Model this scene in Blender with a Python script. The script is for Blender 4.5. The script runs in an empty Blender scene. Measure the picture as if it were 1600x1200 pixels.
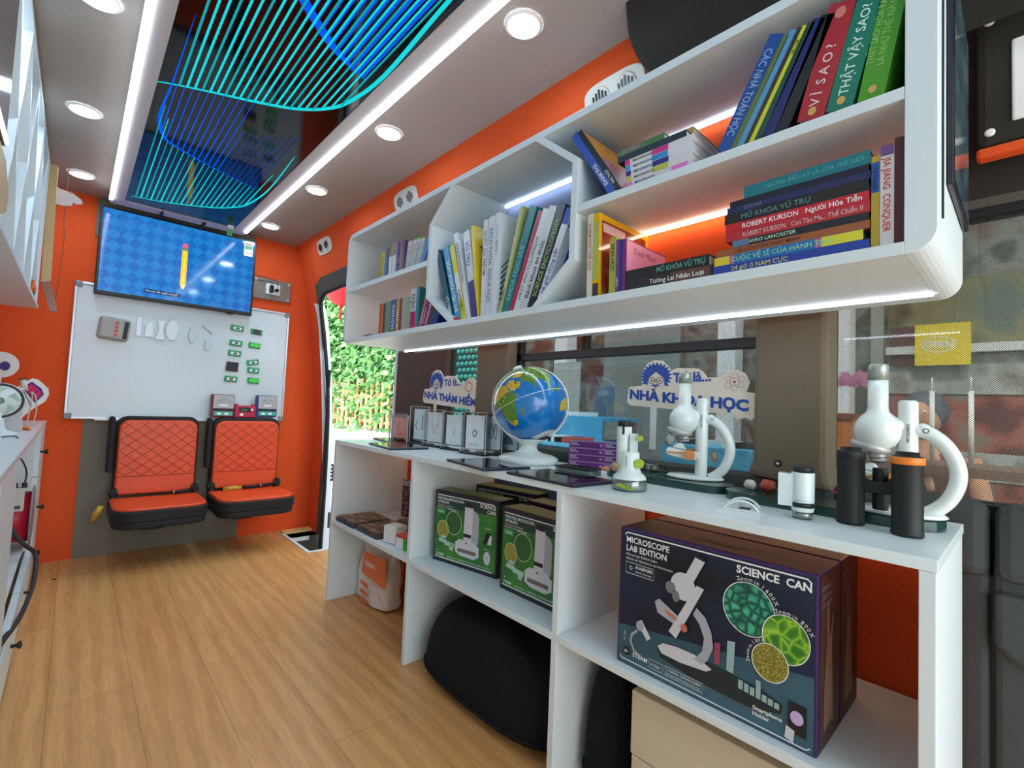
import bpy, math, random
from mathutils import Vector, Matrix
S = bpy.context.scene
COL = S.collection

# ------------------------------------------------------------------ camera
cam_d = bpy.data.cameras.new('camera')
cam_d.sensor_width = 36.0
cam_d.lens = 743.02 / 1600.0 * 36.0
cam_d.clip_start = 0.01
cam_d.clip_end = 200
cam = bpy.data.objects.new('camera', cam_d)
COL.objects.link(cam)
_r = Vector((0.7343, -0.6773, 0.0439)); _u = Vector((-0.0642, -0.0049, 0.9979)); _f = Vector((0.6757, 0.7356, 0.0471))
cam.matrix_world = Matrix(((_r.x, _u.x, -_f.x, 0.0), (_r.y, _u.y, -_f.y, 0.0), (_r.z, _u.z, -_f.z, 0.91), (0, 0, 0, 1)))
S.camera = cam
S.view_settings.view_transform = 'Standard'
S.view_settings.look = 'None'
S.view_settings.gamma = 1.0
S.view_settings.exposure = 0.42

# ------------------------------------------------------------------ sky and sun
w = bpy.data.worlds.new('world'); S.world = w; w.use_nodes = True
bg = w.node_tree.nodes['Background']
bg.inputs['Color'].default_value = (0.84, 0.95, 1.0, 1)
bg.inputs['Strength'].default_value = 3.4
sun_d = bpy.data.lights.new('sun', 'SUN'); sun_d.energy = 4.6; sun_d.angle = 0.05; sun_d.color = (1.0, 0.98, 0.94)
sun = bpy.data.objects.new('sun', sun_d); COL.objects.link(sun)
sun.rotation_euler = Vector((-0.75, -0.25, 1.0)).to_track_quat('Z', 'Y').to_euler()
sun.location = (-4, -2, 8)

# ------------------------------------------------------------------ materials
def lin(c):
    return tuple((x / 12.92 if x <= 0.04045 else ((x + 0.055) / 1.055) ** 2.4) for x in (v / 255.0 for v in c))
MATS = {}
def mat(name, rgb, rough=0.5, metal=0.0, noise=0.0, nscale=60, bump=0.0, emit=0.0, spec=0.5, coat=0.0, trans=0.0):
    """rgb in 0..255 sRGB; optional colour noise and bump, all procedural"""
    if name in MATS: return MATS[name]
    m = bpy.data.materials.new(name); m.use_nodes = True
    nt = m.node_tree; b = nt.nodes['Principled BSDF']
    c = lin(rgb)
    b.inputs['Base Color'].default_value = (*c, 1)
    b.inputs['Roughness'].default_value = rough
    b.inputs['Metallic'].default_value = metal
    b.inputs['Specular IOR Level'].default_value = spec
    b.inputs['Coat Weight'].default_value = coat
    b.inputs['Transmission Weight'].default_value = trans
    if noise or bump:
        tc = nt.nodes.new('ShaderNodeTexCoord')
        n = nt.nodes.new('ShaderNodeTexNoise'); n.inputs['Scale'].default_value = nscale; n.inputs['Detail'].default_value = 4
        nt.links.new(tc.outputs['Object'], n.inputs['Vector'])
        if noise:
            mx = nt.nodes.new('ShaderNodeMix'); mx.data_type = 'RGBA'
            mx.inputs[6].default_value = (*[v * (1 - noise) for v in c], 1)
            mx.inputs[7].default_value = (*[min(1, v * (1 + noise)) for v in c], 1)
            nt.links.new(n.outputs['Fac'], mx.inputs[0]); nt.links.new(mx.outputs[2], b.inputs['Base Color'])
        if bump:
            bp = nt.nodes.new('ShaderNodeBump'); bp.inputs['Strength'].default_value = bump; bp.inputs['Distance'].default_value = 0.004
            nt.links.new(n.outputs['Fac'], bp.inputs['Height']); nt.links.new(bp.outputs['Normal'], b.inputs['Normal'])
    if emit:
        b.inputs['Emission Color'].default_value = (*c, 1); b.inputs['Emission Strength'].default_value = emit
    MATS[name] = m
    return m
def glow(name, rgb, strength):
    if name in MATS: return MATS[name]
    m = bpy.data.materials.new(name); m.use_nodes = True; nt = m.node_tree; nt.nodes.clear()
    o = nt.nodes.new('ShaderNodeOutputMaterial'); e = nt.nodes.new('ShaderNodeEmission')
    e.inputs['Color'].default_value = (*lin(rgb), 1); e.inputs['Strength'].default_value = strength
    nt.links.new(e.outputs[0], o.inputs[0]); MATS[name] = m
    return m
def clear(name, tint, gloss=0.08, rough=0.02, dots=0.0, dark=(30, 34, 34), k=900.0):
    """thin pane: tinted see-through plus a little mirror; dots = share covered by a perforated film"""
    if name in MATS: return MATS[name]
    m = bpy.data.materials.new(name); m.use_nodes = True; nt = m.node_tree; nt.nodes.clear()
    N = nt.nodes.new; L = nt.links.new
    o = N('ShaderNodeOutputMaterial'); t = N('ShaderNodeBsdfTransparent'); g = N('ShaderNodeBsdfGlossy')
    t.inputs[0].default_value = (*lin(tint), 1); g.inputs['Roughness'].default_value = rough
    mx = N('ShaderNodeMixShader'); mx.inputs[0].default_value = gloss
    L(t.outputs[0], mx.inputs[1]); L(g.outputs[0], mx.inputs[2])
    if dots:
        tc = N('ShaderNodeTexCoord'); mp = N('ShaderNodeMapping'); mp.inputs['Scale'].default_value = (k, k, k)
        L(tc.outputs['Object'], mp.inputs[0])
        sp = N('ShaderNodeSeparateXYZ'); L(mp.outputs[0], sp.inputs[0])
        def sn(s):
            a = N('ShaderNodeMath'); a.operation = 'SINE'; L(s, a.inputs[0]); return a.outputs[0]
        mu = N('ShaderNodeMath'); mu.operation = 'MULTIPLY'; L(sn(sp.outputs[1]), mu.inputs[0]); L(sn(sp.outputs[2]), mu.inputs[1])
        gt = N('ShaderNodeMath'); gt.operation = 'LESS_THAN'; L(mu.outputs[0], gt.inputs[0]); gt.inputs[1].default_value = -0.35 + dots
        d = N('ShaderNodeBsdfDiffuse'); d.inputs[0].default_value = (*lin(dark), 1)
        m2 = N('ShaderNodeMixShader'); L(gt.outputs[0], m2.inputs[0]); L(mx.outputs[0], m2.inputs[1]); L(d.outputs[0], m2.inputs[2])
        L(m2.outputs[0], o.inputs[0])
    else:
        L(mx.outputs[0], o.inputs[0])
    MATS[name] = m
    return m
def ramp_mat(name, kind, scale, stops, rough=0.5, vec=(1, 1, 1), bump=0.0, rot=(0, 0, 0), detail=4, dist=0.0, emit=0.0):
    """procedural texture (noise / voronoi / wave) through a colour ramp"""
    if name in MATS: return MATS[name]
    m = bpy.data.materials.new(name); m.use_nodes = True; nt = m.node_tree; b = nt.nodes['Principled BSDF']
    N = nt.nodes.new; L = nt.links.new
    tc = N('ShaderNodeTexCoord'); mp = N('ShaderNodeMapping'); mp.inputs['Scale'].default_value = vec; mp.inputs['Rotation'].default_value = rot
    L(tc.outputs['Object'], mp.inputs[0])
    if kind == 'noise':
        n = N('ShaderNodeTexNoise'); n.inputs['Detail'].default_value = detail; n.inputs['Distortion'].default_value = dist; out = n.outputs['Fac']
    elif kind == 'voronoi':
        n = N('ShaderNodeTexVoronoi'); out = n.outputs['Distance']
    elif kind == 'edge':
        n = N('ShaderNodeTexVoronoi'); n.feature = 'DISTANCE_TO_EDGE'; out = n.outputs['Distance']
    elif kind == 'checker':
        n = N('ShaderNodeTexChecker'); out = n.outputs['Fac']
    else:
        n = N('ShaderNodeTexWave'); n.inputs['Distortion'].default_value = dist; out = n.outputs['Fac']
    n.inputs['Scale'].default_value = scale
    L(mp.outputs[0], n.inputs['Vector'])
    r = N('ShaderNodeValToRGB'); el = r.color_ramp.elements
    while len(el) < len(stops): el.new(0.5)
    for e, (p, c) in zip(el, stops): e.position = p; e.color = (*lin(c), 1)
    L(out, r.inputs[0]); L(r.outputs[0], b.inputs['Base Color']); b.inputs['Roughness'].default_value = rough
    if emit:
        L(r.outputs[0], b.inputs['Emission Color']); b.inputs['Emission Strength'].default_value = emit
    if bump:
        bp = N('ShaderNodeBump'); bp.inputs['Strength'].default_value = bump; bp.inputs['Distance'].default_value = 0.003
        L(out, bp.inputs['Height']); L(bp.outputs[0], b.inputs['Normal'])
    MATS[name] = m
    return m

WHITE = mat('white_laminate', (218, 226, 228), 0.42)
WHITE_T = mat('white_top', (224, 234, 236), 0.25)
PLASTIC = mat('white_plastic', (220, 228, 226), 0.22, coat=0.3)
ORANGE = mat('orange_felt', (226, 88, 42), 0.9, noise=0.12, nscale=220, bump=0.25, spec=0.15)
GREYFELT = mat('grey_felt', (128, 120, 106), 0.95, noise=0.18, nscale=260, bump=0.3, spec=0.1)
CEIL = mat('ceiling_felt', (166, 154, 144), 0.95, noise=0.14, nscale=260, bump=0.3, spec=0.1)
TRIM = mat('grey_trim', (88, 86, 78), 0.75, noise=0.12, nscale=200, spec=0.2)
DKTRIM = mat('dark_trim', (52, 50, 44), 0.85, noise=0.2, nscale=220, spec=0.15)
PAD = mat('padded_grey', (64, 68, 66), 0.7, noise=0.15, nscale=300, bump=0.3, spec=0.2)
BLACK = mat('black_plastic', (18, 18, 20), 0.4)
RUBBER = mat('black_rubber', (22, 20, 24), 0.7)
NAVYPL = mat('tablet_shell', (26, 32, 52), 0.35)
STEEL = mat('steel', (190, 190, 188), 0.25, metal=1.0)
CREAM = mat('cream', (214, 206, 190), 0.5)
PAPER = mat('paper', (222, 214, 196), 0.8)
PAPERD = mat('paper_edge', (200, 188, 164), 0.85)
INKW = mat('ink_white', (238, 238, 234), 0.5)
INKK = mat('ink_black', (20, 20, 24), 0.5)
LEDW = glow('led_white', (226, 240, 255), 12.0)
LEDWARM = glow('led_warm', (255, 214, 180), 12.0)
LAMP = glow('downlight_glow', (198, 230, 255), 88.0)

# ------------------------------------------------------------------ mesh builder
TXT = {}
def text_mesh(s, bold=0.0):
    k = (s, bold)
    if k in TXT: return TXT[k]
    cu = bpy.data.curves.new('t', 'FONT'); cu.body = s; cu.resolution_u = 2; cu.size = 1.0; cu.offset = bold
    ob = bpy.data.objects.new('t', cu)
    me = bpy.data.meshes.new_from_object(ob)
    vs = [(v.co.x, v.co.y) for v in me.vertices]; fs = [tuple(p.vertices) for p in me.polygons]
    bpy.data.objects.remove(ob); bpy.data.meshes.remove(me); bpy.data.curves.remove(cu)
    if not vs: vs = [(0, 0), (0.1, 0), (0.1, 0.1)]; fs = [(0, 1, 2)]
    x0 = min(v[0] for v in vs); x1 = max(v[0] for v in vs); y0 = min(v[1] for v in vs); y1 = max(v[1] for v in vs)
    TXT[k] = (vs, fs, x0, x1, y0, y1)
    return TXT[k]
X, Y, Z = Vector((1, 0, 0)), Vector((0, 1, 0)), Vector((0, 0, 1))
class MB:
    def __init__(s): s.v = []; s.f = []; s.m = []; s.mats = []
    def mi(s, m):
        if m not in s.mats: s.mats.append(m)
        return s.mats.index(m)
    def add(s, vs, fs, m, smooth=False):
        o = len(s.v); s.v += [tuple(v) for v in vs]; k = s.mi(m)
        for f in fs: s.f.append(tuple(i + o for i in f)); s.m.append((k, smooth))
        return s
    def box(s, x0, x1, y0, y1, z0, z1, m, M=None):
        vs = [Vector((x, y, z)) for x in (x0, x1) for y in (y0, y1) for z in (z0, z1)]
        if M: vs = [M @ v for v in vs]
        return s.add(vs, [(0, 1, 3, 2), (4, 6, 7, 5), (0, 4, 5, 1), (2, 3, 7, 6), (0, 2, 6, 4), (1, 5, 7, 3)], m)
    def prism(s, poly, o, u, v, d, m, mside=None):
        """polygon (a,b) -> o + a u + b v, thickened by vector d"""
        o = Vector(o); u = Vector(u); v = Vector(v); d = Vector(d)
        P = [o + u * a + v * b for a, b in poly]; n = len(P)
        s.add(P + [p + d for p in P], [tuple(range(n))], m)
        k = len(s.v) - 2 * n
        s.f.append(tuple(k + n + i for i in reversed(range(n)))); s.m.append((s.mi(m), False))
        q = s.mi(mside or m)
        for i in range(n):
            j = (i + 1) % n; s.f.append((k + j, k + i, k + n + i, k + n + j)); s.m.append((q, False))
        return s
    def flat(s, poly, o, u, v, m):
        o = Vector(o); u = Vector(u); v = Vector(v)
        return s.add([o + u * a + v * b for a, b in poly], [tuple(range(len(poly)))], m)
    def ell(s, cx, cy, rx, ry, o, u, v, m, n=28):
        return s.flat([(cx + rx * math.cos(6.2832 * i / n), cy + ry * math.sin(6.2832 * i / n)) for i in range(n)], o, u, v, m)
    def ring(s, cx, cy, rx, ry, t, o, u, v, m, n=28):
        o = Vector(o); u = Vector(u); v = Vector(v); P = []
        for i in range(n):
            c, q = math.cos(6.2832 * i / n), math.sin(6.2832 * i / n)
            P += [o + u * (cx + rx * c) + v * (cy + ry * q), o + u * (cx + (rx - t) * c) + v * (cy + (ry - t) * q)]
        return s.add(P, [(2 * i, (2 * i + 2) % (2 * n), (2 * i + 3) % (2 * n), 2 * i + 1) for i in range(n)], m)
    def lathe(s, prof, c, m, axis=Z, n=28, sx=1.0, caps=True, ang=6.28318531, ref=None):
        """prof [(r,h)], revolved about axis through c"""
        a = Vector(axis).normalized(); r0 = (ref or (X if abs(a.x) < 0.9 else Y)); e1 = (r0 - a * r0.dot(a)).normalized(); e2 = a.cross(e1)
        c = Vector(c); vs = []
        for r, h in prof:
            for i in range(n):
                t = ang * i / n; vs.append(c + a * h + e1 * (r * math.cos(t)) + e2 * (r * math.sin(t) * sx))
        fs = []
        for k in range(len(prof) - 1):
            for i in range(n):
                j = (i + 1) % n; fs.append((k * n + i, k * n + j, (k + 1) * n + j, (k + 1) * n + i))
        s.add(vs, fs, m, True)
        if caps:
            o = len(s.v) - len(vs)
            s.f.append(tuple(o + i for i in reversed(range(n)))); s.m.append((s.mi(m), False))
            s.f.append(tuple(o + (len(prof) - 1) * n + i for i in range(n))); s.m.append((s.mi(m), False))
        return s
    def cyl(s, a, b, r, m, n=16, r2=None):
        a = Vector(a); b = Vector(b); return s.lathe([(r, 0), (r if r2 is None else r2, (b - a).length)], a, m, b - a, n)
    def tube(s, pts, r, m, n=8, flatz=1.0):
        P = [Vector(p) for p in pts]; R = r if isinstance(r, (list, tuple)) else [r] * len(P)
        t0 = (P[1] - P[0]).normalized(); e = Z if abs(t0.z) < 0.9 else X
        vs = []
        for i, p in enumerate(P):
            t = (P[min(i + 1, len(P) - 1)] - P[max(i - 1, 0)]).normalized()
            e = (e - t * e.dot(t)).normalized(); b = t.cross(e)
            for k in range(n):
                q = 6.28318531 * k / n; vs.append(p + e * (R[i] * math.cos(q)) + b * (R[i] * math.sin(q) * flatz))
        fs = [(i * n + k, i * n + (k + 1) % n, (i + 1) * n + (k + 1) % n, (i + 1) * n + k) for i in range(len(P) - 1) for k in range(n)]
        s.add(vs, fs, m, True)
        o = len(s.v) - len(vs)
        s.f.append(tuple(o + i for i in reversed(range(n)))); s.m.append((s.mi(m), True))
        s.f.append(tuple(o + (len(P) - 1) * n + i for i in range(n))); s.m.append((s.mi(m), True))
        return s
    def ball(s, c, r, m, nu=24, nv=14, sc=(1, 1, 1)):
        c = Vector(c); vs = []
        for j in range(nv + 1):
            p = math.pi * j / nv
            for i in range(nu):
                q = 6.28318531 * i / nu
                vs.append(c + Vector((r * sc[0] * math.sin(p) * math.cos(q), r * sc[1] * math.sin(p) * math.sin(q), r * sc[2] * math.cos(p))))
        fs = [(j * nu + i, (j + 1) * nu + i, (j + 1) * nu + (i + 1) % nu, j * nu + (i + 1) % nu) for j in range(nv) for i in range(nu)]
        return s.add(vs, fs, m, True)
    def text(s, t, o, u, v, h, m, align='l', maxw=None, bold=0.0):
        """text of capital height h at o; u = reading direction, v = up"""
        vs, fs, x0, x1, y0, y1 = text_mesh(t, bold)
        k = h / 0.70; kx = k
        if maxw and (x1 - x0) * kx > maxw: kx = maxw / (x1 - x0)
        wd = (x1 - x0) * kx; off = {'l': 0, 'c': -wd / 2, 'r': -wd}[align]
        o = Vector(o); u = Vector(u); v = Vector(v)
        return s.add([o + u * ((a - x0) * kx + off) + v * (b * k) for a, b in vs], fs, m)
    def stroke(s, pts, w, o, u, v, m, closed=False):
        """flat ribbon of width w through 2D points"""
        o = Vector(o); u = Vector(u); v = Vector(v); n = len(pts); P = []
        W = w if isinstance(w, (list, tuple)) else [w] * n
        for i, (a, b) in enumerate(pts):
            p = pts[(i - 1) % n] if (closed or i) else pts[i]; q = pts[(i + 1) % n] if (closed or i < n - 1) else pts[i]
            dx, dy = q[0] - p[0], q[1] - p[1]; l = math.hypot(dx, dy) or 1; nx, ny = -dy / l * W[i] / 2, dx / l * W[i] / 2
            P += [o + u * (a + nx) + v * (b + ny), o + u * (a - nx) + v * (b - ny)]
        e = n if closed else n - 1
        return s.add(P, [(2 * i, 2 * i + 1, (2 * i + 3) % (2 * n), (2 * i + 2) % (2 * n)) for i in range(e)], m)
    def build(s, name, parent=None, bevel=0.0, loc=None, rot=None, seg=2, sub=0):
        me = bpy.data.meshes.new(name); me.from_pydata(s.v, [], s.f); 
        for m in s.mats: me.materials.append(m)
        for p, (k, sm) in zip(me.polygons, s.m): p.material_index = k; p.use_smooth = sm
        me.update()
        o = bpy.data.objects.new(name, me); COL.objects.link(o)
        if loc is not None: o.location = loc
        if rot is not None: o.rotation_euler = rot
        if parent is not None: o.parent = parent
        if bevel:
            b = o.modifiers.new('bevel', 'BEVEL'); b.width = bevel; b.segments = seg; b.limit_method = 'ANGLE'; b.angle_limit = math.radians(40)
        if sub:
            q = o.modifiers.new('sub', 'SUBSURF'); q.levels = sub; q.render_levels = sub
        return o
LABELS = set()
def tag(o, label=None, cat=None, group=None, kind=None):
    if label: o['label'] = label
    if cat: o['category'] = cat
    if group: o['group'] = group
    if kind: o['kind'] = kind
    return o
def thing(name, label, cat, loc=(0, 0, 0), rotz=0.0, group=None):
    o = bpy.data.objects.new(name, None); o.empty_display_size = 0.05; COL.objects.link(o)
    o.location = loc; o.rotation_euler = (0, 0, rotz)
    return tag(o, label, cat, group)
def struct(name, mb, bevel=0.0): return tag(mb.build(name, None, bevel), kind='structure')
def copy_tree(o, parent=None):
    c = o.copy(); COL.objects.link(c)
    if parent is not None: c.parent = parent
    for ch in list(o.children): copy_tree(ch, c)
    return c
def lerp_poly(pts, n):
    """resample a polyline smoothly (Catmull-Rom)"""
    P = [Vector(p) for p in pts]; out = []
    for i in range(len(P) - 1):
        a = P[max(i - 1, 0)]; b = P[i]; c = P[i + 1]; d = P[min(i + 2, len(P) - 1)]
        for k in range(n):
            t = k / n; out.append(0.5 * ((2 * b) + (c - a) * t + (2 * a - 5 * b + 4 * c - d) * t * t + (3 * b - a - 3 * c + d) * t ** 3))
    out.append(P[-1]); return out
# ------------------------------------------------------------------ the van body
# floor: oak planks laid along the van
def floor_mat():
    m = bpy.data.materials.new('oak_floor'); m.use_nodes = True; nt = m.node_tree; b = nt.nodes['Principled BSDF']; N = nt.nodes.new; L = nt.links.new
    tc = N('ShaderNodeTexCoord')
    mp = N('ShaderNodeMapping'); mp.inputs['Rotation'].default_value = (0, 0, math.pi / 2); L(tc.outputs['Object'], mp.inputs[0])
    br = N('ShaderNodeTexBrick'); br.inputs['Scale'].default_value = 1.0; br.inputs['Brick Width'].default_value = 1.25; br.inputs['Row Height'].default_value = 0.19
    br.inputs['Mortar Size'].default_value = 0.0012; br.inputs['Mortar Smooth'].default_value = 0.3
    br.inputs['Color1'].default_value = (*lin((224, 168, 108)), 1); br.inputs['Color2'].default_value = (*lin((216, 158, 98)), 1); br.inputs['Mortar'].default_value = (*lin((176, 126, 78)), 1)
    L(mp.outputs[0], br.inputs['Vector'])
    m2 = N('ShaderNodeMapping'); m2.inputs['Scale'].default_value = (9, 0.9, 1); L(tc.outputs['Object'], m2.inputs[0])
    nz = N('ShaderNodeTexNoise'); nz.inputs['Scale'].default_value = 3.0; nz.inputs['Detail'].default_value = 6; nz.inputs['Distortion'].default_value = 1.2; L(m2.outputs[0], nz.inputs['Vector'])
    m3 = N('ShaderNodeMapping'); m3.inputs['Scale'].default_value = (60, 3.0, 1); L(tc.outputs['Object'], m3.inputs[0])
    n2 = N('ShaderNodeTexNoise'); n2.inputs['Scale'].default_value = 4.0; n2.inputs['Detail'].default_value = 3; L(m3.outputs[0], n2.inputs['Vector'])
    wv = N('ShaderNodeTexWave'); wv.wave_type = 'BANDS'; wv.bands_direction = 'X'; wv.inputs['Scale'].default_value = 3.2; wv.inputs['Distortion'].default_value = 9.0; wv.inputs['Detail'].default_value = 2.5; wv.inputs['Detail Scale'].default_value = 0.6
    m4 = N('ShaderNodeMapping'); m4.inputs['Scale'].default_value = (1.6, 0.28, 1); L(tc.outputs['Object'], m4.inputs[0]); L(m4.outputs[0], wv.inputs['Vector'])
    def ov(a, bsock, fac, col0, col1):
        r = N('ShaderNodeValToRGB'); r.color_ramp.elements[0].position = 0.3; r.color_ramp.elements[1].position = 0.7
        r.color_ramp.elements[0].color = (*col0, 1); r.color_ramp.elements[1].color = (*col1, 1); L(bsock, r.inputs[0])
        x = N('ShaderNodeMix'); x.data_type = 'RGBA'; x.blend_type = 'MULTIPLY'; x.inputs[0].default_value = fac; L(a, x.inputs[6]); L(r.outputs[0], x.inputs[7]); return x.outputs[2]
    c = ov(br.outputs['Color'], nz.outputs['Fac'], 0.75, (0.80, 0.74, 0.66), (1.06, 1.05, 1.04))
    c = ov(c, n2.outputs['Fac'], 0.6, (0.82, 0.76, 0.7), (1.04, 1.04, 1.04))
    c = ov(c, wv.outputs['Fac'], 0.5, (0.84, 0.77, 0.70), (1.05, 1.05, 1.05))
    L(c, b.inputs['Base Color']); b.inputs['Roughness'].default_value = 0.38
    return m
OAK = floor_mat()
f = MB()
fl = [(-0.55, -1.3), (1.30, -1.3), (1.30, 2.88), (1.08, 2.88), (1.08, 3.33), (1.30, 3.33), (1.30, 3.46), (-0.55, 3.46)]
f.prism(fl, (0, 0, -0.03), X, Y, (0, 0, 0.03), OAK)
struct('floor', f)
MS = mat('matt_alloy', (206, 206, 204), 0.7); f = MB(); f.box(1.065, 1.085, 2.86, 3.36, 0.0, 0.004, MS); f.box(1.085, 1.32, 2.86, 2.885, 0.0, 0.004, MS)
f.box(1.08, 1.30, 3.33, 3.41, 0.0, 0.012, mat('oak_nosing', (214, 176, 110), 0.5))
struct('trim_1', f)
f = MB(); f.box(1.08, 1.36, 2.88, 3.33, -0.24, -0.22, TRIM); f.box(1.07, 1.08, 2.88, 3.33, -0.24, -0.03, TRIM); f.box(1.08, 1.36, 3.33, 3.345, -0.24, 0.0, TRIM); f.box(1.08, 1.36, 2.865, 2.88, -0.24, -0.03, TRIM)
f.box(1.09, 1.24, 3.322, 3.331, -0.055, -0.03, INKW)
struct('trim_2', f)

# ceiling, end wall
c = MB(); c.box(-0.34, 1.10, -1.3, 3.47, 1.952, 1.975, CEIL); struct('ceiling', c)
WX = [(1.262, 0.0), (1.268, 0.8), (1.225, 1.2), (1.168, 1.575), (1.12, 1.80), (1.072, 1.96)]
c = MB()
poly = [(-0.55, -0.03)] + WX + [(-0.30, 1.96), (-0.50, 1.2)]
c.prism(poly, (0, 3.449, 0), X, Z, (0, 0.03, 0), ORANGE); struct('wall_front', c)
c = MB(); c.box(0.046, 0.825, 3.442, 3.4485, 0.001, 0.752, GREYFELT); c.box(0.03, 0.815, 3.436, 3.4485, 1.74, 1.951, GREYFELT); struct('trim_3', c)

# right wall: front return beside the door, band over the shelves, low wall
def wall_strip(mb, prof, y0, y1, m, t=0.02):
    for (x0, z0), (x1, z1) in zip(prof, prof[1:]):
        mb.add([(x0, y0, z0), (x0, y1, z0), (x1, y1, z1), (x1, y0, z1), (x0 + t, y0, z0), (x0 + t, y1, z0), (x1 + t, y1, z1), (x1 + t, y0, z1)],
               [(0, 1, 2, 3), (7, 6, 5, 4), (0, 4, 5, 1), (3, 2, 6, 7), (1, 5, 6, 2), (0, 3, 7, 4)], m)
c = MB()
wall_strip(c, WX, 3.26, 3.46, ORANGE)
wall_strip(c, [(1.155, 1.66), (1.12, 1.80), (1.072, 1.96)], 0.66, 3.27, ORANGE)
wall_strip(c, [(1.205, 1.165), (1.192, 1.45), (1.176, 1.612), (1.155, 1.66)], 0.115, 1.95, ORANGE)
c.box(1.285, 1.31, 0.10, 2.37, 0.0, 0.70, ORANGE)
struct('wall_right', c)
c = MB(); wall_strip(c, [(1.199, 1.17), (1.187, 1.45), (1.1735, 1.587)], 0.71, 1.33, mat('blue_grey_panel', (124, 134, 164), 0.8, noise=0.05)); struct('trim_4', c)
c = MB(); c.box(1.277, 1.284, 0.81, 1.46, 0.385, 0.70, mat('slate_panel', (92, 104, 140), 0.8)); struct('trim_5', c)
# door header trim and jamb trim
c = MB()
c.add([(1.262, 3.26, 0), (1.262, 3.20, 0), (1.267, 3.215, 0.8), (1.267, 3.26, 0.8), (1.225, 3.26, 1.2), (1.227, 3.235, 1.2), (1.17, 3.26, 1.56), (1.18, 3.20, 1.52), (1.16, 3.38, 1.63), (1.14, 3.14, 1.70), (1.168, 3.13, 1.60)],
      [(0, 1, 2, 3), (3, 2, 5, 4), (4, 5, 7, 6), (6, 7, 10, 9, 8)], TRIM)
wall_strip(c, [(1.17, 1.595), (1.142, 1.70)], 1.9, 3.14, TRIM, 0.01)
struct('trim_6', c)
c = MB()
seal = lerp_poly([(1.272, 3.20, -0.22), (1.275, 3.20, 0.4), (1.262, 3.20, 0.9), (1.215, 3.20, 1.3), (1.178, 3.20, 1.52), (1.17, 3.15, 1.585), (1.168, 3.0, 1.60), (1.168, 2.4, 1.605), (1.168, 1.95, 1.605)], 6)
c.tube(seal, 0.013, RUBBER, 8); struct('trim_7', c)
# white outer door edge seen past the seal, with its latch pieces
c = MB()
P = lerp_poly([(1.354, 3.24, -0.3), (1.337, 3.24, 0.4), (1.306, 3.24, 0.9), (1.265, 3.24, 1.3), (1.240, 3.24, 1.46), (1.215, 3.24, 1.54)], 5)
vs = []
for p in P: vs += [p + Vector((-0.07, 0.0, 0)), p]
c.add(vs, [(2 * i, 2 * i + 1, 2 * i + 3, 2 * i + 2) for i in range(len(P) - 1)], mat('white_paint', (245, 246, 250), 0.3))
c.box(1.300, 1.312, 3.155, 3.175, 0.36, 0.47, RUBBER); c.box(1.300, 1.312, 3.155, 3.175, 0.05, 0.15, TRIM); c.box(1.245, 1.256, 3.16, 3.18, 0.98, 1.10, RUBBER)
for k in range(4): c.box(1.290, 1.3005, 3.152, 3.156, 0.375 + k * 0.024, 0.388 + k * 0.024, INKW)
struct('door_1', c)
# rear jamb of the side door (white body edge) with dark trim behind it
c = MB()
prof = lerp_poly([(0, 2.37, -0.3), (0, 2.37, 0.6), (0, 2.37, 0.85), (0, 2.37, 1.2), (0, 2.37, 1.6)], 4)
c.prism([(2.43, -0.3), (2.43, 1.62), (2.35, 1.62), (2.35, 0.98), (2.375, 0.90), (2.405, 0.84), (2.41, -0.3)], (1.325, 0, 0), Y, Z, (0.07, 0, 0), mat('white_body', (205, 206, 214), 0.35))
struct('trim_8', c)
BROWN = mat('brown_trim', (84, 68, 62), 0.8, noise=0.15, nscale=200, spec=0.15)
c = MB(); c.prism([(2.41, 0.60), (2.41, 1.20), (1.915, 1.20), (1.915, 0.60)], (1.32, 0, 0), Y, Z, (0.07, 0, 0), BROWN); struct('trim_9', c, 0.02)
PILL = mat('pillar_trim', (112, 100, 84), 0.75, noise=0.15, nscale=220, spec=0.2)
c = MB(); c.box(1.272, 1.37, 1.42, 1.625, 0.70, 1.20, PILL); struct('trim_10', c, 0.018)
c = MB()
c.prism([(0.475, 1.20), (0.475, 0.80), (0.49, 0.765), (0.30, 0.748), (0.312, 0.80), (0.312, 1.20)], (1.268, 0, 0), Y, Z, (0.10, 0, 0), PILL)
struct('trim_11', c, 0.014)
c = MB(); c.lathe([(0.009, 0), (0.009, 0.003), (0.005, 0.005)], (1.2675, 0.412, 0.80), RUBBER, -X, 16); c.ball((1.262, 0.412, 0.80), 0.004, STEEL, 10, 6); tag(c.build('rivet'), 'small dark rivet low on the wide grey pillar', 'rivet')
# padded sill under the windows and quilted lower lining at the rear
c = MB(); c.box(1.29, 1.37, 0.30, 1.42, 0.66, 0.762, PAD); struct('trim_12', c, 0.02)
c = MB(); c.box(1.32, 1.37, 1.62, 2.36, 0.60, 0.80, BROWN); struct('trim_13', c, 0.01)
c = MB()
c.box(1.295, 1.37, 0.052, 0.31, 0.62, 0.765, PAD); c.box(1.295, 1.37, -0.9, 0.045, 0.62, 0.765, PAD)
struct('trim_14', c, 0.022)
c = MB()
c.box(1.318, 1.37, 0.0525, 0.31, 0.0, 0.66, PAD); c.box(1.318, 1.37, -0.9, 0.0475, 0.0, 0.66, PAD)
c.prism([(0.047, 0.60), (0.047, 0.50), (0.02, 0.475), (-0.25, 0.40), (-0.3, 0.60)], (1.300, 0, 0), Y, Z, (0.03, 0, 0), PAD)
struct('trim_15', c, 0.012)
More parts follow.
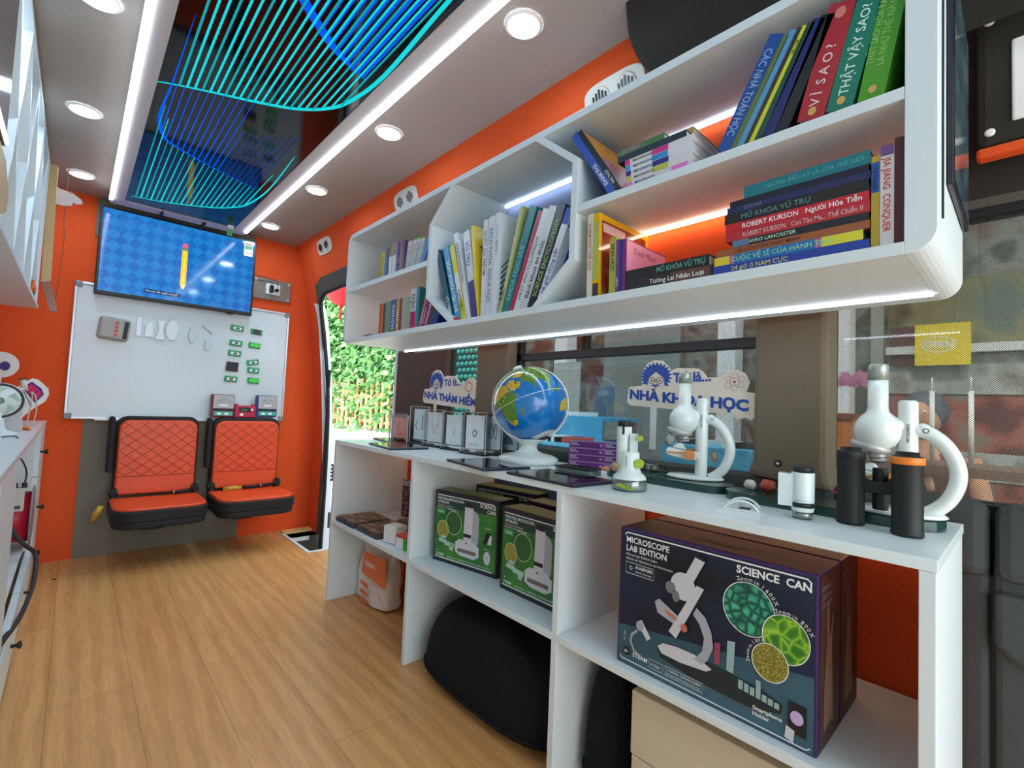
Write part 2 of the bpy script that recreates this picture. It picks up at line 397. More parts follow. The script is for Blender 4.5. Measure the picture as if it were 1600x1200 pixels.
# wall around the rear window: black band over the glass, dark lining above
c = MB()
c.box(1.32, 1.37, -0.9, 0.31, 1.352, 1.372, TRIM); c.box(1.325, 1.37, -0.9, 0.31, 1.335, 1.352, RUBBER)
struct('trim_16', c)
DK2 = mat('dark_lining', (56, 53, 48), 0.9, noise=0.2, nscale=220, spec=0.1)
c = MB(); c.box(1.368, 1.385, -0.95, 0.31, -0.5, 0.76, PAD); c.box(1.336, 1.37, -0.9, 0.31, -0.5, 0.62, PAD); struct('wall_rear_lower', c)
c = MB(); wall_strip(c, [(1.32, 1.37), (1.27, 1.70), (1.17, 1.96)], -0.9, 0.66, DK2); struct('wall_rear_right', c)
# dark moulded arch over the shelf at the rear
c = MB()
ar = [(0.97, 0.69, 1.951), (1.0, 0.70, 1.90), (1.035, 0.685, 1.84), (1.075, 0.655, 1.79), (1.13, 0.62, 1.72), (1.165, 0.60, 1.64)]
ar = lerp_poly(ar, 4); vs = []
for p in ar: vs += [p, Vector((p.x + 0.02, -0.6, p.z)), p + Vector((0.02, 0.012, 0))]
n = len(ar)
c.add(vs, [(3 * i, 3 * i + 3, 3 * i + 4, 3 * i + 1) for i in range(n - 1)] + [(3 * i, 3 * i + 2, 3 * i + 5, 3 * i + 3) for i in range(n - 1)], DK2, True)
struct('trim_17', c)
# orange edged fuse panel on the rear lining
t = thing('control_panel', 'dark panel with orange lower edge, white screw caps and white plate at the far right', 'control panel', (1.24, 0.03, 1.42))
c = MB(); c.box(0.0, 0.03, -0.4, 0.035, 0.02, 0.34, DKTRIM); c.build('panel_board', t, 0.012)
c = MB(); c.box(-0.001, 0.032, -0.4, 0.036, 0.0, 0.02, ORANGE); c.build('orange_edge', t, 0.006)
for z_ in (0.045, 0.262):
    c = MB(); c.lathe([(0.0075, 0), (0.0075, 0.003), (0.004, 0.005)], (0.0, 0.017, z_), INKW, -X, 16); c.build('screw_cap', t)
c = MB(); c.box(-0.006, 0.001, -0.25, -0.012, 0.055, 0.21, INKW); c.build('white_plate', t, 0.004)
# left wall and roof outside
c = MB(); wall_strip(c, [(-0.53, 0.0), (-0.50, 1.2), (-0.30, 1.96)], 2.0, 3.46, ORANGE, -0.02); wall_strip(c, [(-0.53, 0.0), (-0.50, 1.2), (-0.30, 1.96)], -1.3, 2.0, WHITE, -0.02); struct('wall_left', c)

# ------------------------------------------------------------------ windows
GL = clear('window_glass', (214, 218, 214), 0.10)
GLM = clear('window_glass_mesh', (214, 216, 212), 0.05, dots=0.27, k=1500.0, dark=(74, 78, 76))
def window(name, y0, y1, z0, z1, m, bars=()):
    g = MB(); g.box(1.345, 1.349, y0, y1, z0, z1, m); w_ = struct(name, g)
    if bars:
        b = MB()
        for (a, b_, c_, d) in bars: b.box(1.325, 1.352, a, b_, c_, d, BLACK)
        b.build('window_frame', w_, 0.003)
    return w_
window('window_1', 1.60, 1.93, 0.78, 1.2, clear('window_glass_dark', (170, 190, 188), 0.05))
window('window_2', 0.44, 1.45, 0.755, 1.30, clear('window_glass_film', (206, 210, 208), 0.10, dots=0.06, k=1600.0, dark=(80, 84, 84)), [(0.44, 1.45, 1.095, 1.125), (1.395, 1.45, 0.755, 1.3), (1.06, 1.085, 1.125, 1.3), (0.475, 0.492, 0.755, 1.3)])
window('window_3', -0.9, 0.33, 0.755, 1.36, GLM)

# ------------------------------------------------------------------ ceiling light panel
t = thing('ceiling_light_panel', 'long cream framed ceiling panel with black glass lit by cyan and blue lines', 'ceiling light', (0.39, 1.35, 1.951))
def W2(mb): return mb
o_ = Vector((-0.39, -1.35, -1.951))
c = MB(); FR = mat('panel_cream', (196, 188, 186), 0.5)
c.box(0.075, 0.133, -0.9, 3.31, 1.90, 1.9515, FR); c.box(0.645, 0.712, -0.9, 3.31, 1.90, 1.9515, FR); c.box(0.133, 0.645, 3.215, 3.31, 1.90, 1.9515, FR)
c.v = [tuple(Vector(v) + o_) for v in c.v]; c.build('panel_frame', t)
GLASSK = mat('black_glass', (10, 11, 16), 0.06, spec=0.3)
c = MB(); c.box(0.133, 0.645, -0.9, 3.215, 1.904, 1.94, GLASSK); c.v = [tuple(Vector(v) + o_) for v in c.v]; c.build('black_glass', t)
for x0, x1 in ((0.070, 0.086), (0.700, 0.716)):
    c = MB(); c.box(x0, x1, -0.9, 3.235, 1.893, 1.8995, glow('led_strip_panel', (226, 238, 255), 8.0)); c.v = [tuple(Vector(v) + o_) for v in c.v]; c.build('led_strip', t)
for x0 in (0.29, 0.49):
    c = MB(); c.box(x0, x0 + 0.012, 3.235, 3.39, 1.888, 1.8995, RUBBER); c.v = [tuple(Vector(v) + o_) for v in c.v]; c.build('bracket', t)
CY = glow('neon_cyan', (30, 222, 228), 0.72); BL = glow('neon_blue', (14, 96, 250), 0.66); TL = glow('neon_teal', (30, 190, 200), 0.55); BD = glow('neon_deep_blue', (44, 76, 220), 0.36)
ZP = 1.9030
C1 = lerp_poly([(0.115, 1.915, 0), (0.148, 1.884, 0), (0.271, 1.824, 0), (0.392, 1.77, 0), (0.50, 1.71, 0), (0.575, 1.63, 0), (0.614, 1.535, 0), (0.636, 1.332, 0), (0.618, 0.954, 0), (0.60, 0.4, 0)], 5)
C2 = lerp_poly([(0.172, 1.48, 0), (0.17, 1.84, 0), (0.163, 2.08, 0), (0.172, 2.192, 0), (0.19, 2.27, 0), (0.218, 2.323, 0), (0.30, 2.38, 0), (0.381, 2.427, 0), (0.585, 2.524, 0)], 5)
C3 = lerp_poly([(0.15, 3.13, 0), (0.178, 3.11, 0), (0.30, 3.07, 0), (0.478, 2.961, 0), (0.57, 2.85, 0), (0.608, 2.74, 0), (0.629, 2.476, 0), (0.61, 2.057, 0)], 5)
C4 = lerp_poly([(0.30, 1.12, 0), (0.339, 1.20, 0), (0.43, 1.29, 0), (0.511, 1.35, 0), (0.60, 1.39, 0)], 5)
def yat(C, x, lo=0, hi=99):
    for a, b in zip(C, C[1:]):
        if a.x <= x <= b.x and lo <= a.y <= hi: return a.y + (b.y - a.y) * (x - a.x) / (b.x - a.x + 1e-9)
    return None
def taper(n, w0, w1, w2): return [w0 + (w1 - w0) * min(1, 3 * i / n) if i < n * 0.6 else w1 + (w2 - w1) * (i - n * 0.6) / (n * 0.4) for i in range(n)]
c = MB(); oz = (0, 0, ZP)
for C, W_, m in ((C1, taper(len(C1), 0.002, 0.016, 0.010), CY), (C2, taper(len(C2), 0.0006, 0.012, 0.003), BL), (C3, taper(len(C3), 0.002, 0.014, 0.002), CY), (C4, taper(len(C4), 0.03, 0.026, 0.004), BL)):
    c.stroke([(p.x, p.y) for p in C], W_, oz, X, Y, m)
for k in range(22):
    x_ = 0.188 + k * 0.0198; y_ = yat(C1, x_)
    if y_: c.flat([(x_ - 0.0018, -0.6), (x_ + 0.0018, -0.6), (x_ + 0.0032, y_), (x_ - 0.0032, y_)], (0, 0, ZP - 0.0003), X, Y, CY if k % 3 else TL)
for k in range(21):
    x_ = 0.182 + k * 0.0205; y_ = yat(C2, x_, 2.15); ya = yat(C1, x_) or 1.5
    if y_: c.flat([(x_ - 0.0010, ya + (0 if k < 11 else 0.25)), (x_ + 0.0010, ya + (0 if k < 11 else 0.25)), (x_ + 0.0022, y_), (x_ - 0.0022, y_)], (0, 0, ZP - 0.0004), X, Y, BL if k < 12 else BD)
    yb = yat(C4, x_)
    if yb: c.flat([(x_ - 0.004, -0.4), (x_ + 0.004, -0.4), (x_ + 0.004, yb), (x_ - 0.004, yb)], (0, 0, ZP - 0.0002), X, Y, BL)
for k in range(22):
    x_ = 0.170 + k * 0.0203; y_ = yat(C3, x_, 2.5); ya = (yat(C2, x_, 2.15) or 2.30) - (0.0 if k > 1 else 0.15)
    if y_ and y_ > ya: c.flat([(x_ - 0.0012, ya), (x_ + 0.0012, ya), (x_ + 0.0034, y_), (x_ - 0.0034, y_)], (0, 0, ZP - 0.0005), X, Y, CY if k % 2 else TL)
c.v = [tuple(Vector(v) + o_) for v in c.v]; c.build('lit_line_pattern', t)
# sticker curling off the corner of the panel
c = MB(); m1 = mat('sticker_green', (60, 150, 90), 0.4)
c.add([(0.60, 3.165, 1.899), (0.632, 3.165, 1.899), (0.60, 3.195, 1.885), (0.632, 3.195, 1.885), (0.602, 3.20, 1.85), (0.63, 3.20, 1.85)], [(0, 1, 3, 2)], INKW); c.add([(0.60, 3.195, 1.885), (0.632, 3.195, 1.885), (0.63, 3.20, 1.845), (0.604, 3.20, 1.845)], [(0, 1, 2, 3)], m1)
c.v = [tuple(Vector(v) + o_) for v in c.v]; c.build('sticker', t)

# downlights
dl = None
spots = [(-0.02, 1.675, 'round ceiling downlight left of the panel, at the top edge of the photo'), (-0.038, 2.40, 'round downlight left of the ceiling panel, middle of its row'), (-0.041, 3.134, 'round downlight left of the ceiling panel, nearest the end wall'),
         (0.837, 0.928, 'large bright round downlight right of the ceiling panel, nearest of its row'), (0.836, 1.679, 'round downlight right of the ceiling panel, second nearest of its row'), (0.832, 2.418, 'round downlight right of the ceiling panel, third nearest of its row'), (0.824, 3.15, 'round downlight right of the ceiling panel, in the far corner by the screen')]
for x_, y_, lb in spots:
    if dl is None:
        dl = thing('downlight', lb, 'ceiling light', (x_, y_, 1.9515), 0, 'round downlights in the ceiling'); t = dl
        c = MB(); c.lathe([(0.052, 0), (0.050, -0.005), (0.043, -0.007), (0.042, -0.003)], (0, 0, 0), mat('lamp_rim', (236, 226, 216), 0.4), Z, 32, caps=False); c.build('lamp_rim', t)
        c = MB(); c.lathe([(0.042, -0.004), (0.0415, -0.0045)], (0, 0, 0), LAMP, Z, 32); c.build('diffuser', t)
    else:
        t = copy_tree(dl); t.location = (x_, y_, 1.9515); t['label'] = lb

# round vent plates on the orange band
vt = [(2.99, 1.862, 'cream vent plate with two grilles on the orange band in the far corner', 1), (2.0, 1.868, 'cream vent plate rising behind the shelf top, above its left part', 0), (0.815, 1.836, 'large cream vent plate half hidden behind the shelf, nearest the dark arch', 0)]
vp = None
for y_, z_, lb, near in vt:
    if vp is None:
        vp = thing('vent_plate', lb, 'air vent', (1.093, y_, z_), 0, 'vent plates on the orange band'); t = vp
        c = MB(); R_ = [(0.105 * math.cos(a) ** 1 if 0 else 0, 0) for a in ()]
        pl = []
        for k in range(36):
            a = 6.2832 * k / 36; cx, sx = math.cos(a), math.sin(a)
            pl.append((0.105 * (abs(cx) ** 0.55) * (1 if cx > 0 else -1), 0.048 * (abs(sx) ** 0.55) * (1 if sx > 0 else -1)))
        c.prism(pl, (0, 0, 0), -Y, Z, (0.012, 0, 0), CREAM); c.build('plate', t, 0.002)
        for s_ in (-0.045, 0.045):
            c = MB(); c.lathe([(0.034, 0), (0.034, 0.003), (0.030, 0.004)], (0.0, s_, 0), CREAM, -X, 24)
            for k in range(-2, 3):
                h_ = 0.026 * (1 - abs(k) / 4); c.box(-0.0055, -0.004, s_ + k * 0.011 - 0.0035, s_ + k * 0.011 + 0.0035, -h_, h_, BLACK)
            c.build('grille', t)
        t.rotation_euler = (0, math.radians(-16), 0)
    else:
        t = copy_tree(vp); t.location = (1.098, y_, z_); t['label'] = lb
# ------------------------------------------------------------------ lower cabinet along the right wall
A0, A1, T = 0.897, 1.276, 0.722
t = thing('open_cabinet', 'long white open cabinet with three bays along the right wall under the windows', 'cabinet', (1.085, 1.12, 0))
def rel(c, loc): c.v = [tuple(Vector(v) - Vector(loc)) for v in c.v]; return c
L0 = (1.085, 1.12, 0)
c = MB(); c.box(A0, A1, 0.086, 2.164, 0.704, T, WHITE_T); rel(c, L0).build('worktop', t, 0.0012)
for n_, (ya, yb) in (('end_panel', (0.088, 0.107)), ('divider', (0.777, 0.795)), ('divider', (1.468, 1.486)), ('end_panel', (2.146, 2.164))):
    c = MB(); c.box(A0 + 0.0005, A1 - 0.001, ya, yb, 0, 0.7038, WHITE); rel(c, L0).build(n_, t, 0.001)
for ya, yb in ((0.1072, 0.7768), (0.7952, 1.4678), (1.4862, 2.1458)):
    c = MB(); c.box(A0, A1 - 0.002, ya, yb, 0.344, 0.362, WHITE); rel(c, L0).build('shelf', t, 0.001)
LW = glow('added_bay_glow', (255, 212, 170), 5.0)  # unseen warm strips, added to brighten the bay interiors
for ya, yb in ((0.12, 0.76), (0.81, 1.45), (1.5, 2.13)):
    c = MB(); c.box(1.262, 1.270, ya, yb, 0.697, 0.7035, LW); rel(c, L0).build('led_strip', t)

# ---- green microscope boxes
GRN = ramp_mat('box_green', 'noise', 2.2, [(0.30, (22, 76, 48)), (0.5, (48, 116, 44)), (0.68, (80, 142, 44))], 0.35, (3, 3, 3))
PURD = mat('box_aubergine', (38, 26, 46), 0.4); GRN_D = mat('leaf_picture', (46, 92, 40), 0.5, noise=0.5, nscale=320); GRN_Y = mat('cell_picture', (150, 140, 50), 0.5, noise=0.35, nscale=420)
def green_box(loc, rz, label):
    t = thing('microscope_box', label, 'box', loc, rz, 'green portable microscope boxes')
    W_, H_, D_ = 0.288, 0.243, 0.078
    U = -Y; c = MB()
    c.box(0, D_, -W_, 0, 0, H_, PURD); c.build('carton', t, 0.0015)
    o = (-0.0006, 0, 0); c = MB()
    c.flat([(0.007, 0.012), (W_ - 0.007, 0.012), (W_ - 0.007, H_ - 0.016), (0.007, H_ - 0.016)], o, U, Z, GRN)
    o = (-0.001, 0, 0)
    c.flat([(0.007, 0.185), (W_ - 0.007, 0.195), (W_ - 0.007, H_ - 0.016), (0.007, H_ - 0.016)], o, U, Z, mat('box_dark_green', (26, 58, 46), 0.4))
    o = (-0.0014, 0, 0)
    c.flat([(0.012, 0.2265), (W_ - 0.018, 0.2265), (W_ - 0.018, 0.2295), (0.012, 0.2295)], o, U, Z, INKW)
    c.flat([(0.012, 0.014), (W_ - 0.018, 0.014), (W_ - 0.018, 0.017), (0.012, 0.017)], o, U, Z, INKW)
    c.text('PORTABLE MICROSCOPE-', (-0.0014, -0.014, 0.213), U, Z, 0.0085, INKW, maxw=0.125, bold=0.01)
    c.text('UPGRADE', (-0.0014, -0.014, 0.201), U, Z, 0.0085, INKW, bold=0.01)
    c.text('SCIENCE', (-0.0014, -0.276, 0.213), U, Z, 0.012, INKW, 'r', bold=0.02); c.text('CAN', (-0.0014, -0.276, 0.197), U, Z, 0.012, INKW, 'r', bold=0.02)
    c.text('Microscope Portatif Amélioré', (-0.0014, -0.014, 0.192), U, Z, 0.0045, INKW); c.text('Microscopio portátil mejorado', (-0.0014, -0.014, 0.185), U, Z, 0.0045, INKW)
    c.flat([(0.014, 0.165), (0.05, 0.165), (0.05, 0.179), (0.014, 0.179)], o, U, Z, mat('badge_green', (70, 170, 110), 0.4))
    c.text('AUGENSEE', (-0.0018, -0.018, 0.169), U, Z, 0.0045, INKW, maxw=0.028)
    for cx, cy, rx, ry, m in ((0.094, 0.141, 0.035, 0.038, GRN_D), (0.045, 0.113, 0.0255, 0.028, GRN_Y)):
        c.ell(cx, cy, rx, ry, o, U, Z, m); c.ring(cx, cy, rx + 0.002, ry + 0.002, 0.002, (-0.0016, 0, 0), U, Z, mat('pale_green', (190, 220, 150), 0.5))
    c.text('Zoom in 400X', (-0.0016, -0.066, 0.186 - 0.004), U, Z, 0.005, INKW, maxw=0.05)
    G1 = mat('print_grey', (206, 204, 208), 0.4); G2 = mat('print_grey_shade', (168, 168, 176), 0.4)
    c.flat([(0.175, 0.09), (0.207, 0.09), (0.208, 0.175), (0.198, 0.192), (0.175, 0.20)], o, U, Z, G2)
    o2 = (-0.0018, 0, 0)
    c.flat([(0.142, 0.09), (0.179, 0.09), (0.181, 0.205), (0.144, 0.205)], o2, U, Z, G1); c.flat([(0.148, 0.203), (0.177, 0.203), (0.177, 0.218), (0.148, 0.218)], o2, U, Z, INKK)
    c.flat([(0.107, 0.05), (0.13, 0.04), (0.19, 0.038), (0.212, 0.05), (0.212, 0.08), (0.19, 0.094), (0.125, 0.094), (0.107, 0.082)], (-0.0021, 0, 0), U, Z, G1)
    c.flat([(0.118, 0.052), (0.20, 0.052), (0.20, 0.064), (0.118, 0.064)], (-0.0024, 0, 0), U, Z, mat('print_brown', (120, 104, 100), 0.5))
    c.flat([(0.143, 0.105), (0.176, 0.105), (0.176, 0.116), (0.143, 0.116)], (-0.0024, 0, 0), U, Z, INKK); c.ell(0.155, 0.086, 0.003, 0.003, (-0.0024, 0, 0), U, Z, INKK, 12)
    c.flat([(0.227, 0.10), (0.243, 0.099), (0.259, 0.136), (0.243, 0.138)], o2, U, Z, INKK); c.flat([(0.246, 0.10), (0.262, 0.10), (0.265, 0.128), (0.256, 0.130)], o2, U, Z, G1)
    c.text('Smartphone', (-0.0018, -0.232, 0.148), U, Z, 0.0045, INKW)
    c.ell(0.247, 0.056, 0.0135, 0.021, o2, U, Z, G1); c.ell(0.247, 0.056, 0.003, 0.009, (-0.0021, 0, 0), U, Z, G2)
    c.text('Remote', (-0.0018, -0.236, 0.081), U, Z, 0.0045, INKW)
    for (a, b, w_, h_) in ((0.026, 0.07, 0.035, 0.013), (0.055, 0.062, 0.045, 0.014), (0.078, 0.05, 0.016, 0.02), (0.04, 0.086, 0.02, 0.008)):
        c.flat([(a, b), (a + w_, b - 0.004), (a + w_ + 0.004, b + h_ - 0.004), (a + 0.004, b + h_)], o2, U, Z, mat('print_glass', (176, 204, 190), 0.4))
    c.text('6+', (-0.0016, -0.02, 0.037), U, Z, 0.006, INKW); c.text('STEAM', (-0.0016, -0.018, 0.022), U, Z, 0.008, INKW, bold=0.02)
    c.text('EN FR ES DE  ⚠ WARNING  CHOKING HAZARD - Small parts', (-0.0016, -0.07, 0.022), U, Z, 0.005, INKW, maxw=0.19)
    c.build('front_print', t)
    c = MB(); c.flat([(0.004, 0.006), (D_ - 0.004, 0.006), (D_ - 0.004, H_ - 0.012), (0.004, H_ - 0.012)], (0, -W_ - 0.0006, 0), X, Z, mat('side_green', (44, 92, 42), 0.45, noise=0.4, nscale=40))
    c.flat([(0.02, 0.10), (0.06, 0.10), (0.058, 0.135), (0.022, 0.135)], (0, -W_ - 0.001, 0), X, Z, CREAM)
    c.flat([(0.006, 0.01), (W_ - 0.006, 0.01), (W_ - 0.006, D_ - 0.008), (0.006, D_ - 0.008)], (0.0, 0, H_ + 0.0004), -Y, X, mat('box_top_print', (104, 122, 60), 0.5, noise=0.35, nscale=30))
    c.build('side_print', t)
    return t
g = green_box((0.967, 1.426, 0.3622), math.radians(10.3), 'green portable microscope box standing at the left front of the middle bay')
for loc, rz, lb in (((0.985, 1.088, 0.3622), 0.0, 'green portable microscope box at the front of the middle bay, partly behind the right divider'),
                    ((1.165, 1.446, 0.3622), 9.0, 'green portable microscope box at the back of the middle bay, left of centre'),
                    ((1.12, 1.12, 0.3622), 0.0, 'green portable microscope box at the back of the middle bay, only a top corner showing')):
    q = copy_tree(g); q.location = loc; q.rotation_euler = (0, 0, math.radians(rz)); q['label'] = lb

# ---- big microscope cartons
NIGHT = ramp_mat('box_night', 'noise', 1.4, [(0.3, (8, 12, 22)), (0.7, (22, 44, 78))], 0.3, (2, 2, 4))
TEALP = ramp_mat('box_table', 'noise', 1.4, [(0.3, (38, 72, 86)), (0.7, (62, 104, 120))], 0.3, (2, 2, 6))
CELL1 = ramp_mat('cells_teal', 'edge', 62, [(0.0, (10, 66, 60)), (0.08, (20, 96, 80)), (0.3, (76, 178, 136))], 0.4)
CELL2 = ramp_mat('cells_green', 'edge', 48, [(0.0, (168, 206, 60)), (0.06, (96, 160, 36)), (0.22, (54, 116, 26))], 0.4)
CELL3 = ramp_mat('cells_yellow', 'edge', 190, [(0.0, (96, 88, 30)), (0.3, (176, 164, 66))], 0.4)
def big_box(loc, label):
    W_, H_, D_ = 0.386, 0.292, 0.128; U = -Y
    t = thing('microscope_carton', label, 'box', loc, 0, 'large microscope cartons')
    PUR = mat('carton_purple', (58, 30, 88), 0.4)
    c = MB(); c.box(0, D_, -W_, 0, 0, H_, PUR); c.build('carton', t, 0.003)
    def O(k): return (-0.0006 - 0.0004 * k, 0, 0)
    c = MB(); c.flat([(0.005, 0.004), (W_ - 0.005, 0.004), (W_ - 0.005, H_ - 0.006), (0.005, H_ - 0.006)], O(0), U, Z, NIGHT)
    c.flat([(0.005, 0.004), (W_ - 0.005, 0.004), (W_ - 0.005, 0.126), (0.095, 0.093), (0.005, 0.082)], O(1), U, Z, TEALP)
    c.stroke([(0.014, 0.276), (0.018, 0.282), (0.370, 0.282), (0.376, 0.276)], 0.0028, O(2), U, Z, INKW)
    c.stroke([(0.010, 0.016), (0.014, 0.0115), (0.370, 0.0075), (0.376, 0.012)], 0.002, O(2), U, Z, INKW)
    c.text('MICROSCOPE', (-0.0016, -0.018, 0.262), U, Z, 0.0125, INKW, maxw=0.102, bold=0.02); c.text('LAB EDITION', (-0.0016, -0.018, 0.244), U, Z, 0.0125, INKW, maxw=0.096, bold=0.02)
    c.text('Microscope Édition Labo', (-0.0016, -0.018, 0.234), U, Z, 0.0052, INKW); c.text('Edición de laboratorio de microscopio', (-0.0016, -0.018, 0.225), U, Z, 0.0052, INKW, maxw=0.11)
    c.stroke([(0.018, 0.196), (0.086, 0.196), (0.086, 0.219), (0.018, 0.219)], 0.001, O(2), U, Z, INKW, True); c.ring(0.03, 0.208, 0.004, 0.004, 0.001, O(2), U, Z, INKW)
    c.text('AUGENSEE', (-0.0016, -0.041, 0.209), U, Z, 0.0062, INKW, maxw=0.042, bold=0.015); c.text('Optical technology', (-0.0016, -0.041, 0.201), U, Z, 0.0038, INKW, maxw=0.04)
    c.text('SCIENCE  CAN', (-0.0016, -0.376, 0.262), U, Z, 0.0135, INKW, 'r', maxw=0.122, bold=0.03)
    for (cx, cy, rx, ry, m) in ((0.276, 0.202, 0.044, 0.046, CELL1), (0.338, 0.172, 0.0365, 0.0395, CELL2), (0.314, 0.124, 0.029, 0.031, CELL3)):
        k = 3 + [CELL1, CELL2, CELL3].index(m) * 2
        c.ell(cx, cy, rx, ry, O(k), U, Z, m, 40); c.ring(cx, cy, rx + 0.0012, ry + 0.0012, 0.0014, O(k + 1), U, Z, INKW, 40)
    def arc(tx, cx, cy, rr, a0, h):
        a = a0
        for ch in tx:
            w_ = 0.62 if ch not in 'il ' else 0.35; ar = math.radians(a)
            if ch != ' ':
                u_ = U * math.sin(ar) - Z * math.cos(ar); v_ = U * math.cos(ar) + Z * math.sin(ar)
                c.text(ch, Vector(O(10)) + U * (cx + rr * math.cos(ar)) + Z * (cy + rr * math.sin(ar)), u_, v_, h, INKW)
            a -= math.degrees(w_ * h * 1.45 / rr)
    arc('Zoom in 1600X', 0.276, 0.202, 0.050, 112, 0.0072); arc('Zoom in 800X', 0.338, 0.172, 0.0425, 112, 0.0066); arc('Zoom in 100X', 0.314, 0.124, 0.034, 198, 0.0058)
    G1 = mat('print_grey', (206, 204, 208), 0.4); G2 = mat('print_grey_shade', (168, 168, 176), 0.4); G3 = mat('print_dark', (24, 40, 44), 0.4)
    c.flat([(0.098, 0.065), (0.112, 0.078), (0.216, 0.080), (0.301, 0.072), (0.335, 0.062), (0.333, 0.046), (0.277, 0.032), (0.18, 0.036), (0.105, 0.049)], O(4), U, Z, G3)
    c.flat([(0.1, 0.069), (0.112, 0.079), (0.141, 0.083), (0.179, 0.083), (0.213, 0.069), (0.202, 0.061), (0.149, 0.056), (0.109, 0.058)], O(5), U, Z, G1)
    c.flat([(0.181, 0.173), (0.199, 0.16), (0.211, 0.136), (0.215, 0.11), (0.205, 0.083), (0.194, 0.071), (0.178, 0.074), (0.194, 0.096), (0.197, 0.121), (0.187, 0.144), (0.174, 0.158)], O(6), U, Z, G2)
    c.flat([(0.18, 0.215), (0.195, 0.212), (0.14, 0.099), (0.124, 0.108)], O(7), U, Z, G1)
    c.flat([(0.091, 0.156), (0.101, 0.165), (0.143, 0.144), (0.147, 0.134), (0.14, 0.124), (0.098, 0.136)], O(6), U, Z, G2); c.flat([(0.112, 0.15), (0.139, 0.14), (0.141, 0.133), (0.12, 0.139)], O(7), U, Z, mat('print_coral', (196, 110, 90), 0.5))
    c.flat([(0.140, 0.222), (0.172, 0.216), (0.196, 0.264), (0.177, 0.270), (0.158, 0.232)], O(8), U, Z, G1); c.flat([(0.177, 0.268), (0.194, 0.264), (0.197, 0.272), (0.181, 0.276)], O(9), U, Z, INKK)
    c.ell(0.152, 0.205, 0.026, 0.027, O(9), U, Z, G1); c.ell(0.126, 0.196, 0.011, 0.012, O(10), U, Z, mat('print_steel', (120, 116, 116), 0.4)); c.ell(0.138, 0.182, 0.008, 0.011, O(10), U, Z, mat('print_steel', (120, 116, 116), 0.4)); c.ell(0.157, 0.126, 0.007, 0.008, O(10), U, Z, mat('print_coral', (196, 110, 90), 0.5))
    c.flat([(0.217, 0.084), (0.228, 0.084), (0.228, 0.124), (0.217, 0.121)], O(6), U, Z, mat('print_rose', (150, 64, 90), 0.4)); c.flat([(0.24, 0.08), (0.253, 0.079), (0.255, 0.136), (0.241, 0.134)], O(6), U, Z, mat('print_glass2', (150, 176, 176), 0.4))
    for k in range(7): c.flat([(0.262 + k * 0.010, 0.058 - k * 0.001), (0.270 + k * 0.010, 0.058 - k * 0.001), (0.270 + k * 0.010, 0.074 - k * 0.002 + (0.018 if k == 3 else 0)), (0.262 + k * 0.010, 0.074 - k * 0.002 + (0.018 if k == 3 else 0))], O(7), U, Z, mat('print_glass2', (150, 176, 176), 0.4))
    c.stroke([(0.052, 0.082), (0.039, 0.07), (0.036, 0.055), (0.045, 0.038), (0.062, 0.032)], 0.005, O(6), U, Z, G2); c.flat([(0.05, 0.10), (0.062, 0.108), (0.084, 0.078), (0.076, 0.07)], O(7), U, Z, G1); c.ell(0.058, 0.094, 0.009, 0.01, O(8), U, Z, G2)
    arc('0-90°', 0.06, 0.06, 0.036, 190, 0.005)
    c.ell(0.027, 0.03, 0.0085, 0.0085, O(6), U, Z, INKK); c.text('8+', (-0.0035, -0.0225, 0.0275), U, Z, 0.006, INKW, bold=0.02); c.text('STEAM', (-0.0026, -0.042, 0.0245), U, Z, 0.0085, INKW, maxw=0.035, bold=0.02)
    for a, b in ((0.082, 0.112), (0.116, 0.196)): c.stroke([(a, 0.019), (b, 0.019), (b, 0.036), (a, 0.036)], 0.0008, O(6), U, Z, INKW, True)
    c.text('6 Sets', (-0.0026, -0.086, 0.024), U, Z, 0.006, INKW); c.text('⚠ WARNING  CHOKING HAZARD', (-0.0026, -0.119, 0.028), U, Z, 0.0045, INKW, maxw=0.073); c.text('Small parts. Not for children under 3 yrs', (-0.0026, -0.119, 0.0215), U, Z, 0.0035, INKW, maxw=0.073)
    c.text('Smartphone', (-0.0026, -0.287, 0.034), U, Z, 0.0068, INKW, maxw=0.05, bold=0.02); c.text('Holder', (-0.0026, -0.287, 0.024), U, Z, 0.0068, INKW, bold=0.02)
    c.flat([(0.344, 0.026), (0.371, 0.024), (0.371, 0.074), (0.344, 0.075)], O(7), U, Z, INKK); c.ell(0.357, 0.052, 0.010, 0.011, O(8), U, Z, mat('print_lilac', (196, 170, 214), 0.5, noise=0.4, nscale=500)); c.flat([(0.339, 0.014), (0.352, 0.01), (0.354, 0.03), (0.341, 0.034)], O(8), U, Z, G1)
    c.build('front_print', t)
    c = MB(); c.flat([(0.006, 0.004), (D_ - 0.002, 0.004), (D_ - 0.002, H_ - 0.004), (0.006, H_ - 0.004)], (0, -W_ - 0.0006, 0), X, Z, ramp_mat('carton_side', 'noise', 3, [(0.35, (38, 22, 34)), (0.7, (92, 58, 44))], 0.45, (2, 2, 1)))
    SH = mat('side_figure', (142, 112, 92), 0.45)
    c.flat([(0.03, 0.03), (0.085, 0.035), (0.08, 0.10), (0.075, 0.17), (0.085, 0.205), (0.078, 0.215), (0.068, 0.18), (0.058, 0.18), (0.055, 0.24), (0.046, 0.24), (0.045, 0.17), (0.032, 0.10)], (0, -W_ - 0.001, 0), X, Z, SH)
    for k, s_ in enumerate(('MICROSCOPE', 'LAB EDITION', 'SCIENCE CAN')): c.text(s_, (0.012, -W_ - 0.001, 0.262 - 0.014 * k), X, Z, 0.007, mat('side_ink', (150, 140, 150), 0.5), maxw=0.07)
    c.text('STEAM', (0.01, -W_ - 0.001, 0.02), Z, -X, 0.006, INKW) if 0 else None
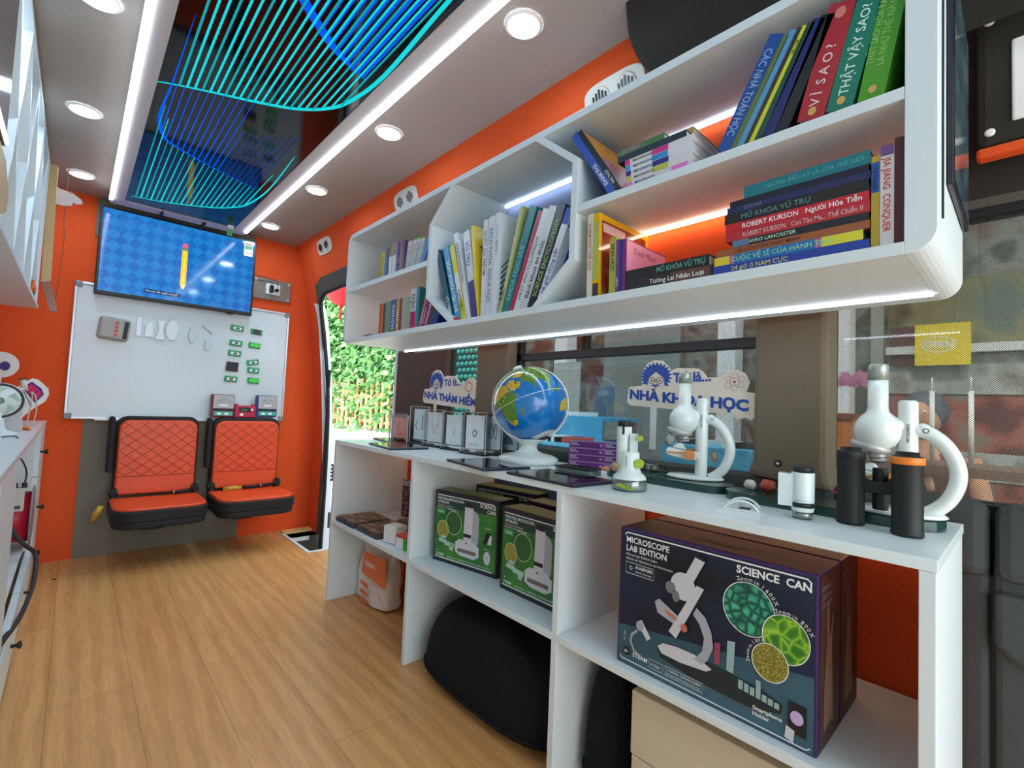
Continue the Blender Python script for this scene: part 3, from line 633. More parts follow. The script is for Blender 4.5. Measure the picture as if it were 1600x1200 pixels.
    c.flat([(0.004, 0.004), (W_ - 0.004, 0.004), (W_ - 0.004, D_ - 0.004), (0.004, D_ - 0.004)], (0, 0, H_ + 0.0004), -Y, X, mat('carton_top', (74, 44, 38), 0.5, noise=0.2, nscale=20))
    c.flat([(0.15, D_ - 0.06), (0.25, D_ - 0.06), (0.24, D_ - 0.085), (0.16, D_ - 0.085)], (0, 0, H_ + 0.001), -Y, X, INKK)
    c.build('side_print', t)
    return t
b1 = big_box((0.919, 0.620, 0.3622), 'large dark purple microscope carton in the right bay, front one with the full cover picture')
b2 = copy_tree(b1); b2.location = (1.0495, 0.620, 0.3622); b2['label'] = 'large dark purple microscope carton hidden behind the front one in the right bay'

# ---- left bay: sample cases, small boxes, booklet, shopping bag
t = thing('sample_case', 'flat clear lidded specimen case at the left end of the left bay shelf', 'case', (0.995, 2.03, 0.3625))
def case(t):
    c = MB(); c.box(-0.09, 0.09, -0.09, 0.09, 0, 0.018, mat('case_base', (60, 54, 62), 0.5)); c.build('base', t, 0.003)
    c = MB()
    for i in range(5):
        for j in range(4): c.box(-0.083 + i * 0.034, -0.055 + i * 0.034, -0.08 + j * 0.041, -0.045 + j * 0.041, 0.018, 0.0225, mat('specimen_%d' % ((i + j) % 3), ((118, 80, 62), (150, 116, 96), (88, 66, 70))[(i + j) % 3], 0.5, noise=0.4, nscale=90))
    for j in range(9): c.box(-0.085, 0.085, -0.082 + j * 0.0205, -0.0805 + j * 0.0205, 0.0225, 0.0232, mat('label_gold', (188, 140, 84), 0.5))
    c.build('contents', t)
case(t)
q = copy_tree(t); q.location = (1.185, 1.83, 0.3625); q['label'] = 'flat clear lidded specimen case at the back of the left bay'
q = copy_tree(t); q.location = (1.0, 1.83, 0.3625); q['label'] = 'flat clear lidded specimen case just left of the small white box'
c = MB(); c.box(-0.03, 0.03, -0.034, 0.034, 0, 0.068, mat('box_white', (222, 220, 216), 0.45)); tag(c.build('small_box', None, 0.006, (0.955, 1.675, 0.3625), (0, 0, 0.25)), 'small plain white box near the front of the left bay shelf', 'box')
t = thing('small_box', 'small white box with green side and red top, beside the left divider', 'box', (0.955, 1.578, 0.3625), 0.15)
c = MB(); c.box(-0.028, 0.03, -0.034, 0.034, 0, 0.05, mat('box_white', (222, 220, 216), 0.45)); c.build('carton', t, 0.001)
c = MB(); c.box(-0.0285, 0.0305, -0.0345, -0.008, 0.0, 0.042, mat('green_side', (32, 160, 50), 0.4)); c.box(-0.0287, 0.0307, -0.0347, 0.0347, 0.042, 0.0505, mat('red_lid', (200, 44, 40), 0.4)); c.build('printed_sleeve', t)
t = thing('booklet', 'upright red and cream picture booklet at the back of the left bay', 'booklet', (1.20, 1.99, 0.3625), 0.2)
c = MB(); c.box(0, 0.004, -0.05, 0.05, 0, 0.175, ramp_mat('comic_print', 'voronoi', 60, [(0.1, (196, 186, 170)), (0.35, (150, 60, 54)), (0.6, (66, 44, 62))], 0.5)); c.build('cover', t)
c = MB(); c.box(-0.0005, 0, -0.046, 0.046, 0.148, 0.170, CREAM); c.text('COMICS', (-0.001, 0.04, 0.153), -Y, Z, 0.012, INKK, maxw=0.08, bold=0.02); c.build('title_band', t)
# shopping bag
t = thing('shopping_bag', 'crumpled translucent white and orange plastic bag on the floor in the left bay', 'bag', (1.07, 2.0, 0.001), 0.0)
BAG = mat('bag_film', (228, 214, 206), 0.35, noise=0.08, nscale=12, bump=0.6)
random.seed(3)
def bag_shell():
    c = MB(); rows = 15; n = 30; vs = []
    for j in range(rows):
        z_ = 0.265 * j / (rows - 1); k = 1 - 0.10 * (j / rows) ** 2; th = 0.055 * (1 - 0.75 * (j / (rows - 1)) ** 3)
        for i in range(n):
            a = 6.2832 * i / n; cx, sx = math.cos(a), math.sin(a)
            px = th * (abs(cx) ** 0.5) * (1 if cx > 0 else -1); py = 0.145 * k * (abs(sx) ** 0.6) * (1 if sx > 0 else -1)
            jx = 0.006 * math.sin(5 * a + j * 0.9) + random.uniform(-0.003, 0.003); vs.append((px + jx + 0.01 * (j / rows), py + random.uniform(-0.003, 0.003), z_ + (0.012 * math.sin(3 * a) if j == rows - 1 else 0)))
    c.add(vs, [(j * n + i, j * n + (i + 1) % n, (j + 1) * n + (i + 1) % n, (j + 1) * n + i) for j in range(rows - 1) for i in range(n)] + [tuple(reversed(range(n))), tuple((rows - 1) * n + i for i in range(n))], BAG, True); return c
bag_shell().build('bag_body', t, sub=1)
c = MB(); BO = mat('bag_orange', (222, 106, 48), 0.4)
ox = -0.0655
def wob(a, b): return (ox + 0.0, a, b)
c.flat([(0.06, 0.135), (0.285, 0.12), (0.275, 0.245), (0.075, 0.235)], (ox, 0.10, 0), -Y, Z, BO)
for zz in (0.085, 0.048, 0.012): c.flat([(0.055, zz), (0.13, zz - 0.004), (0.13, zz + 0.014), (0.055, zz + 0.018)], (ox, 0.10, 0), -Y, Z, BO)
for zz in (0.10, 0.065, 0.03): c.text('alphabooks', (ox - 0.0006, -0.035, zz), -Y, Z, 0.008, mat('bag_ink', (190, 150, 130), 0.5), maxw=0.13)
c.text('alpha', (ox - 0.001, -0.015, 0.178), -Y, Z, 0.024, INKW, maxw=0.12, bold=0.02); c.ring(0.105, 0.188, 0.014, 0.014, 0.003, (ox - 0.001, 0.10, 0), -Y, Z, INKW); c.stroke([(0.094, 0.178), (0.118, 0.198)], 0.003, (ox - 0.001, 0.10, 0), -Y, Z, INKW)
c.build('bag_print', t)

# ---- black bean bags and cream storage boxes on the floor
BB = mat('black_cloth', (15, 17, 21), 0.85, noise=0.15, nscale=120, bump=0.4, spec=0.25)
def cushion(name, label, cx, cy, sx, sy, h, rz):
    t = thing(name, label, 'bean bag', (cx, cy, 0.0), rz, 'black bean bags under the cabinet')
    c = MB(); nu, nv = 40, 12; vs = []
    for j in range(nv + 1):
        p = math.pi / 2 * (j / nv)
        for i in range(nu):
            a = 6.2832 * i / nu; ca, sa = math.cos(a), math.sin(a)
            e = 0.62; qx = (abs(ca) ** e) * (1 if ca > 0 else -1); qy = (abs(sa) ** e) * (1 if sa > 0 else -1)
            rr = math.cos(p) ** 0.45 if j < nv else 0.02
            zz = 0.035 + (h - 0.035) * (math.sin(p) ** 1.0) * (1 + 0.05 * math.sin(4 * a + 1)) if j else 0.035
            vs.append((sx * qx * rr, sy * qy * rr, zz))
    low = [(sx * 0.97 * (abs(math.cos(6.2832 * i / nu)) ** 0.62) * (1 if math.cos(6.2832 * i / nu) > 0 else -1), sy * 0.97 * (abs(math.sin(6.2832 * i / nu)) ** 0.62) * (1 if math.sin(6.2832 * i / nu) > 0 else -1), 0.0) for i in range(nu)]
    vs = low + vs
    c.add(vs, [(j * nu + i, j * nu + (i + 1) % nu, (j + 1) * nu + (i + 1) % nu, (j + 1) * nu + i) for j in range(nv + 1) for i in range(nu)] + [tuple(reversed(range(nu)))], BB, True)
    c.build('cover', t, sub=1)
    c = MB(); c.tube([(sx * 1.005 * (abs(math.cos(6.2832 * i / 60)) ** 0.62) * (1 if math.cos(6.2832 * i / 60) > 0 else -1), sy * 1.005 * (abs(math.sin(6.2832 * i / 60)) ** 0.62) * (1 if math.sin(6.2832 * i / 60) > 0 else -1), 0.036) for i in range(61)], 0.005, BB, 6)
    c.build('piping', t)
    return t
cushion('bean_bag', 'large black bean bag bulging onto the floor from the middle bay', 1.085, 1.13, 0.185, 0.325, 0.25, 0.0)
cushion('bean_bag', 'black bean bag under the right bay, beside the cream storage box', 1.12, 0.70, 0.15, 0.072, 0.31, 0.0)
CB = mat('cream_box', (206, 192, 166), 0.6)
t = thing('storage_box', 'cream storage boxes unit on the floor under the right bay', 'box', (1.09, 0.36, 0.0))
t['label'] = 'cream lidded storage box on the floor under the right bay'
c = MB(); c.box(-0.14, 0.16, -0.23, 0.235, 0.0, 0.16, CB); c.build('body', t, 0.003)
c = MB(); c.box(-0.142, 0.162, -0.232, 0.237, 0.163, 0.298, CB); c.build('lid', t, 0.003)
# ------------------------------------------------------------------ things on the worktop
# tablets
t = thing('tablet', 'black tablet lying at the left front of the worktop, before the card stands', 'tablet', (1.0, 1.77, 0.7222), math.radians(-8), 'tablets on the worktop')
c = MB(); c.box(-0.082, 0.082, -0.125, 0.125, 0, 0.008, NAVYPL); c.build('shell', t, 0.003)
c = MB(); c.box(-0.076, 0.076, -0.117, 0.117, 0.0078, 0.0085, mat('screen_glass', (8, 9, 11), 0.05, spec=0.8)); c.build('screen', t)
for x_, y_, rz, lb in ((0.968, 1.155, -10, 'black tablet lying in front of the globe base, left of it'), (0.972, 0.855, -2, 'black tablet lying in front of the purple boxes'), (1.14, 2.02, -10, 'black tablet at the far left end of the worktop, under the pink card stand')):
    q = copy_tree(t); q.location = (x_, y_, 0.7222); q.rotation_euler = (0, 0, math.radians(rz)); q['label'] = lb

# clear acrylic stands with cards
ACR = clear('acrylic', (250, 252, 252), 0.035, 0.03)
ACE = mat('acrylic_edge', (196, 206, 206), 0.15, spec=0.7)
CARDS = [
 (1.165, 2.015, 0.11, 'grey', (200, 200, 214), 'clear stand with a lilac grey card at the far left of the row'),
 (1.120, 1.925, 0.105, 'pink', (236, 150, 140), 'clear stand with a salmon pink card, left part of the row'),
 (1.160, 1.815, 0.150, 'pen', (240, 242, 248), 'clear stand whose white card shows an upright pen drawing'),
 (1.150, 1.685, 0.140, 'crab', (246, 242, 242), 'clear stand with a pale card right of the pen drawing card'),
 (1.150, 1.545, 0.135, 'bolt', (250, 250, 252), 'clear stand with a narrow white card in the middle of the row'),
 (1.130, 1.385, 0.140, 'ring', (250, 250, 252), 'clear stand with a white card showing a small dark ring'),
 (1.185, 1.355, 0.140, 'seal', (236, 238, 244), 'clear stand with a grey shell drawing, just left of the globe'),
 (1.235, 1.315, 0.105, 'boat', (220, 228, 236), 'low clear stand with a grey drawing behind the globe base')]
for k, (x_, y_, h_, kind_, rgb, lb) in enumerate(CARDS):
    t = thing('card_stand', lb, 'display stand', (x_, y_ + 0.035, 0.7222), math.radians(10), 'clear card stands on the worktop')
    w_ = 0.062; H_ = h_ + 0.02
    c = MB(); c.box(-0.02, 0.02, -w_ - 0.004, w_ + 0.004, 0.0, 0.006, INKK); c.build('base', t, 0.001)
    c = MB(); c.box(-0.016, -0.0145, -w_, w_, 0.006, H_, ACR); c.box(0.0145, 0.016, -w_, w_, 0.006, H_, ACR); c.build('acrylic_panel', t)
    c = MB()
    for s_ in (-1, 1):
        c.box(-0.0145, 0.0145, s_ * w_ - 0.001, s_ * w_ + 0.001, 0.006, H_, ACR)
        c.box(-0.0165, -0.014, s_ * w_ - 0.0012, s_ * w_ + 0.0012, 0.006, H_, ACE)
    c.box(-0.0165, -0.014, -w_, w_, H_ - 0.0018, H_, ACE); c.box(-0.0145, 0.0145, -w_, w_, H_ - 0.0012, H_, ACR); c.build('acrylic_edge', t)
    m = mat('card_' + kind_, rgb, 0.5); cw = 0.046
    c = MB(); c.box(-0.006, -0.005, -cw, cw, 0.022, H_ - 0.012, m)
    ink = mat('card_ink', (120, 124, 134), 0.5); o = (-0.0066, 0, 0.0); mz = (H_) / 2
    c.ell(-0.034, H_ - 0.02, 0.002, 0.003, o, Y, Z, INKK, 10)
    if kind_ == 'pen': c.stroke([(-0.01, mz + 0.045), (-0.01, mz - 0.02)], 0.006, o, Y, Z, ink); c.stroke([(0.022, mz + 0.02), (0.034, mz), (0.022, mz - 0.02)], 0.005, o, Y, Z, ink)
    elif kind_ == 'ring': c.ring(0, mz, 0.012, 0.014, 0.005, o, Y, Z, ink); c.text('KÍNH LÚP', (-0.0068, 0.026, mz - 0.045), -Y, Z, 0.006, mat('card_blue', (90, 120, 190), 0.5))
    elif kind_ == 'seal': c.ring(0, mz + 0.01, 0.012, 0.03, 0.006, o, Y, Z, ink); c.ring(-0.022, mz + 0.01, 0.008, 0.03, 0.004, o, Y, Z, ink)
    elif kind_ == 'boat': c.flat([(-0.028, mz - 0.02), (0.028, mz - 0.02), (0.02, mz), (0, mz + 0.015), (-0.022, mz)], o, Y, Z, ink)
    elif kind_ == 'bolt': c.stroke([(0.006, mz + 0.012), (-0.006, mz), (0.006, mz - 0.004), (-0.004, mz - 0.016)], 0.003, o, Y, Z, ink)
    elif kind_ == 'pink': c.stroke([(0.0, mz + 0.03), (0.02, mz + 0.005), (0.01, mz - 0.01)], 0.008, o, Y, Z, ink); c.text('NGÓN', (-0.0068, 0.02, 0.034), -Y, Z, 0.008, mat('card_red', (200, 70, 60), 0.5), bold=0.02)
    else: c.stroke([(-0.02, mz + 0.02), (0.0, mz - 0.01), (0.02, mz + 0.02), (0.01, mz - 0.02), (-0.01, mz - 0.02)], 0.0025, o, Y, Z, ink)
    c.build('card', t)

# globe
t = thing('globe', 'blue picture globe with green and yellow continents on a white base', 'globe', (1.145, 1.150, 0.722))
c = MB(); c.lathe([(0.0, 0.0), (0.095, 0.0), (0.103, 0.008), (0.101, 0.018), (0.085, 0.027), (0.05, 0.034), (0.034, 0.042), (0.028, 0.054), (0.031, 0.064), (0.046, 0.074), (0.058, 0.080), (0.05, 0.082), (0.0, 0.076)], (0, 0, 0), PLASTIC, Z, 48, caps=False); c.build('base', t)
GC = Vector((0.005, 0.005, 0.200)); GR = 0.126
V = (Vector((0, 0, 0.91)) - (Vector((1.145, 1.150, 0.722)) + GC)).normalized(); R_ = Vector((0, 0, 1)).cross(V).normalized(); U_ = V.cross(R_)
rl = math.radians(22); R2 = R_ * math.cos(rl) + U_ * math.sin(rl); U2 = U_ * math.cos(rl) - R_ * math.sin(rl)
lat0, lon0 = math.radians(-13), 62.0
NP = U2 * math.cos(lat0) + V * math.sin(lat0) * 1.0
E1 = V * math.cos(lat0) - U2 * math.sin(lat0)       # lat 0, lon lon0
E2 = R2                                             # lat 0, lon lon0 + 90
def gp(lat, lon, r=GR):
    a, b = math.radians(lat), math.radians(lon - lon0)
    return GC + (NP * math.sin(a) + E1 * (math.cos(a) * math.cos(b)) + E2 * (math.cos(a) * math.sin(b))) * r
LAND = {
 'green': [[(-17, 21), (-10, 30), (10, 37), (25, 32), (34, 29), (37, 20), (43, 11), (51, 11), (42, -2), (40, -10), (35, -22), (32, -28), (27, -33), (20, -34), (17, -28), (12, -17), (12, -6), (8, 3), (4, 5), (-5, 5), (-13, 9)],
           [(27, 40), (60, 45), (60, 25), (66, 24), (73, 18), (77, 8), (80, 14), (88, 22), (95, 16), (99, 7), (104, 2), (103, 12), (108, 12), (108, 20), (120, 26), (122, 38), (130, 40), (142, 52), (160, 60), (180, 66), (180, 74), (100, 77), (60, 70), (30, 70), (12, 62), (5, 54), (-8, 43), (3, 42), (15, 44)],
           [(95, 5), (105, -6), (106, -2), (99, 3)], [(109, 1), (117, 4), (118, -3), (111, -3)], [(131, -1), (150, -6), (147, -9), (138, -7)], [(114, -8), (106, -7), (106, -8.5), (114, -9)],
           [(44, -25), (47, -25), (50, -15), (49, -12), (44, -17)], [(79.5, 6), (82, 7), (80.5, 9.5)]],
 'yellow': [[(-17, 21), (-10, 31), (10, 37), (25, 32), (33, 31), (36, 20), (38, 16), (15, 14), (-16, 14)], [(35, 29), (43, 13), (53, 16), (60, 23), (51, 30), (48, 34), (36, 36)],
            [(32, -28), (27, -33.8), (19, -34.5), (12, -17), (17, -24), (22, -28), (28, -26)], [(45, 40), (60, 48), (70, 42), (62, 36), (48, 38)],
            [(113, -22), (114, -34), (124, -33), (132, -32), (138, -35), (147, -38), (153, -30), (146, -19), (142, -11), (136, -12), (130, -15), (122, -18)]],
 'ice': [[(-180, -90), (-180, -70), (0, -70), (40, -68), (90, -66), (150, -67), (180, -72), (180, -90)]]}
def inside(p, poly):
    x_, y_ = p; r = False
    for (x0, y0), (x1, y1) in zip(poly, poly[1:] + poly[:1]):
        if (y0 > y_) != (y1 > y_) and x_ < (x1 - x0) * (y_ - y0) / (y1 - y0) + x0: r = not r
    return r
SEA = mat('globe_sea', (14, 118, 196), 0.18, noise=0.12, nscale=14, coat=0.6); LG = mat('globe_land', (92, 138, 36), 0.2, noise=0.35, nscale=60, coat=0.6)
LY = mat('globe_desert', (222, 190, 40), 0.2, noise=0.15, nscale=40, coat=0.6); ICE = mat('globe_ice', (206, 214, 220), 0.25, coat=0.6); FIG = [mat('globe_fig_%d' % i, cc, 0.3) for i, cc in enumerate(((180, 60, 40), (60, 44, 34), (224, 224, 220), (40, 70, 150)))]
c = MB(); st = 2.0; NLON, NLAT = 180, 90; vs = []
for j in range(NLAT + 1):
    for i in range(NLON): vs.append(gp(-90 + j * st, -180 + i * st))
k0 = c.mi(SEA); ids = {'green': c.mi(LG), 'yellow': c.mi(LY), 'ice': c.mi(ICE)}; figs = [c.mi(m) for m in FIG]
random.seed(5); fs = []
c.v = [tuple(v) for v in vs]
for j in range(NLAT):
    for i in range(NLON):
        la, lo = -89 + j * st, -179 + i * st; k = k0
        for nm in ('green', 'yellow', 'ice'):
            for pl in LAND[nm]:
                if inside((lo, la), pl): k = ids[nm]
        if k in (ids['green'], ids['yellow']) and random.random() < 0.07: k = figs[random.choice((0, 1, 1, 2))]
        elif k == k0 and random.random() < 0.006: k = figs[random.choice((2, 3, 3))]
        c.f.append((j * NLON + i, j * NLON + (i + 1) % NLON, (j + 1) * NLON + (i + 1) % NLON, (j + 1) * NLON + i)); c.m.append((k, True))
c.build('sphere', t)
c = MB(); c.tube([gp(0, lo, GR + 0.0003) for lo in range(-180, 181, 6)], 0.0009, INKW, 6); c.build('equator_line', t)
c = MB(); c.tube([gp(la, lon0 + 92, GR + 0.003) for la in range(-80, 91, 6)] , 0.0035, PLASTIC, 8); c.tube([gp(la, lon0 - 82, GR + 0.003) for la in range(-80, 91, 6)], 0.0035, PLASTIC, 8); c.build('meridian_ring', t)
c = MB(); c.tube([gp(90 - k * 6, lon0 + 10, GR + 0.003) for k in range(0, 11)], 0.0012, PLASTIC, 6); c.build('charging_cable', t)
c = MB(); c.cyl(gp(90, 0, GR - 0.004), gp(90, 0, GR + 0.012), 0.017, PLASTIC, 20); c.cyl(gp(-90, 0, GR - 0.004), gp(-90, 0, GR + 0.006), 0.017, INKK, 20); c.build('axis_cap', t)

# purple slide boxes, stack of four, and a clear case in front
pb = None
PUR2 = mat('slide_box_purple', (92, 34, 106), 0.4); LIL = mat('lilac_edge', (186, 150, 200), 0.5)
for k in range(4):
    lb = ('purple prepared slide box at the bottom of the stack of four', 'purple prepared slide box, second from the bottom of the stack', 'purple prepared slide box, second from the top of the stack', 'purple prepared slide box on top of the stack beside the globe')[k]
    if pb is None:
        pb = t = thing('slide_box', lb, 'box', (1.192, 1.012, 0.7224), math.radians(21), 'stack of purple slide boxes')
        c = MB(); c.box(0, 0.05, -0.165, 0.0, 0, 0.0212, PUR2); c.build('carton', t, 0.0008)
        c = MB(); o = (-0.0005, 0, 0)
        c.text('MADE BY PREPARED SLIDES', o, -Y, Z, 0.004, INKW, maxw=0.03) if 0 else None
        c.text('BOX OF', (-0.0006, -0.005, 0.0140), -Y, Z, 0.004, INKW, bold=0.01); c.text('INSECTION', (-0.0006, -0.005, 0.0080), -Y, Z, 0.004, INKW, bold=0.01)
        c.ell(0.106, 0.012, 0.004, 0.004, o, -Y, Z, LIL, 12); c.stroke([(0.001, 0.0008), (0.164, 0.0008), (0.164, 0.0205), (0.001, 0.0205)], 0.001, o, -Y, Z, LIL, True); c.stroke([(0.116, 0.0008), (0.116, 0.0205)], 0.001, o, -Y, Z, LIL); c.text('BOX OF', (-0.0006, -0.121, 0.0140), -Y, Z, 0.004, INKW, bold=0.01); c.text('INSECTION', (-0.0006, -0.121, 0.0080), -Y, Z, 0.004, INKW, bold=0.01)
        c.stroke([(0.001, 0.0008), (0.049, 0.0008), (0.049, 0.0205), (0.001, 0.0205)], 0.001, (0, -0.1656, 0), X, Z, LIL, True)
        c.build('print', t)
    else:
        t = copy_tree(pb); t.location = (1.192 + (0.002, -0.002, 0.002)[k - 1], 1.012 + (0.001, -0.001, 0.0)[k - 1], 0.7224 + 0.0215 * k); t['label'] = lb
t = thing('clear_case', 'low clear plastic case with a dark lid between the tablet and the purple boxes', 'case', (1.035, 0.965, 0.7222), 0.1)
t.location = (1.06, 0.93, 0.7308)
t.location = (1.09, 0.915, 0.7222)
c = MB(); c.box(-0.03, 0.03, -0.085, 0.035, 0, 0.018, clear('case_clear', (214, 222, 222), 0.2, 0.1)); c.box(-0.026, 0.026, -0.08, 0.03, 0.002, 0.014, mat('case_fill', (186, 190, 186), 0.4, noise=0.2, nscale=80)); c.build('body', t, 0.001)
c = MB(); c.box(-0.032, 0.032, -0.087, 0.037, 0.018, 0.0215, INKK); c.box(-0.027, 0.027, -0.08, 0.03, 0.0215, 0.0225, clear('case_clear', (214, 222, 222), 0.2, 0.1)); c.build('lid', t, 0.001)

# microscopes
SILV = mat('silver_plastic', (188, 188, 186), 0.3, metal=0.25)
KNOB = mat('copper_knob', (206, 134, 74), 0.35, noise=0.35, nscale=160)
def microscope(loc, psi, label):
    t = thing('microscope', label, 'microscope', loc, math.radians(psi), 'white student microscopes')
    # local: u (image right) = -y, up = z, away = x
    def P(u, z, x=0.0): return Vector((x, -u, z))
    c = MB(); n = 40
    c.lathe([(0.0, 0.0), (0.047, 0.0), (0.05, 0.003), (0.046, 0.008), (0.0, 0.009)], (0, 0, 0), PLASTIC, Z, n, caps=False)
    c.v = [(x, y * 1.45, z) for x, y, z in c.v]; c.build('foot', t)
    c = MB(); pts = [P(0.022, 0.158), P(0.045, 0.152), P(0.068, 0.130), P(0.082, 0.098), P(0.083, 0.066), P(0.071, 0.034), P(0.052, 0.013), P(0.036, 0.004)]
    c.tube(lerp_poly(pts, 4), 0.0125, PLASTIC, 14, 1.0); c.ball(P(0.036, 0.158), 0.0125, PLASTIC, 16, 10); c.build('arm', t)
    c = MB(); c.lathe([(0.005, 0), (0.005, 0.0006)], P(0.040, 0.157, -0.0125), INKK, -X, 6, caps=True); c.lathe([(0.0034, 0.0006), (0.0034, 0.0009)], P(0.040, 0.157, -0.0125), PLASTIC, -X, 6); c.build('maker_badge', t)
    c = MB(); c.lathe([(0.0155, 0.004), (0.0155, 0.178), (0.0148, 0.180), (0.0152, 0.182), (0.0152, 0.208), (0.012, 0.212), (0.0, 0.212)], P(0.015, 0), PLASTIC, Z, 28, caps=False)
    c.text('SCIENCE CAN', P(0.0125, 0.168, -0.0163), -Z, -Y, 0.0045, INKK, maxw=0.034, bold=0.02); c.build('column', t)
    c = MB(); c.lathe([(0.0, -0.038), (0.015, -0.0355), (0.028, -0.027), (0.0365, -0.013), (0.039, 0.0), (0.0365, 0.014), (0.029, 0.026), (0.019, 0.036), (0.0165, 0.045), (0.0163, 0.10), (0.0, 0.101)], P(-0.030, 0.152), PLASTIC, Z, 36, caps=False)
    c.tube([P(-0.02, 0.165), P(0.0, 0.163), P(0.012, 0.165)], [0.022, 0.017, 0.014], PLASTIC, 16); c.build('head', t)
    c = MB(); c.lathe([(0.0168, 0.25), (0.0168, 0.278), (0.015, 0.281), (0.013, 0.281), (0.012, 0.276)], P(-0.030, 0), mat('eyepiece', (158, 166, 158), 0.12, metal=0.35), Z, 28); c.build('eyepiece', t)
    ax = Vector((0, 0.22, -1)).normalized()
    c = MB(); c.lathe([(0.030, 0), (0.0335, 0.004), (0.0335, 0.009), (0.028, 0.014), (0.02, 0.016), (0, 0.016)], P(-0.040, 0.128), SILV, ax, 32); c.build('nosepiece', t)
    for (a, b, r) in ((P(-0.052, 0.118), P(-0.073, 0.088), 0.0115), (P(-0.030, 0.112), P(-0.028, 0.094), 0.0135)):
        d = (b - a).normalized(); c = MB(); c.cyl(a, b, r, SILV, 20, r * 0.92); c.cyl(b, b + d * 0.003, r * 0.95, INKK, 20, r * 0.6); c.cyl(a + d * 0.010, a + d * 0.012, r * 1.08, mat('dark_ring', (90, 90, 92), 0.4), 20); c.build('objective', t)
    c = MB(); c.prism([(-0.072, 0.070), (-0.068, 0.078), (-0.03, 0.073), (0.012, 0.070), (0.012, 0.050), (-0.02, 0.048), (-0.07, 0.058)], P(0, 0, -0.02), -Y, Z, (0.04, 0, 0), PLASTIC)
    c.prism([(-0.05, 0.088), (-0.035, 0.092), (-0.022, 0.073), (-0.058, 0.077)], P(0, 0, -0.008), -Y, Z, (0.016, 0, 0), PLASTIC)
    c.build('stage', t, 0.003)
    c = MB(); c.box(-0.0206, -0.0202, 0.028, 0.068, 0.062, 0.067, KNOB); c.build('stage_clip', t)
    for x0, x1, u_, z_ in ((-0.036, -0.020, -0.012, 0.062), (0.020, 0.036, -0.012, 0.062)):
        c = MB(); c.cyl(P(u_, z_, x0), P(u_, z_, x1), 0.0135, KNOB, 24); c.build('focus_knob', t, 0.001)
    c = MB(); c.cyl(P(0.040, 0.058, 0.012), P(0.052, 0.060, 0.012), 0.013, mat('brown_knob', (150, 120, 100), 0.4), 20); c.build('light_knob', t)
    return t
microscope((1.222, 0.600, 0.7418), 20, 'white student microscope with copper knobs standing before the middle window')
microscope((1.150, 0.168, 0.7418), 8, 'white student microscope at the right end, behind the black binoculars')

# dark green base trays
DG = mat('tray_green', (22, 60, 56), 0.25, coat=0.3); DG2 = mat('tray_teal', (22, 108, 108), 0.3)
def tray(loc, L_, Wd, label, psi):
    t = thing('base_tray', label, 'tray', loc, math.radians(psi), 'dark green microscope trays')
    def outl(k, n=16):
        P = []
        for i in range(n + 1): a = -math.pi / 2 + math.pi * i / n; P.append((L_ / 2 - Wd / 2 + k * Wd / 2 * math.cos(a), k * Wd / 2 * math.sin(a)))
        for i in range(n + 1): a = math.pi / 2 + math.pi * i / n; P.append((-L_ / 2 + Wd / 2 + k * Wd / 2 * math.cos(a), k * Wd / 2 * math.sin(a)))
        return P
    c = MB(); c.prism(outl(1), (0, 0, 0), -Y, X, (0, 0, 0.018), DG2 if L_ > 0.4 and loc[1] < 0.4 else DG); c.flat(outl(0.97), (0, 0, 0.0184), -Y, X, DG); c.build('body', t)
    c = MB()
    for k in range(5):
        u_ = -L_ / 2 + 0.06 + k * 0.032; c.box(-0.03, 0.03, -u_ - 0.012, -u_ + 0.012, 0.0184, 0.0188, mat('tray_recess', (12, 34, 34), 0.2)); c.ring(u_, 0, 0.012, 0.034, 0.002, (0, 0, 0.0192), -Y, X, DG2)
    c.build('recess', t)
tray((1.19, 0.665, 0.7222), 0.36, 0.115, 'dark green oval tray under the microscope before the middle window', 0)
tray((1.155, 0.292, 0.7222), 0.385, 0.12, 'dark green oval tray at the right end, carrying rocks and the microscope', 0)

# handheld microscope on a clear base (left) and white one standing (right)
t = thing('pocket_microscope', 'white pocket microscope with black top and lime focus wheel on a clear base', 'microscope', (1.0, 0.655, 0.7222), math.radians(22))
c = MB(); c.lathe([(0.040, 0.0), (0.042, 0.004), (0.042, 0.024), (0.040, 0.027)], (0, 0, 0), clear('case_clear', (214, 222, 222), 0.2, 0.1), Z, 36); c.lathe([(0.036, 0.003), (0.036, 0.02)], (0, 0, 0), mat('base_fill', (190, 194, 182), 0.4, noise=0.2, nscale=60), Z, 30); c.text('C E', (-0.0425, 0.0, 0.010), -Y, Z, 0.007, INKK); c.build('clear_base', t)
c = MB(); c.prism([(-0.025, 0.014), (0.01, 0.004), (0.02, 0.010), (-0.015, 0.019)], (-0.0425, 0.0, 0), -Y, Z, (0.002, 0, 0), mat('lime', (150, 170, 40), 0.4)); c.build('tweezers', t)
c = MB(); c.lathe([(0.040, 0.027), (0.038, 0.034), (0.028, 0.042), (0.0235, 0.055), (0.0225, 0.088), (0.019, 0.092), (0.0, 0.092)], (0, 0, 0), PLASTIC, Z, 32, caps=False)
c.text('SCIENCE CAN', (-0.0232, 0.006, 0.082), -Z, -Y, 0.004, INKK, maxw=0.04); c.build('body', t)
c = MB(); c.lathe([(0.018, 0.06), (0.018, 0.150), (0.014, 0.152)], (0.004, 0.016, 0), PLASTIC, Z, 28); c.box(-0.016, 0.012, -0.016, -0.002, 0.09, 0.135, PLASTIC); c.build('tube', t, 0.0)
c = MB(); c.lathe([(0.0165, 0.150), (0.0165, 0.164), (0.014, 0.165)], (0.004, 0.016, 0), INKK, Z, 28); c.box(-0.0152, -0.0142, 0.012, 0.017, 0.132, 0.152, INKK); c.build('eyepiece', t)
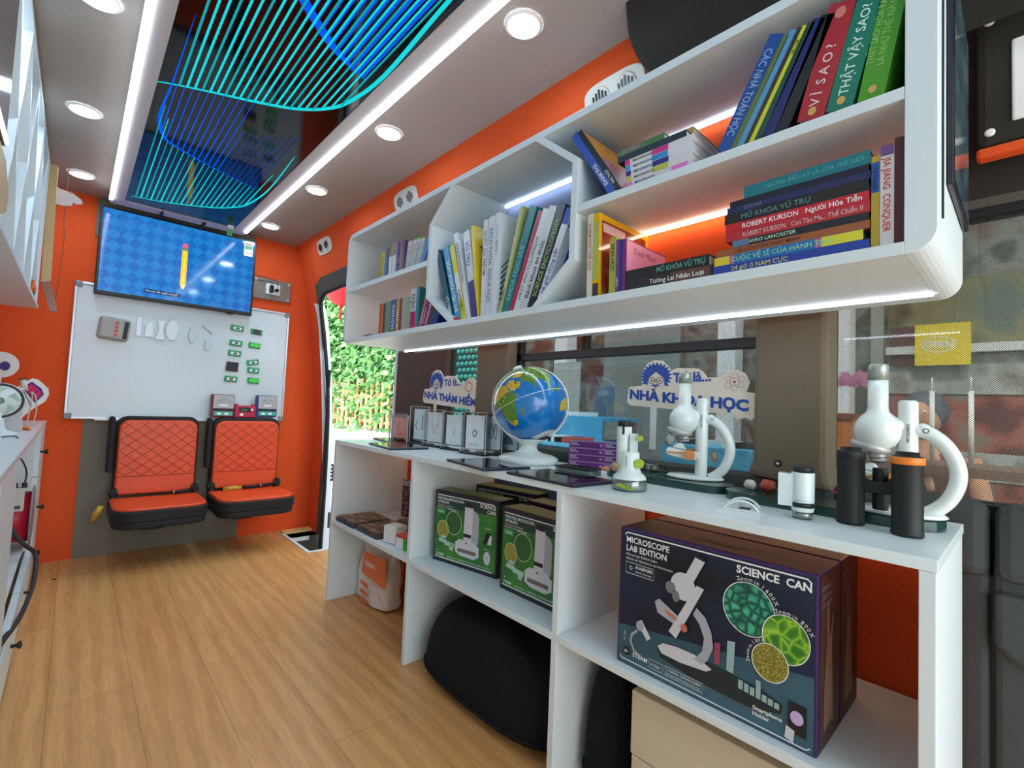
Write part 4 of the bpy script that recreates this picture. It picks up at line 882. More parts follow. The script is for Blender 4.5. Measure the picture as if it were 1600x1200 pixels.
for z_, r_ in ((0.066, 0.0105), (0.125, 0.0065)):
    c = MB(); c.cyl((-0.012, -0.026, z_), (-0.024, -0.026, z_), r_, mat('lime_wheel', (172, 190, 60), 0.35, noise=0.3, nscale=120), 20); c.build('focus_wheel', t)
t = thing('pocket_microscope', 'white cylindrical pocket microscope with black cap standing left of the binoculars', 'microscope', (1.03, 0.300, 0.7222), math.radians(12))
c = MB(); c.lathe([(0.018, 0.014), (0.0185, 0.016), (0.0195, 0.022), (0.0195, 0.085), (0.019, 0.087), (0, 0.087)], (0, -0.008, 0), PLASTIC, Z, 32, caps=False); c.box(-0.012, 0.012, 0.005, 0.032, 0.022, 0.083, PLASTIC); c.text('SCIENCE CAN', (-0.0200, 0.004, 0.034), -Y, Z, 0.002, INKK); c.build('body', t, 0.0)
c = MB(); c.lathe([(0.0168, 0), (0.0168, 0.014)], (0, -0.008, 0), clear('case_clear', (214, 222, 222), 0.2, 0.1), Z, 28); c.lathe([(0.012, 0.002), (0.012, 0.013)], (0, -0.008, 0), SILV, Z, 24); c.build('clear_tip', t)
c = MB(); c.lathe([(0.0175, 0.087), (0.0175, 0.097), (0.015, 0.098)], (0, -0.008, 0), INKK, Z, 28); c.build('cap', t)
c = MB(); c.lathe([(0.0199, 0.022), (0.0199, 0.031)], (0, -0.008, 0), INKK, Z, 32); c.build('black_band', t)

# binoculars standing upright
t = thing('binoculars', 'matt black binoculars standing on end with an orange ring on the nearer barrel', 'binoculars', (1.06, 0.185, 0.7222), math.radians(5))
MK = mat('black_matt', (14, 16, 16), 0.55)
def barrel(y_, x_):
    c = MB(); c.lathe([(0.021, 0.0), (0.0225, 0.002), (0.0225, 0.006), (0.0215, 0.010), (0.0215, 0.118), (0.0225, 0.120), (0.0225, 0.131), (0.0215, 0.133), (0.0165, 0.134), (0.0165, 0.140), (0.0135, 0.140), (0.012, 0.136), (0.0, 0.136)], (x_, y_, 0), MK, Z, 36, caps=False); c.build('barrel', t)
barrel(0.038, 0.012); barrel(-0.044, -0.018)
c = MB(); c.lathe([(0.0222, 0.1195), (0.0235, 0.120), (0.0235, 0.1315), (0.0222, 0.132)], (-0.018, -0.044, 0), mat('orange_ring', (232, 128, 36), 0.4), Z, 36, caps=False); c.build('orange_ring', t)
c = MB(); c.cyl((0.03, -0.004, 0.03), (0.03, -0.004, 0.105), 0.012, MK, 20); c.prism([(-0.035, 0.098), (-0.01, 0.082), (0.012, 0.082), (0.03, 0.10), (0.03, 0.06), (-0.035, 0.06)], (0.012, 0, 0), -Y, Z, (0.02, 0, 0), MK); c.build('hinge_bridge', t, 0.002)
# phone holder clip
t = thing('phone_clip', 'curved white phone holder clip lying at the front of the worktop', 'phone holder', (1.01, 0.395, 0.7222), math.radians(15))
c = MB()
for x_ in (-0.024, 0.016):
    c.tube(lerp_poly([(x_, 0.032, 0.003), (x_, 0.022, 0.012), (x_, 0.008, 0.019), (x_, -0.010, 0.020), (x_, -0.024, 0.013), (x_, -0.032, 0.003)], 4), 0.0024, PLASTIC, 8, 1.8)
c.box(-0.026, 0.018, -0.034, -0.002, 0.0, 0.003, PLASTIC); c.box(-0.026, -0.002, -0.002, 0.045, 0.0, 0.003, PLASTIC); c.build('clip_body', t, 0.001)
c = MB(); c.box(-0.012, 0.008, -0.016, 0.004, 0.0026, 0.004, INKK); c.build('rubber_pad', t)
# rocks, shells, flower, clear boxes
def rock(nm, loc, r, m, label, seed, cat='rock', group='rocks and minerals on the trays', sc=(1, 1, 0.8)):
    random.seed(seed); c = MB(); c.ball((0, 0, r * sc[2] * 0.9), r, m, 14, 9, sc)
    c.v = [tuple(Vector((x, y, max(z, 0))) * 1 + Vector((random.uniform(-.14, .14) * r, random.uniform(-.14, .14) * r, random.uniform(-.05, .14) * r if z > 0.001 else 0))) for x, y, z in c.v]
    return tag(c.build(nm, None, 0, loc), label, cat, group)
TZ = 0.7418
rock('rock', (1.175, 0.442, TZ), 0.014, mat('rock_white', (206, 200, 190), 0.6, noise=0.2, nscale=90, bump=0.5), 'pale grey quartz rock on the dark green tray, leftmost of the three rocks', 1)
rock('rock', (1.180, 0.405, TZ), 0.017, mat('rock_red', (170, 66, 44), 0.6, noise=0.3, nscale=90, bump=0.5), 'rust red rock on the dark green tray between two pale ones', 2)
rock('rock', (1.182, 0.373, TZ), 0.012, mat('rock_pink', (214, 186, 174), 0.6, noise=0.2, nscale=90, bump=0.5), 'small pinkish white rock next to the red rock', 3)
rock('shell', (1.125, 0.770, TZ), 0.02, mat('shell_tan', (196, 164, 120), 0.6, noise=0.35, nscale=70, bump=0.6), 'tan ribbed sea shell behind the pocket microscope with the lime wheel', 4, 'shell', None, (0.8, 1.3, 0.7))
rock('shell', (1.105, 0.802, TZ), 0.010, mat('shell_orange', (206, 130, 90), 0.5), 'small orange shell tip left of the tan shell', 6, 'shell', None, (0.8, 1.4, 0.6))
t = thing('flower', 'small magenta artificial flower behind the white pocket microscope', 'flower', (1.215, 0.272, TZ))
c = MB(); random.seed(9)
for k in range(26):
    a = random.uniform(0, 6.28); b = random.uniform(0.1, 1.4); r_ = 0.021; d = Vector((math.cos(a) * math.cos(b), math.sin(a) * math.cos(b), math.sin(b))) * r_; s_ = d.cross(Z).normalized() * 0.005
    c.add([Vector((0, 0, 0.012)), Vector((0, 0, 0.012)) + d * 0.6 + s_, Vector((0, 0, 0.012)) + d, Vector((0, 0, 0.012)) + d * 0.6 - s_], [(0, 1, 2, 3)], mat('magenta_petal', (222, 60, 150), 0.5))
c.build('petals', t); c = MB(); c.cyl((0, 0, 0), (0, 0, 0.014), 0.004, mat('green_stem', (60, 110, 50), 0.5), 8); c.build('stem', t)
t = thing('specimen_box', 'clear plastic box of pale specimens between the two microscopes left of centre', 'box', (1.245, 0.80, 0.7222), 0.0)
t.location = (1.235, 0.7, TZ)
t.location = (1.09, 0.742, TZ) if 0 else (1.243, 0.745, TZ)
c = MB(); c.box(-0.03, 0.03, -0.035, 0.035, 0, 0.022, clear('case_clear', (214, 222, 222), 0.2, 0.1)); c.build('clear_box', t, 0.002)
c = MB(); random.seed(4)
for k in range(9): c.ball((random.uniform(-.02, .02), random.uniform(-.025, .025), 0.008), 0.006, mat('specimen_pale', (200, 204, 178), 0.5, noise=0.3, nscale=80), 8, 6)
c.build('specimens', t)

# cut-out signs on sticks
BLU = mat('sign_blue', (30, 74, 160), 0.5); SG = mat('sign_cream', (224, 214, 198), 0.6)
def sign(loc, rz, s_, words, label, atom, cat='sign'):
    t = thing('cutout_sign', label, cat, loc, rz, 'cut-out cartoon signs on sticks')
    U = -Y; k = s_; ZZ = Z * 0.82
    pl = [(0.0, 0.40), (0.02, 0.60), (0.04, 0.64), (0.26, 0.66), (0.25, 0.80), (0.28, 0.98), (0.36, 1.10), (0.48, 1.14), (0.60, 1.12), (0.70, 1.02), (0.74, 0.94), (0.86, 0.98), (1.16, 0.96), (1.24, 0.90), (1.30, 0.80), (1.48, 0.80), (1.58, 0.90), (1.70, 0.92), (1.82, 0.86), (1.88, 0.72), (1.84, 0.56), (1.94, 0.54), (1.96, 0.46), (1.96, 0.18), (1.90, 0.10), (1.82, 0.14), (1.72, 0.10), (1.66, 0.18), (0.06, 0.28), (0.0, 0.34)]
    P = [(a * 0.2 * k, b * 0.2 * k) for a, b in pl]; c = MB(); c.prism(P, (0, 0, 0), U, ZZ, (0.004, 0, 0), SG); c.build('board', t, 0.0008)
    q = 0.2 * k; c = MB(); o = (-0.0008, 0, 0)
    hair = []
    for i in range(34):
        a = math.radians(-38 + 256 * i / 33); rr = (0.28 if i % 2 == 0 else 0.215) * q; hair.append((0.50 * q + rr * math.cos(a), 0.83 * q + rr * math.sin(a)))
    hair += [(0.36 * q, 0.66 * q), (0.37 * q, 0.80 * q), (0.50 * q, 0.92 * q), (0.64 * q, 0.80 * q), (0.65 * q, 0.66 * q)]
    c.flat(hair, o, U, ZZ, BLU)
    for cx in (0.43, 0.57): c.ring(cx * q, 0.76 * q, 0.062 * q, 0.062 * q, 0.012 * q, o, U, ZZ, INKK, 20); c.ell(cx * q, 0.755 * q, 0.014 * q, 0.02 * q, o, U, ZZ, INKK, 10)
    c.stroke([(0.485 * q, 0.76 * q), (0.515 * q, 0.76 * q)], 0.012 * q, o, U, ZZ, INKK)
    c.flat([(0.42 * q, 0.66 * q), (0.46 * q, 0.69 * q), (0.5 * q, 0.68 * q), (0.54 * q, 0.69 * q), (0.58 * q, 0.66 * q), (0.5 * q, 0.65 * q)], o, U, ZZ, BLU); c.ell(0.5 * q, 0.635 * q, 0.018 * q, 0.02 * q, o, U, ZZ, mat('sign_red', (200, 60, 50), 0.5), 10)
    c.text('Tớ là...', (-0.001, -0.78 * q, 0.72 * q * 0.82), U + Z * 0.03, ZZ, 0.17 * q, BLU, maxw=0.58 * q, bold=0.03)
    c.text(words, (-0.001, -0.05 * q, 0.42 * q * 0.82), U - Z * 0.075, ZZ, 0.17 * q, BLU, maxw=1.82 * q, bold=0.05)
    if atom:
        for a in range(3):
            pts = []
            for i in range(24):
                b = 6.2832 * i / 24; x_, z_ = 0.15 * math.cos(b), 0.055 * math.sin(b); r_ = math.radians(60 * a + 30); pts.append(((1.68 + x_ * math.cos(r_) - z_ * math.sin(r_)) * q, (0.72 + x_ * math.sin(r_) + z_ * math.cos(r_)) * q))
            c.stroke(pts, 0.008 * q, o, U, ZZ, mat('sign_tan', (190, 160, 150), 0.5), True)
        c.ell(1.68 * q, 0.72 * q, 0.02 * q, 0.02 * q, o, U, ZZ, mat('sign_red', (200, 60, 50), 0.5), 10)
    else: c.ring(1.62 * q, 0.70 * q, 0.12 * q, 0.12 * q, 0.03 * q, o, U, ZZ, mat('sign_copper', (196, 130, 90), 0.5))
    c.build('print', t)
    c = MB(); c.prism([(0.42 * q, -0.52 * q), (0.52 * q, -0.52 * q), (0.52 * q, 0.3 * q), (0.42 * q, 0.3 * q)], (0.001, 0, 0), U, ZZ, (0.003, 0, 0), PLASTIC if atom else SG); c.build('stick', t)
sign((1.305, 0.872, 0.884), 0, 1.0, 'NHÀ KHOA HỌC', 'cream cartoon sign reading NHÀ KHOA HỌC behind the left microscope', True)
sign((1.310, 2.092, 0.855), 0, 1.17, 'NHÀ THÁM HIỂM', 'cream cartoon sign reading NHÀ THÁM HIỂM, cut off by the first pillar', False)
# ------------------------------------------------------------------ wall bookcase
B0, B1, U0, U1 = 0.824, 1.172, 1.142, 1.606
t = thing('wall_bookcase', 'long white rounded wall bookcase with an octagonal middle bay above the worktop', 'bookcase', (1.0, 1.02, 1.142))
L1 = (1.0, 1.02, 1.142); TH = 0.018
def reb(c, name, bev=0.0008): return rel(c, L1).build(name, t, bev)
c = MB(); c.box(B0, B1, 0.115, 1.93, U1 - TH, U1, WHITE); reb(c, 'top_board')
c = MB(); c.box(B0, B1, 0.115, 1.93, U0, U0 + TH, WHITE); reb(c, 'bottom_board')
def corner(cy, cz, r, a0, n=8): return [(cy + r * math.cos(math.radians(a0 + 90 * i / n)), cz + r * math.sin(math.radians(a0 + 90 * i / n))) for i in range(n + 1)]
c = MB(); pl = [(0.115, U0)] + [(0.115, U1)] + corner(0.112, U1 - 0.032, 0.032, 90) + corner(0.112, U0 + 0.032, 0.032, 180)
c.prism(pl, (B0 + 0.0004, 0, 0), Y, Z, (B1 - B0, 0, 0), WHITE); reb(c, 'end_block', 0.001)
c = MB(); r = 0.04; out = corner(1.929, U1 - r, r, 0)[::1]; pl = [(1.93, U1)] if 0 else []
outer = corner(1.93, U0 + r, r, -90) + corner(1.93, U1 - r, r, 0); inner = [(a, b) for a, b in [(1.93, U1 - TH), (1.951, U1 - TH), (1.951, U0 + TH), (1.93, U0 + TH)]]
c.prism(outer + inner, (B0 + 0.0003, 0, 0), Y, Z, (B1 - B0, 0, 0), WHITE); reb(c, 'side_panel')
c = MB(); c.box(B0 + 0.001, B1 - 0.002, 1.338, 1.9508, 1.359, 1.377, WHITE); reb(c, 'shelf_board')
c = MB(); c.box(B0 + 0.001, B1 - 0.002, 0.1152, 0.704, 1.363, 1.381, WHITE); reb(c, 'shelf_board')
# octagonal bay
N_ = [(1.325, 1.257), (1.325, 1.488), (1.215, U1 - TH), ]
ring_out = [(1.201, U0 + TH), (1.333, 1.252), (1.333, 1.493), (1.222, U1 - TH), (1.196, U1 - TH), (1.315, 1.487), (1.315, 1.259), (1.178, U0 + TH)]
c = MB(); c.prism(ring_out, (B0, 0, 0), Y, Z, (B1 - B0 - 0.001, 0, 0), WHITE); reb(c, 'octagon_side')
ring_in = [(0.815, U0 + TH), (0.704, 1.253), (0.704, 1.493), (0.822, U1 - TH), (0.849, U1 - TH), (0.722, 1.487), (0.722, 1.259), (0.838, U0 + TH)]
c = MB(); c.prism(ring_in, (B0, 0, 0), Y, Z, (B1 - B0 - 0.001, 0, 0), WHITE); reb(c, 'octagon_side')
BGP = mat('blue_grey_panel', (124, 134, 164), 0.8, noise=0.05)
c = MB(); c.box(1.056, 1.060, 0.1153, 0.7035, 1.3812, U1 - TH - 0.0002, ORANGE); reb(c, 'back_panel', 0)
c = MB(); c.box(1.056, 1.060, 0.1153, 0.712, U0 + TH + 0.0002, 1.3628, ORANGE); reb(c, 'back_panel', 0)
c = MB(); c.prism([(0.84, U0 + TH + 0.0002), (0.7225, 1.258), (0.7225, 1.488), (0.85, U1 - TH - 0.0002), (1.196, U1 - TH - 0.0002), (1.3145, 1.488), (1.3145, 1.258), (1.178, U0 + TH + 0.0002)], (1.056, 0, 0), Y, Z, (0.004, 0, 0), BGP); reb(c, 'back_panel', 0)
LW2 = glow('led_white_shelf', (214, 232, 255), 8.0); LW3 = glow('led_warm_shelf', (255, 226, 196), 11.0)
for (ya, yb, z_, m) in ((0.86, 1.21, U1 - TH - 0.003, LW2), (0.13, 0.66, U1 - TH - 0.003, LW2), (0.13, 0.70, 1.36, LW3), (1.36, 1.93, 1.356, LW3), (1.36, 1.60, U1 - TH - 0.003, LW3)):
    xx = 1.036 if ya < 1.3 else 1.12
    c = MB(); c.box(xx, xx + 0.008, ya, yb, z_ - 0.002, z_ + 0.0025, m); reb(c, 'led_strip', 0)
c = MB(); c.box(1.100, 1.108, 0.113, 1.935, U0 - 0.004, U0 - 0.0005, LEDW); reb(c, 'led_strip', 0)
# framed dark picture on the near end
c = MB(); c.box(0.865, 0.868, 0.0775, 0.0812, 1.19, 1.66, INKK) if 0 else c.box(0.862, 0.866, 0.0775, 0.0798, 1.195, 1.60, INKK); reb(c, 'black_piping', 0)
tp = thing('poster', 'dark blue framed photograph poster on the near end of the wall bookcase', 'poster', (1.0, 0.0795, 1.38))
c = MB(); c.box(-0.085, 0.165, -0.008, -0.0005, -0.12, 0.225, mat('poster_frame', (30, 26, 44), 0.3)); c.build('frame', tp, 0.002)
c = MB(); c.flat([(-0.078, -0.112), (0.158, -0.112), (0.158, 0.215), (-0.078, 0.215)], (0, -0.0085, 0), X, Z, ramp_mat('poster_print', 'noise', 9, [(0.3, (30, 34, 56)), (0.5, (60, 92, 104)), (0.7, (120, 132, 120))], 0.12, (1, 1, 2))); c.build('print', tp)

# ------------------------------------------------------------------ books
PG = [PAPER, PAPERD]
CN = {}
def bookmat(rgb, gl=0.35): return mat('book_%02x%02x%02x' % rgb, rgb, gl)
def book(label, group, y, z, th, h, lean, rgb, depth=0.15, title=None, ink=INKW, tdir=1, x=0.85, bands=(), th_size=None, cat='book', cover=None, cover_ink=None, gl=0.35, name='book', soft=True):
    """y = left bottom corner of the spine as seen; lean > 0 leans away to the left"""
    if 'right bay' in group: x -= 0.016; y *= 0.981
    m = bookmat(rgb, gl); c = MB(); cv = 0.0012 if th < 0.012 else 0.002
    c.box(0, depth, -th, -th + cv, 0, h, m); c.box(0, depth, -cv, 0, 0, h, m); c.box(0, cv, -th + cv, -cv, 0, h, m)
    k = 0
    for (a, b, rgb2) in bands:
        k += 1; c.flat([(0.0004, a * h), (th - 0.0004, a * h), (th - 0.0004, b * h), (0.0004, b * h)], (-0.0003, 0, 0), -Y, Z, bookmat(rgb2))
    if title:
        hh = th_size or min(th * 0.55, 0.02)
        if tdir > 0: c.text(title, (-0.0007, -th / 2 - hh / 2, h * 0.12), Z, Y, hh, ink, maxw=h * 0.74, bold=0.01)
        else: c.text(title, (-0.0007, -th / 2 + hh / 2, h * 0.88), -Z, -Y, hh, ink, maxw=h * 0.74, bold=0.01)
    if cover: cover(c, th, h, depth)
    o = c.build(name); tag(o, label, cat, group)
    q = MB(); q.box(cv, depth - 0.002, -th + cv, -cv, 0.002, h - 0.0025, PAPER); q.build('pages', o)
    a = math.radians(-lean)
    if lean >= 0: o.location = (x, y, z)
    else:
        # pivot on the near bottom corner
        yb = y - th / math.cos(a); off = Vector((0, -th, 0)); off.rotate(Matrix.Rotation(a, 3, 'X')); o.location = (x, yb - off.y, z - off.z)
    o.rotation_euler = (a, 0, 0)
    return o
def flatbook(label, group, y0, y1, z0, th, rgb, title=None, ink=INKW, depth=0.17, x=0.85, bands=(), hs=0.6, tx=0.12, gl=0.35):
    if 'right bay' in group: x -= 0.018; y0 *= 0.979; y1 *= 0.979
    m = bookmat(rgb, gl); c = MB(); Ln = y1 - y0; cv = 0.0015
    c.box(0, depth, -Ln, 0, 0, cv, m); c.box(0, depth, -Ln, 0, th - cv, th, m); c.box(0, cv, -Ln, 0, cv, th - cv, m)
    for (a, b, rgb2) in bands: c.flat([(a * Ln, 0.0004), (b * Ln, 0.0004), (b * Ln, th - 0.0004), (a * Ln, th - 0.0004)], (-0.0003, 0, 0), -Y, Z, bookmat(rgb2))
    if title: c.text(title, (-0.0008, -Ln * tx, th * (0.5 - hs / 2)), -Y, Z, th * hs, ink, maxw=Ln * (0.96 - tx), bold=0.01)
    o = c.build('book'); tag(o, label, 'book', group); o.location = (x, y1, z0)
    q = MB(); q.box(cv, depth - 0.002, -Ln + 0.002, -0.002, cv, th - cv, PAPER); q.build('pages', o)
    return o
YEL, BLU_, = (206, 190, 40), (64, 96, 168)
ordn = ['leftmost', 'second', 'third', 'fourth', 'fifth', 'sixth', 'seventh', 'eighth', 'ninth', 'tenth', 'eleventh', 'twelfth', 'thirteenth', 'fourteenth', 'fifteenth', 'sixteenth', 'seventeenth', 'eighteenth', 'nineteenth', 'twentieth']
def nth(i): return ordn[i] if i == 0 else ordn[i] + ' from left'
# upper left bay
G = 'small books in the upper left bay'; zz = 1.3775
rows = [('mustard yellow', 1.726, .0175, .108, 0, (196, 182, 44), 'SÁCH KHOA HỌC'), ('lemon yellow', 1.7075, .020, .112, 0, (212, 196, 48), 'TRUYỆN TRANH'), ('steel blue', 1.6865, .019, .112, 0, (84, 112, 158), None), ('dark slate', 1.6665, .017, .118, 0, (52, 60, 92), None),
        ('brick pink', 1.6485, .014, .127, 0, (186, 92, 78), None), ('leaf green', 1.6335, .0225, .131, 0, (104, 160, 70), None), ('mauve', 1.610, .0225, .129, 0, (172, 92, 150), None), ('navy', 1.5865, .018, .121, 0, (38, 40, 112), 'VŨ TRỤ'), ('tan brown', 1.5675, .0122, .123, 0, (152, 116, 82), None), ('plum', 1.554, .0175, .122, 0, (104, 66, 120), None),
        ('cream white', 1.5295, .0155, .109, -10, (220, 214, 206), 'a'), ('ivory', 1.5125, .015, .107, -11, (214, 208, 200), 'b'), ('chalk white', 1.4955, .0165, .106, -13, (222, 218, 214), 'c'), ('thick pale grey', 1.4765, .0225, .104, -16, (206, 206, 208), 'd'), ('soft white', 1.450, .0175, .102, -18, (216, 214, 208), 'e'),
        ('sky blue', 1.430, .0215, .103, -27, (34, 130, 196), None), ('rose pink', 1.400, .018, .063, -31, (214, 70, 120), None)]
for i, (n_, y_, th_, h_, le, rgb, ti) in enumerate(rows):
    if ti and len(ti) == 1: ti = 'Những câu chuyện nhỏ'
    book('%s little book, %s in the upper left bay' % (n_, nth(i)), G, y_, zz, th_, h_, le, rgb, 0.12, ti, INKK if sum(rgb) > 380 else INKW, x=0.851)
for k, y_ in enumerate((1.632, 1.607)):
    book('thin white card booklet leaning in front of the %s book, upper left bay' % ('leaf green', 'mauve')[k], G, y_, zz, 0.0205, 0.074, 0, (214, 212, 216), 0.006, None, x=0.842)
o = MB(); o.ball((0, 0, 0), 0.018, mat('lime_cloth', (150, 196, 40), 0.6, bump=0.4, nscale=60), 16, 8, (1.2, 1.3, 0.45)); tag(o.build('soft_toy', None, 0, (0.905, 1.512, 1.5095)), 'lime green cloth bundle lying on top of the white books, upper left bay', 'toy')
# lower left bay
G = 'small books in the lower left bay'; zz = 1.1605
rows = [('coral red', 1.714, .018, .126, 0, (196, 74, 66), None), ('orange', 1.6955, .012, .125, 0, (220, 120, 36), None), ('dark olive', 1.6825, .0165, .124, 0, (62, 70, 34), None), ('grey blue', 1.665, .022, .127, 0, (120, 136, 152), None), ('apple green', 1.642, .0165, .127, 0, (128, 158, 52), None), ('thick royal blue', 1.6245, .043, .128, 0, (44, 92, 158), 'BÁCH KHOA'),
        ('golden yellow', 1.580, .021, .125, 0, (204, 156, 36), 'TRI THỨC'), ('maroon', 1.558, .0175, .127, 0, (130, 60, 54), None), ('dove grey', 1.539, .0165, .124, 0, (170, 168, 158), None), ('pale sage', 1.5215, .0175, .123, 0, (160, 168, 146), None), ('mint striped', 1.503, .0215, .123, 0, (140, 172, 124), None), ('white and magenta', 1.4805, .037, .148, 0, (214, 206, 212), 'THƯ VIỆN'), ('teal', 1.4425, .018, .150, 0, (30, 130, 142), None),
        ('salmon orange', 1.423, .0135, .143, -19, (214, 100, 60), 'SÁCH HAY'), ('indigo', 1.4075, .015, .122, -20, (62, 48, 110), 'KHÁM PHÁ'), ('hot pink', 1.390, .0155, .105, -22, (208, 40, 116), 'CHUYỆN KỂ'), ('charcoal', 1.3725, .0125, .090, -23, (52, 56, 66), None), ('bottle green', 1.358, .011, .075, -25, (40, 80, 62), None), ('navy blue', 1.345, .026, .058, -27, (28, 46, 130), None)]
for i, (n_, y_, th_, h_, le, rgb, ti) in enumerate(rows):
    bd = ((0.0, 0.45, (206, 40, 110)),) if n_ == 'white and magenta' else (((0.0, 0.16, (40, 44, 66)),) if n_ in ('thick royal blue',) else ())
    book('%s small book, %s in the lower left bay' % (n_, nth(i)), G, y_, zz, th_, h_, le, rgb, 0.12, ti, INKW if sum(rgb) < 420 else INKK, bands=bd, x=0.856)
flatbook('dark slate book lying flat at the front left of the lower left bay', G, 1.735, 1.80, zz, 0.007, (48, 50, 60), x=0.835, depth=0.1)
# octagonal bay
G = 'books in the octagonal middle bay'
def cov_yel(c, th, h, d):
    c.flat([(0.006, 0.03 * h), (d - 0.004, 0.03 * h), (d - 0.004, 0.96 * h), (0.006, 0.96 * h)], (0, -th - 0.0004, 0), X, Z, bookmat((226, 200, 40))); c.text('TRUYỆN', (0.02, -th - 0.0008, h * 0.72), X, Z, 0.02, INKK, maxw=d * 0.8, bold=0.03); c.ell(d * 0.5, h * 0.4, d * 0.3, d * 0.25, (0, -th - 0.0008, 0), X, Z, bookmat((150, 60, 44)))
def cov_swirl(c, th, h, d):
    o = (0, -th - 0.0004, 0); b = bookmat((30, 84, 150))
    random.seed(2)
    for k in range(11): a = -0.05 + k * 0.052; c.stroke([(0.012, max(0.02, a) * h), (d * 0.4, (a + 0.22) * h), (d * 0.9, (a + 0.42) * h)], [0.012 - 0.0008 * k, 0.008 - 0.0005 * k, 0.002], o, X, Z, b)
    c.ell(d * 0.35, h * 0.84, 0.012, 0.014, o, X, Z, bookmat((40, 150, 210))); c.text('PHÁT MINH', (0.012, -th - 0.0007, h * 0.6), X, Z, 0.014, bookmat((200, 206, 214)), maxw=d * 0.8)
def cov_K(c, th, h, d):
    o = (0, -th - 0.0004, 0); c.text('K', (d * 0.15, -th - 0.0005, h * 0.38), X, Z, 0.06, bookmat((30, 60, 170)), bold=0.04); c.flat([(0.01, h * 0.02), (d * 0.6, h * 0.02), (d * 0.5, h * 0.2), (0.02, h * 0.22)], o, X, Z, bookmat((120, 86, 60))); c.flat([(0.003, h * 0.82), (d - 0.003, h * 0.82), (d - 0.003, h - 0.003), (0.003, h - 0.003)], o, X, Z, bookmat((50, 90, 180))); c.ell(d * 0.5, h * 0.68, 0.02, 0.025, o, X, Z, bookmat((150, 30, 50)))
KI = bookmat((96, 100, 120)); 
hexb = [('dark teal hardcover book', 1.2235, .0205, .268, 23.0, (28, 84, 112), 'BIỂN CẢ', INKW, 1, (), None, 0.17),
 ('light blue book with yellow edges', 1.1945, .0265, .268, 20.5, (72, 160, 206), 'EM YÊU KHOA HỌC', INKW, 1, ((0, 1, (72, 160, 206)),), None, 0.17),
 ('white and yellow patterned book', 1.1645, .023, .262, 19.3, (222, 206, 60), 'CÂU HỎI', INKK, 1, ((0.28, 0.62, (226, 226, 222)),), None, 0.17),
 ('tall white book with blue lettering', 1.1385, .0185, .298, 18.0, (220, 222, 226), 'HỎI ĐÁP KHOA HỌC', BLU, -1, (), None, 0.18),
 ('white book whose lower spine is purple', 1.1165, .0290, .284, 13.2, (216, 216, 222), 'VŨ TRỤ', BLU, -1, ((0, 0.42, (70, 44, 120)),), None, 0.18),
 ('bright yellow picture book with its cover turned out', 1.0935, .011, .292, 9.5, (226, 200, 40), None, INKK, 1, (), cov_yel, 0.15),
 ('upright white book beside the yellow picture book', 1.0765, .0195, .291, 0.8, (222, 216, 214), 'QUỐC GIA TRẺ EM', KI, -1, (), None, 0.2),
 ('upright white encyclopedia reading KHOA HỌC', 1.0560, .0275, .293, 0.0, (212, 216, 222), 'BÁCH KHOA  KHOA HỌC', KI, -1, (), None, 0.2),
 ('white book with blue speed streaks on the cover', 1.0275, .0200, .296, 0.0, (218, 222, 228), 'PHÁT MINH', bookmat((150, 160, 180)), -1, (), cov_swirl, 0.19),
 ('pale olive and yellow thin book', 0.9995, .012, .296, -14.5, (186, 190, 128), 'TỪ ĐIỂN', INKK, 1, (), None, 0.19),
 ('teal green leaning book', 0.9860, .0265, .288, -19.4, (22, 124, 124), 'KHOA HỌC VUI', bookmat((120, 190, 190)), 1, (), None, 0.19),
 ('crimson book', 0.9560, .0145, .272, -21.3, (176, 32, 76), None, INKW, 1, (), None, 0.19),
 ('white book with grey spine lettering', 0.9385, .0215, .270, -21.2, (222, 222, 222), 'FIRST ENCYCLOPEDIA', KI, 1, (), None, 0.19),
 ('white book reading Bách khoa', 0.9145, .0255, .269, -20.8, (206, 208, 210), 'Bách khoa tri thức', INKK, 1, (), None, 0.19),
 ('black and blue science encyclopedia', 0.8860, .0255, .266, -21.6, (26, 28, 40), 'SCIENCE ENCYCLOPEDIA', bookmat((170, 186, 90)), 1, ((0, 1, (26, 28, 40)),), None, 0.19),
 ('white book with a blue K on its cover', 0.8575, .0215, .250, -22.5, (224, 226, 232), 'thế giới động vật', BLU, 1, ((0.84, 1, (50, 90, 180)),), cov_K, 0.19)]
for i, (n_, y_, th_, h_, le, rgb, ti, ink, td, bd, cv, d_) in enumerate(hexb):
    book('%s, %s in the octagonal bay' % (n_, nth(i).replace(' from left', '')), G, y_, 1.1605, th_, h_, le, rgb, d_, ti, ink, td, x=0.852, bands=bd, cover=cv, gl=0.25)
c = MB(); c.box(0, 0.02, -0.010, 0.010, 0, 0.013, bookmat((190, 50, 60))); tag(c.build('eraser', None, 0.001, (0.838, 1.183, 1.1605)), 'small red and blue tin at the left foot of the octagonal bay', 'tin')
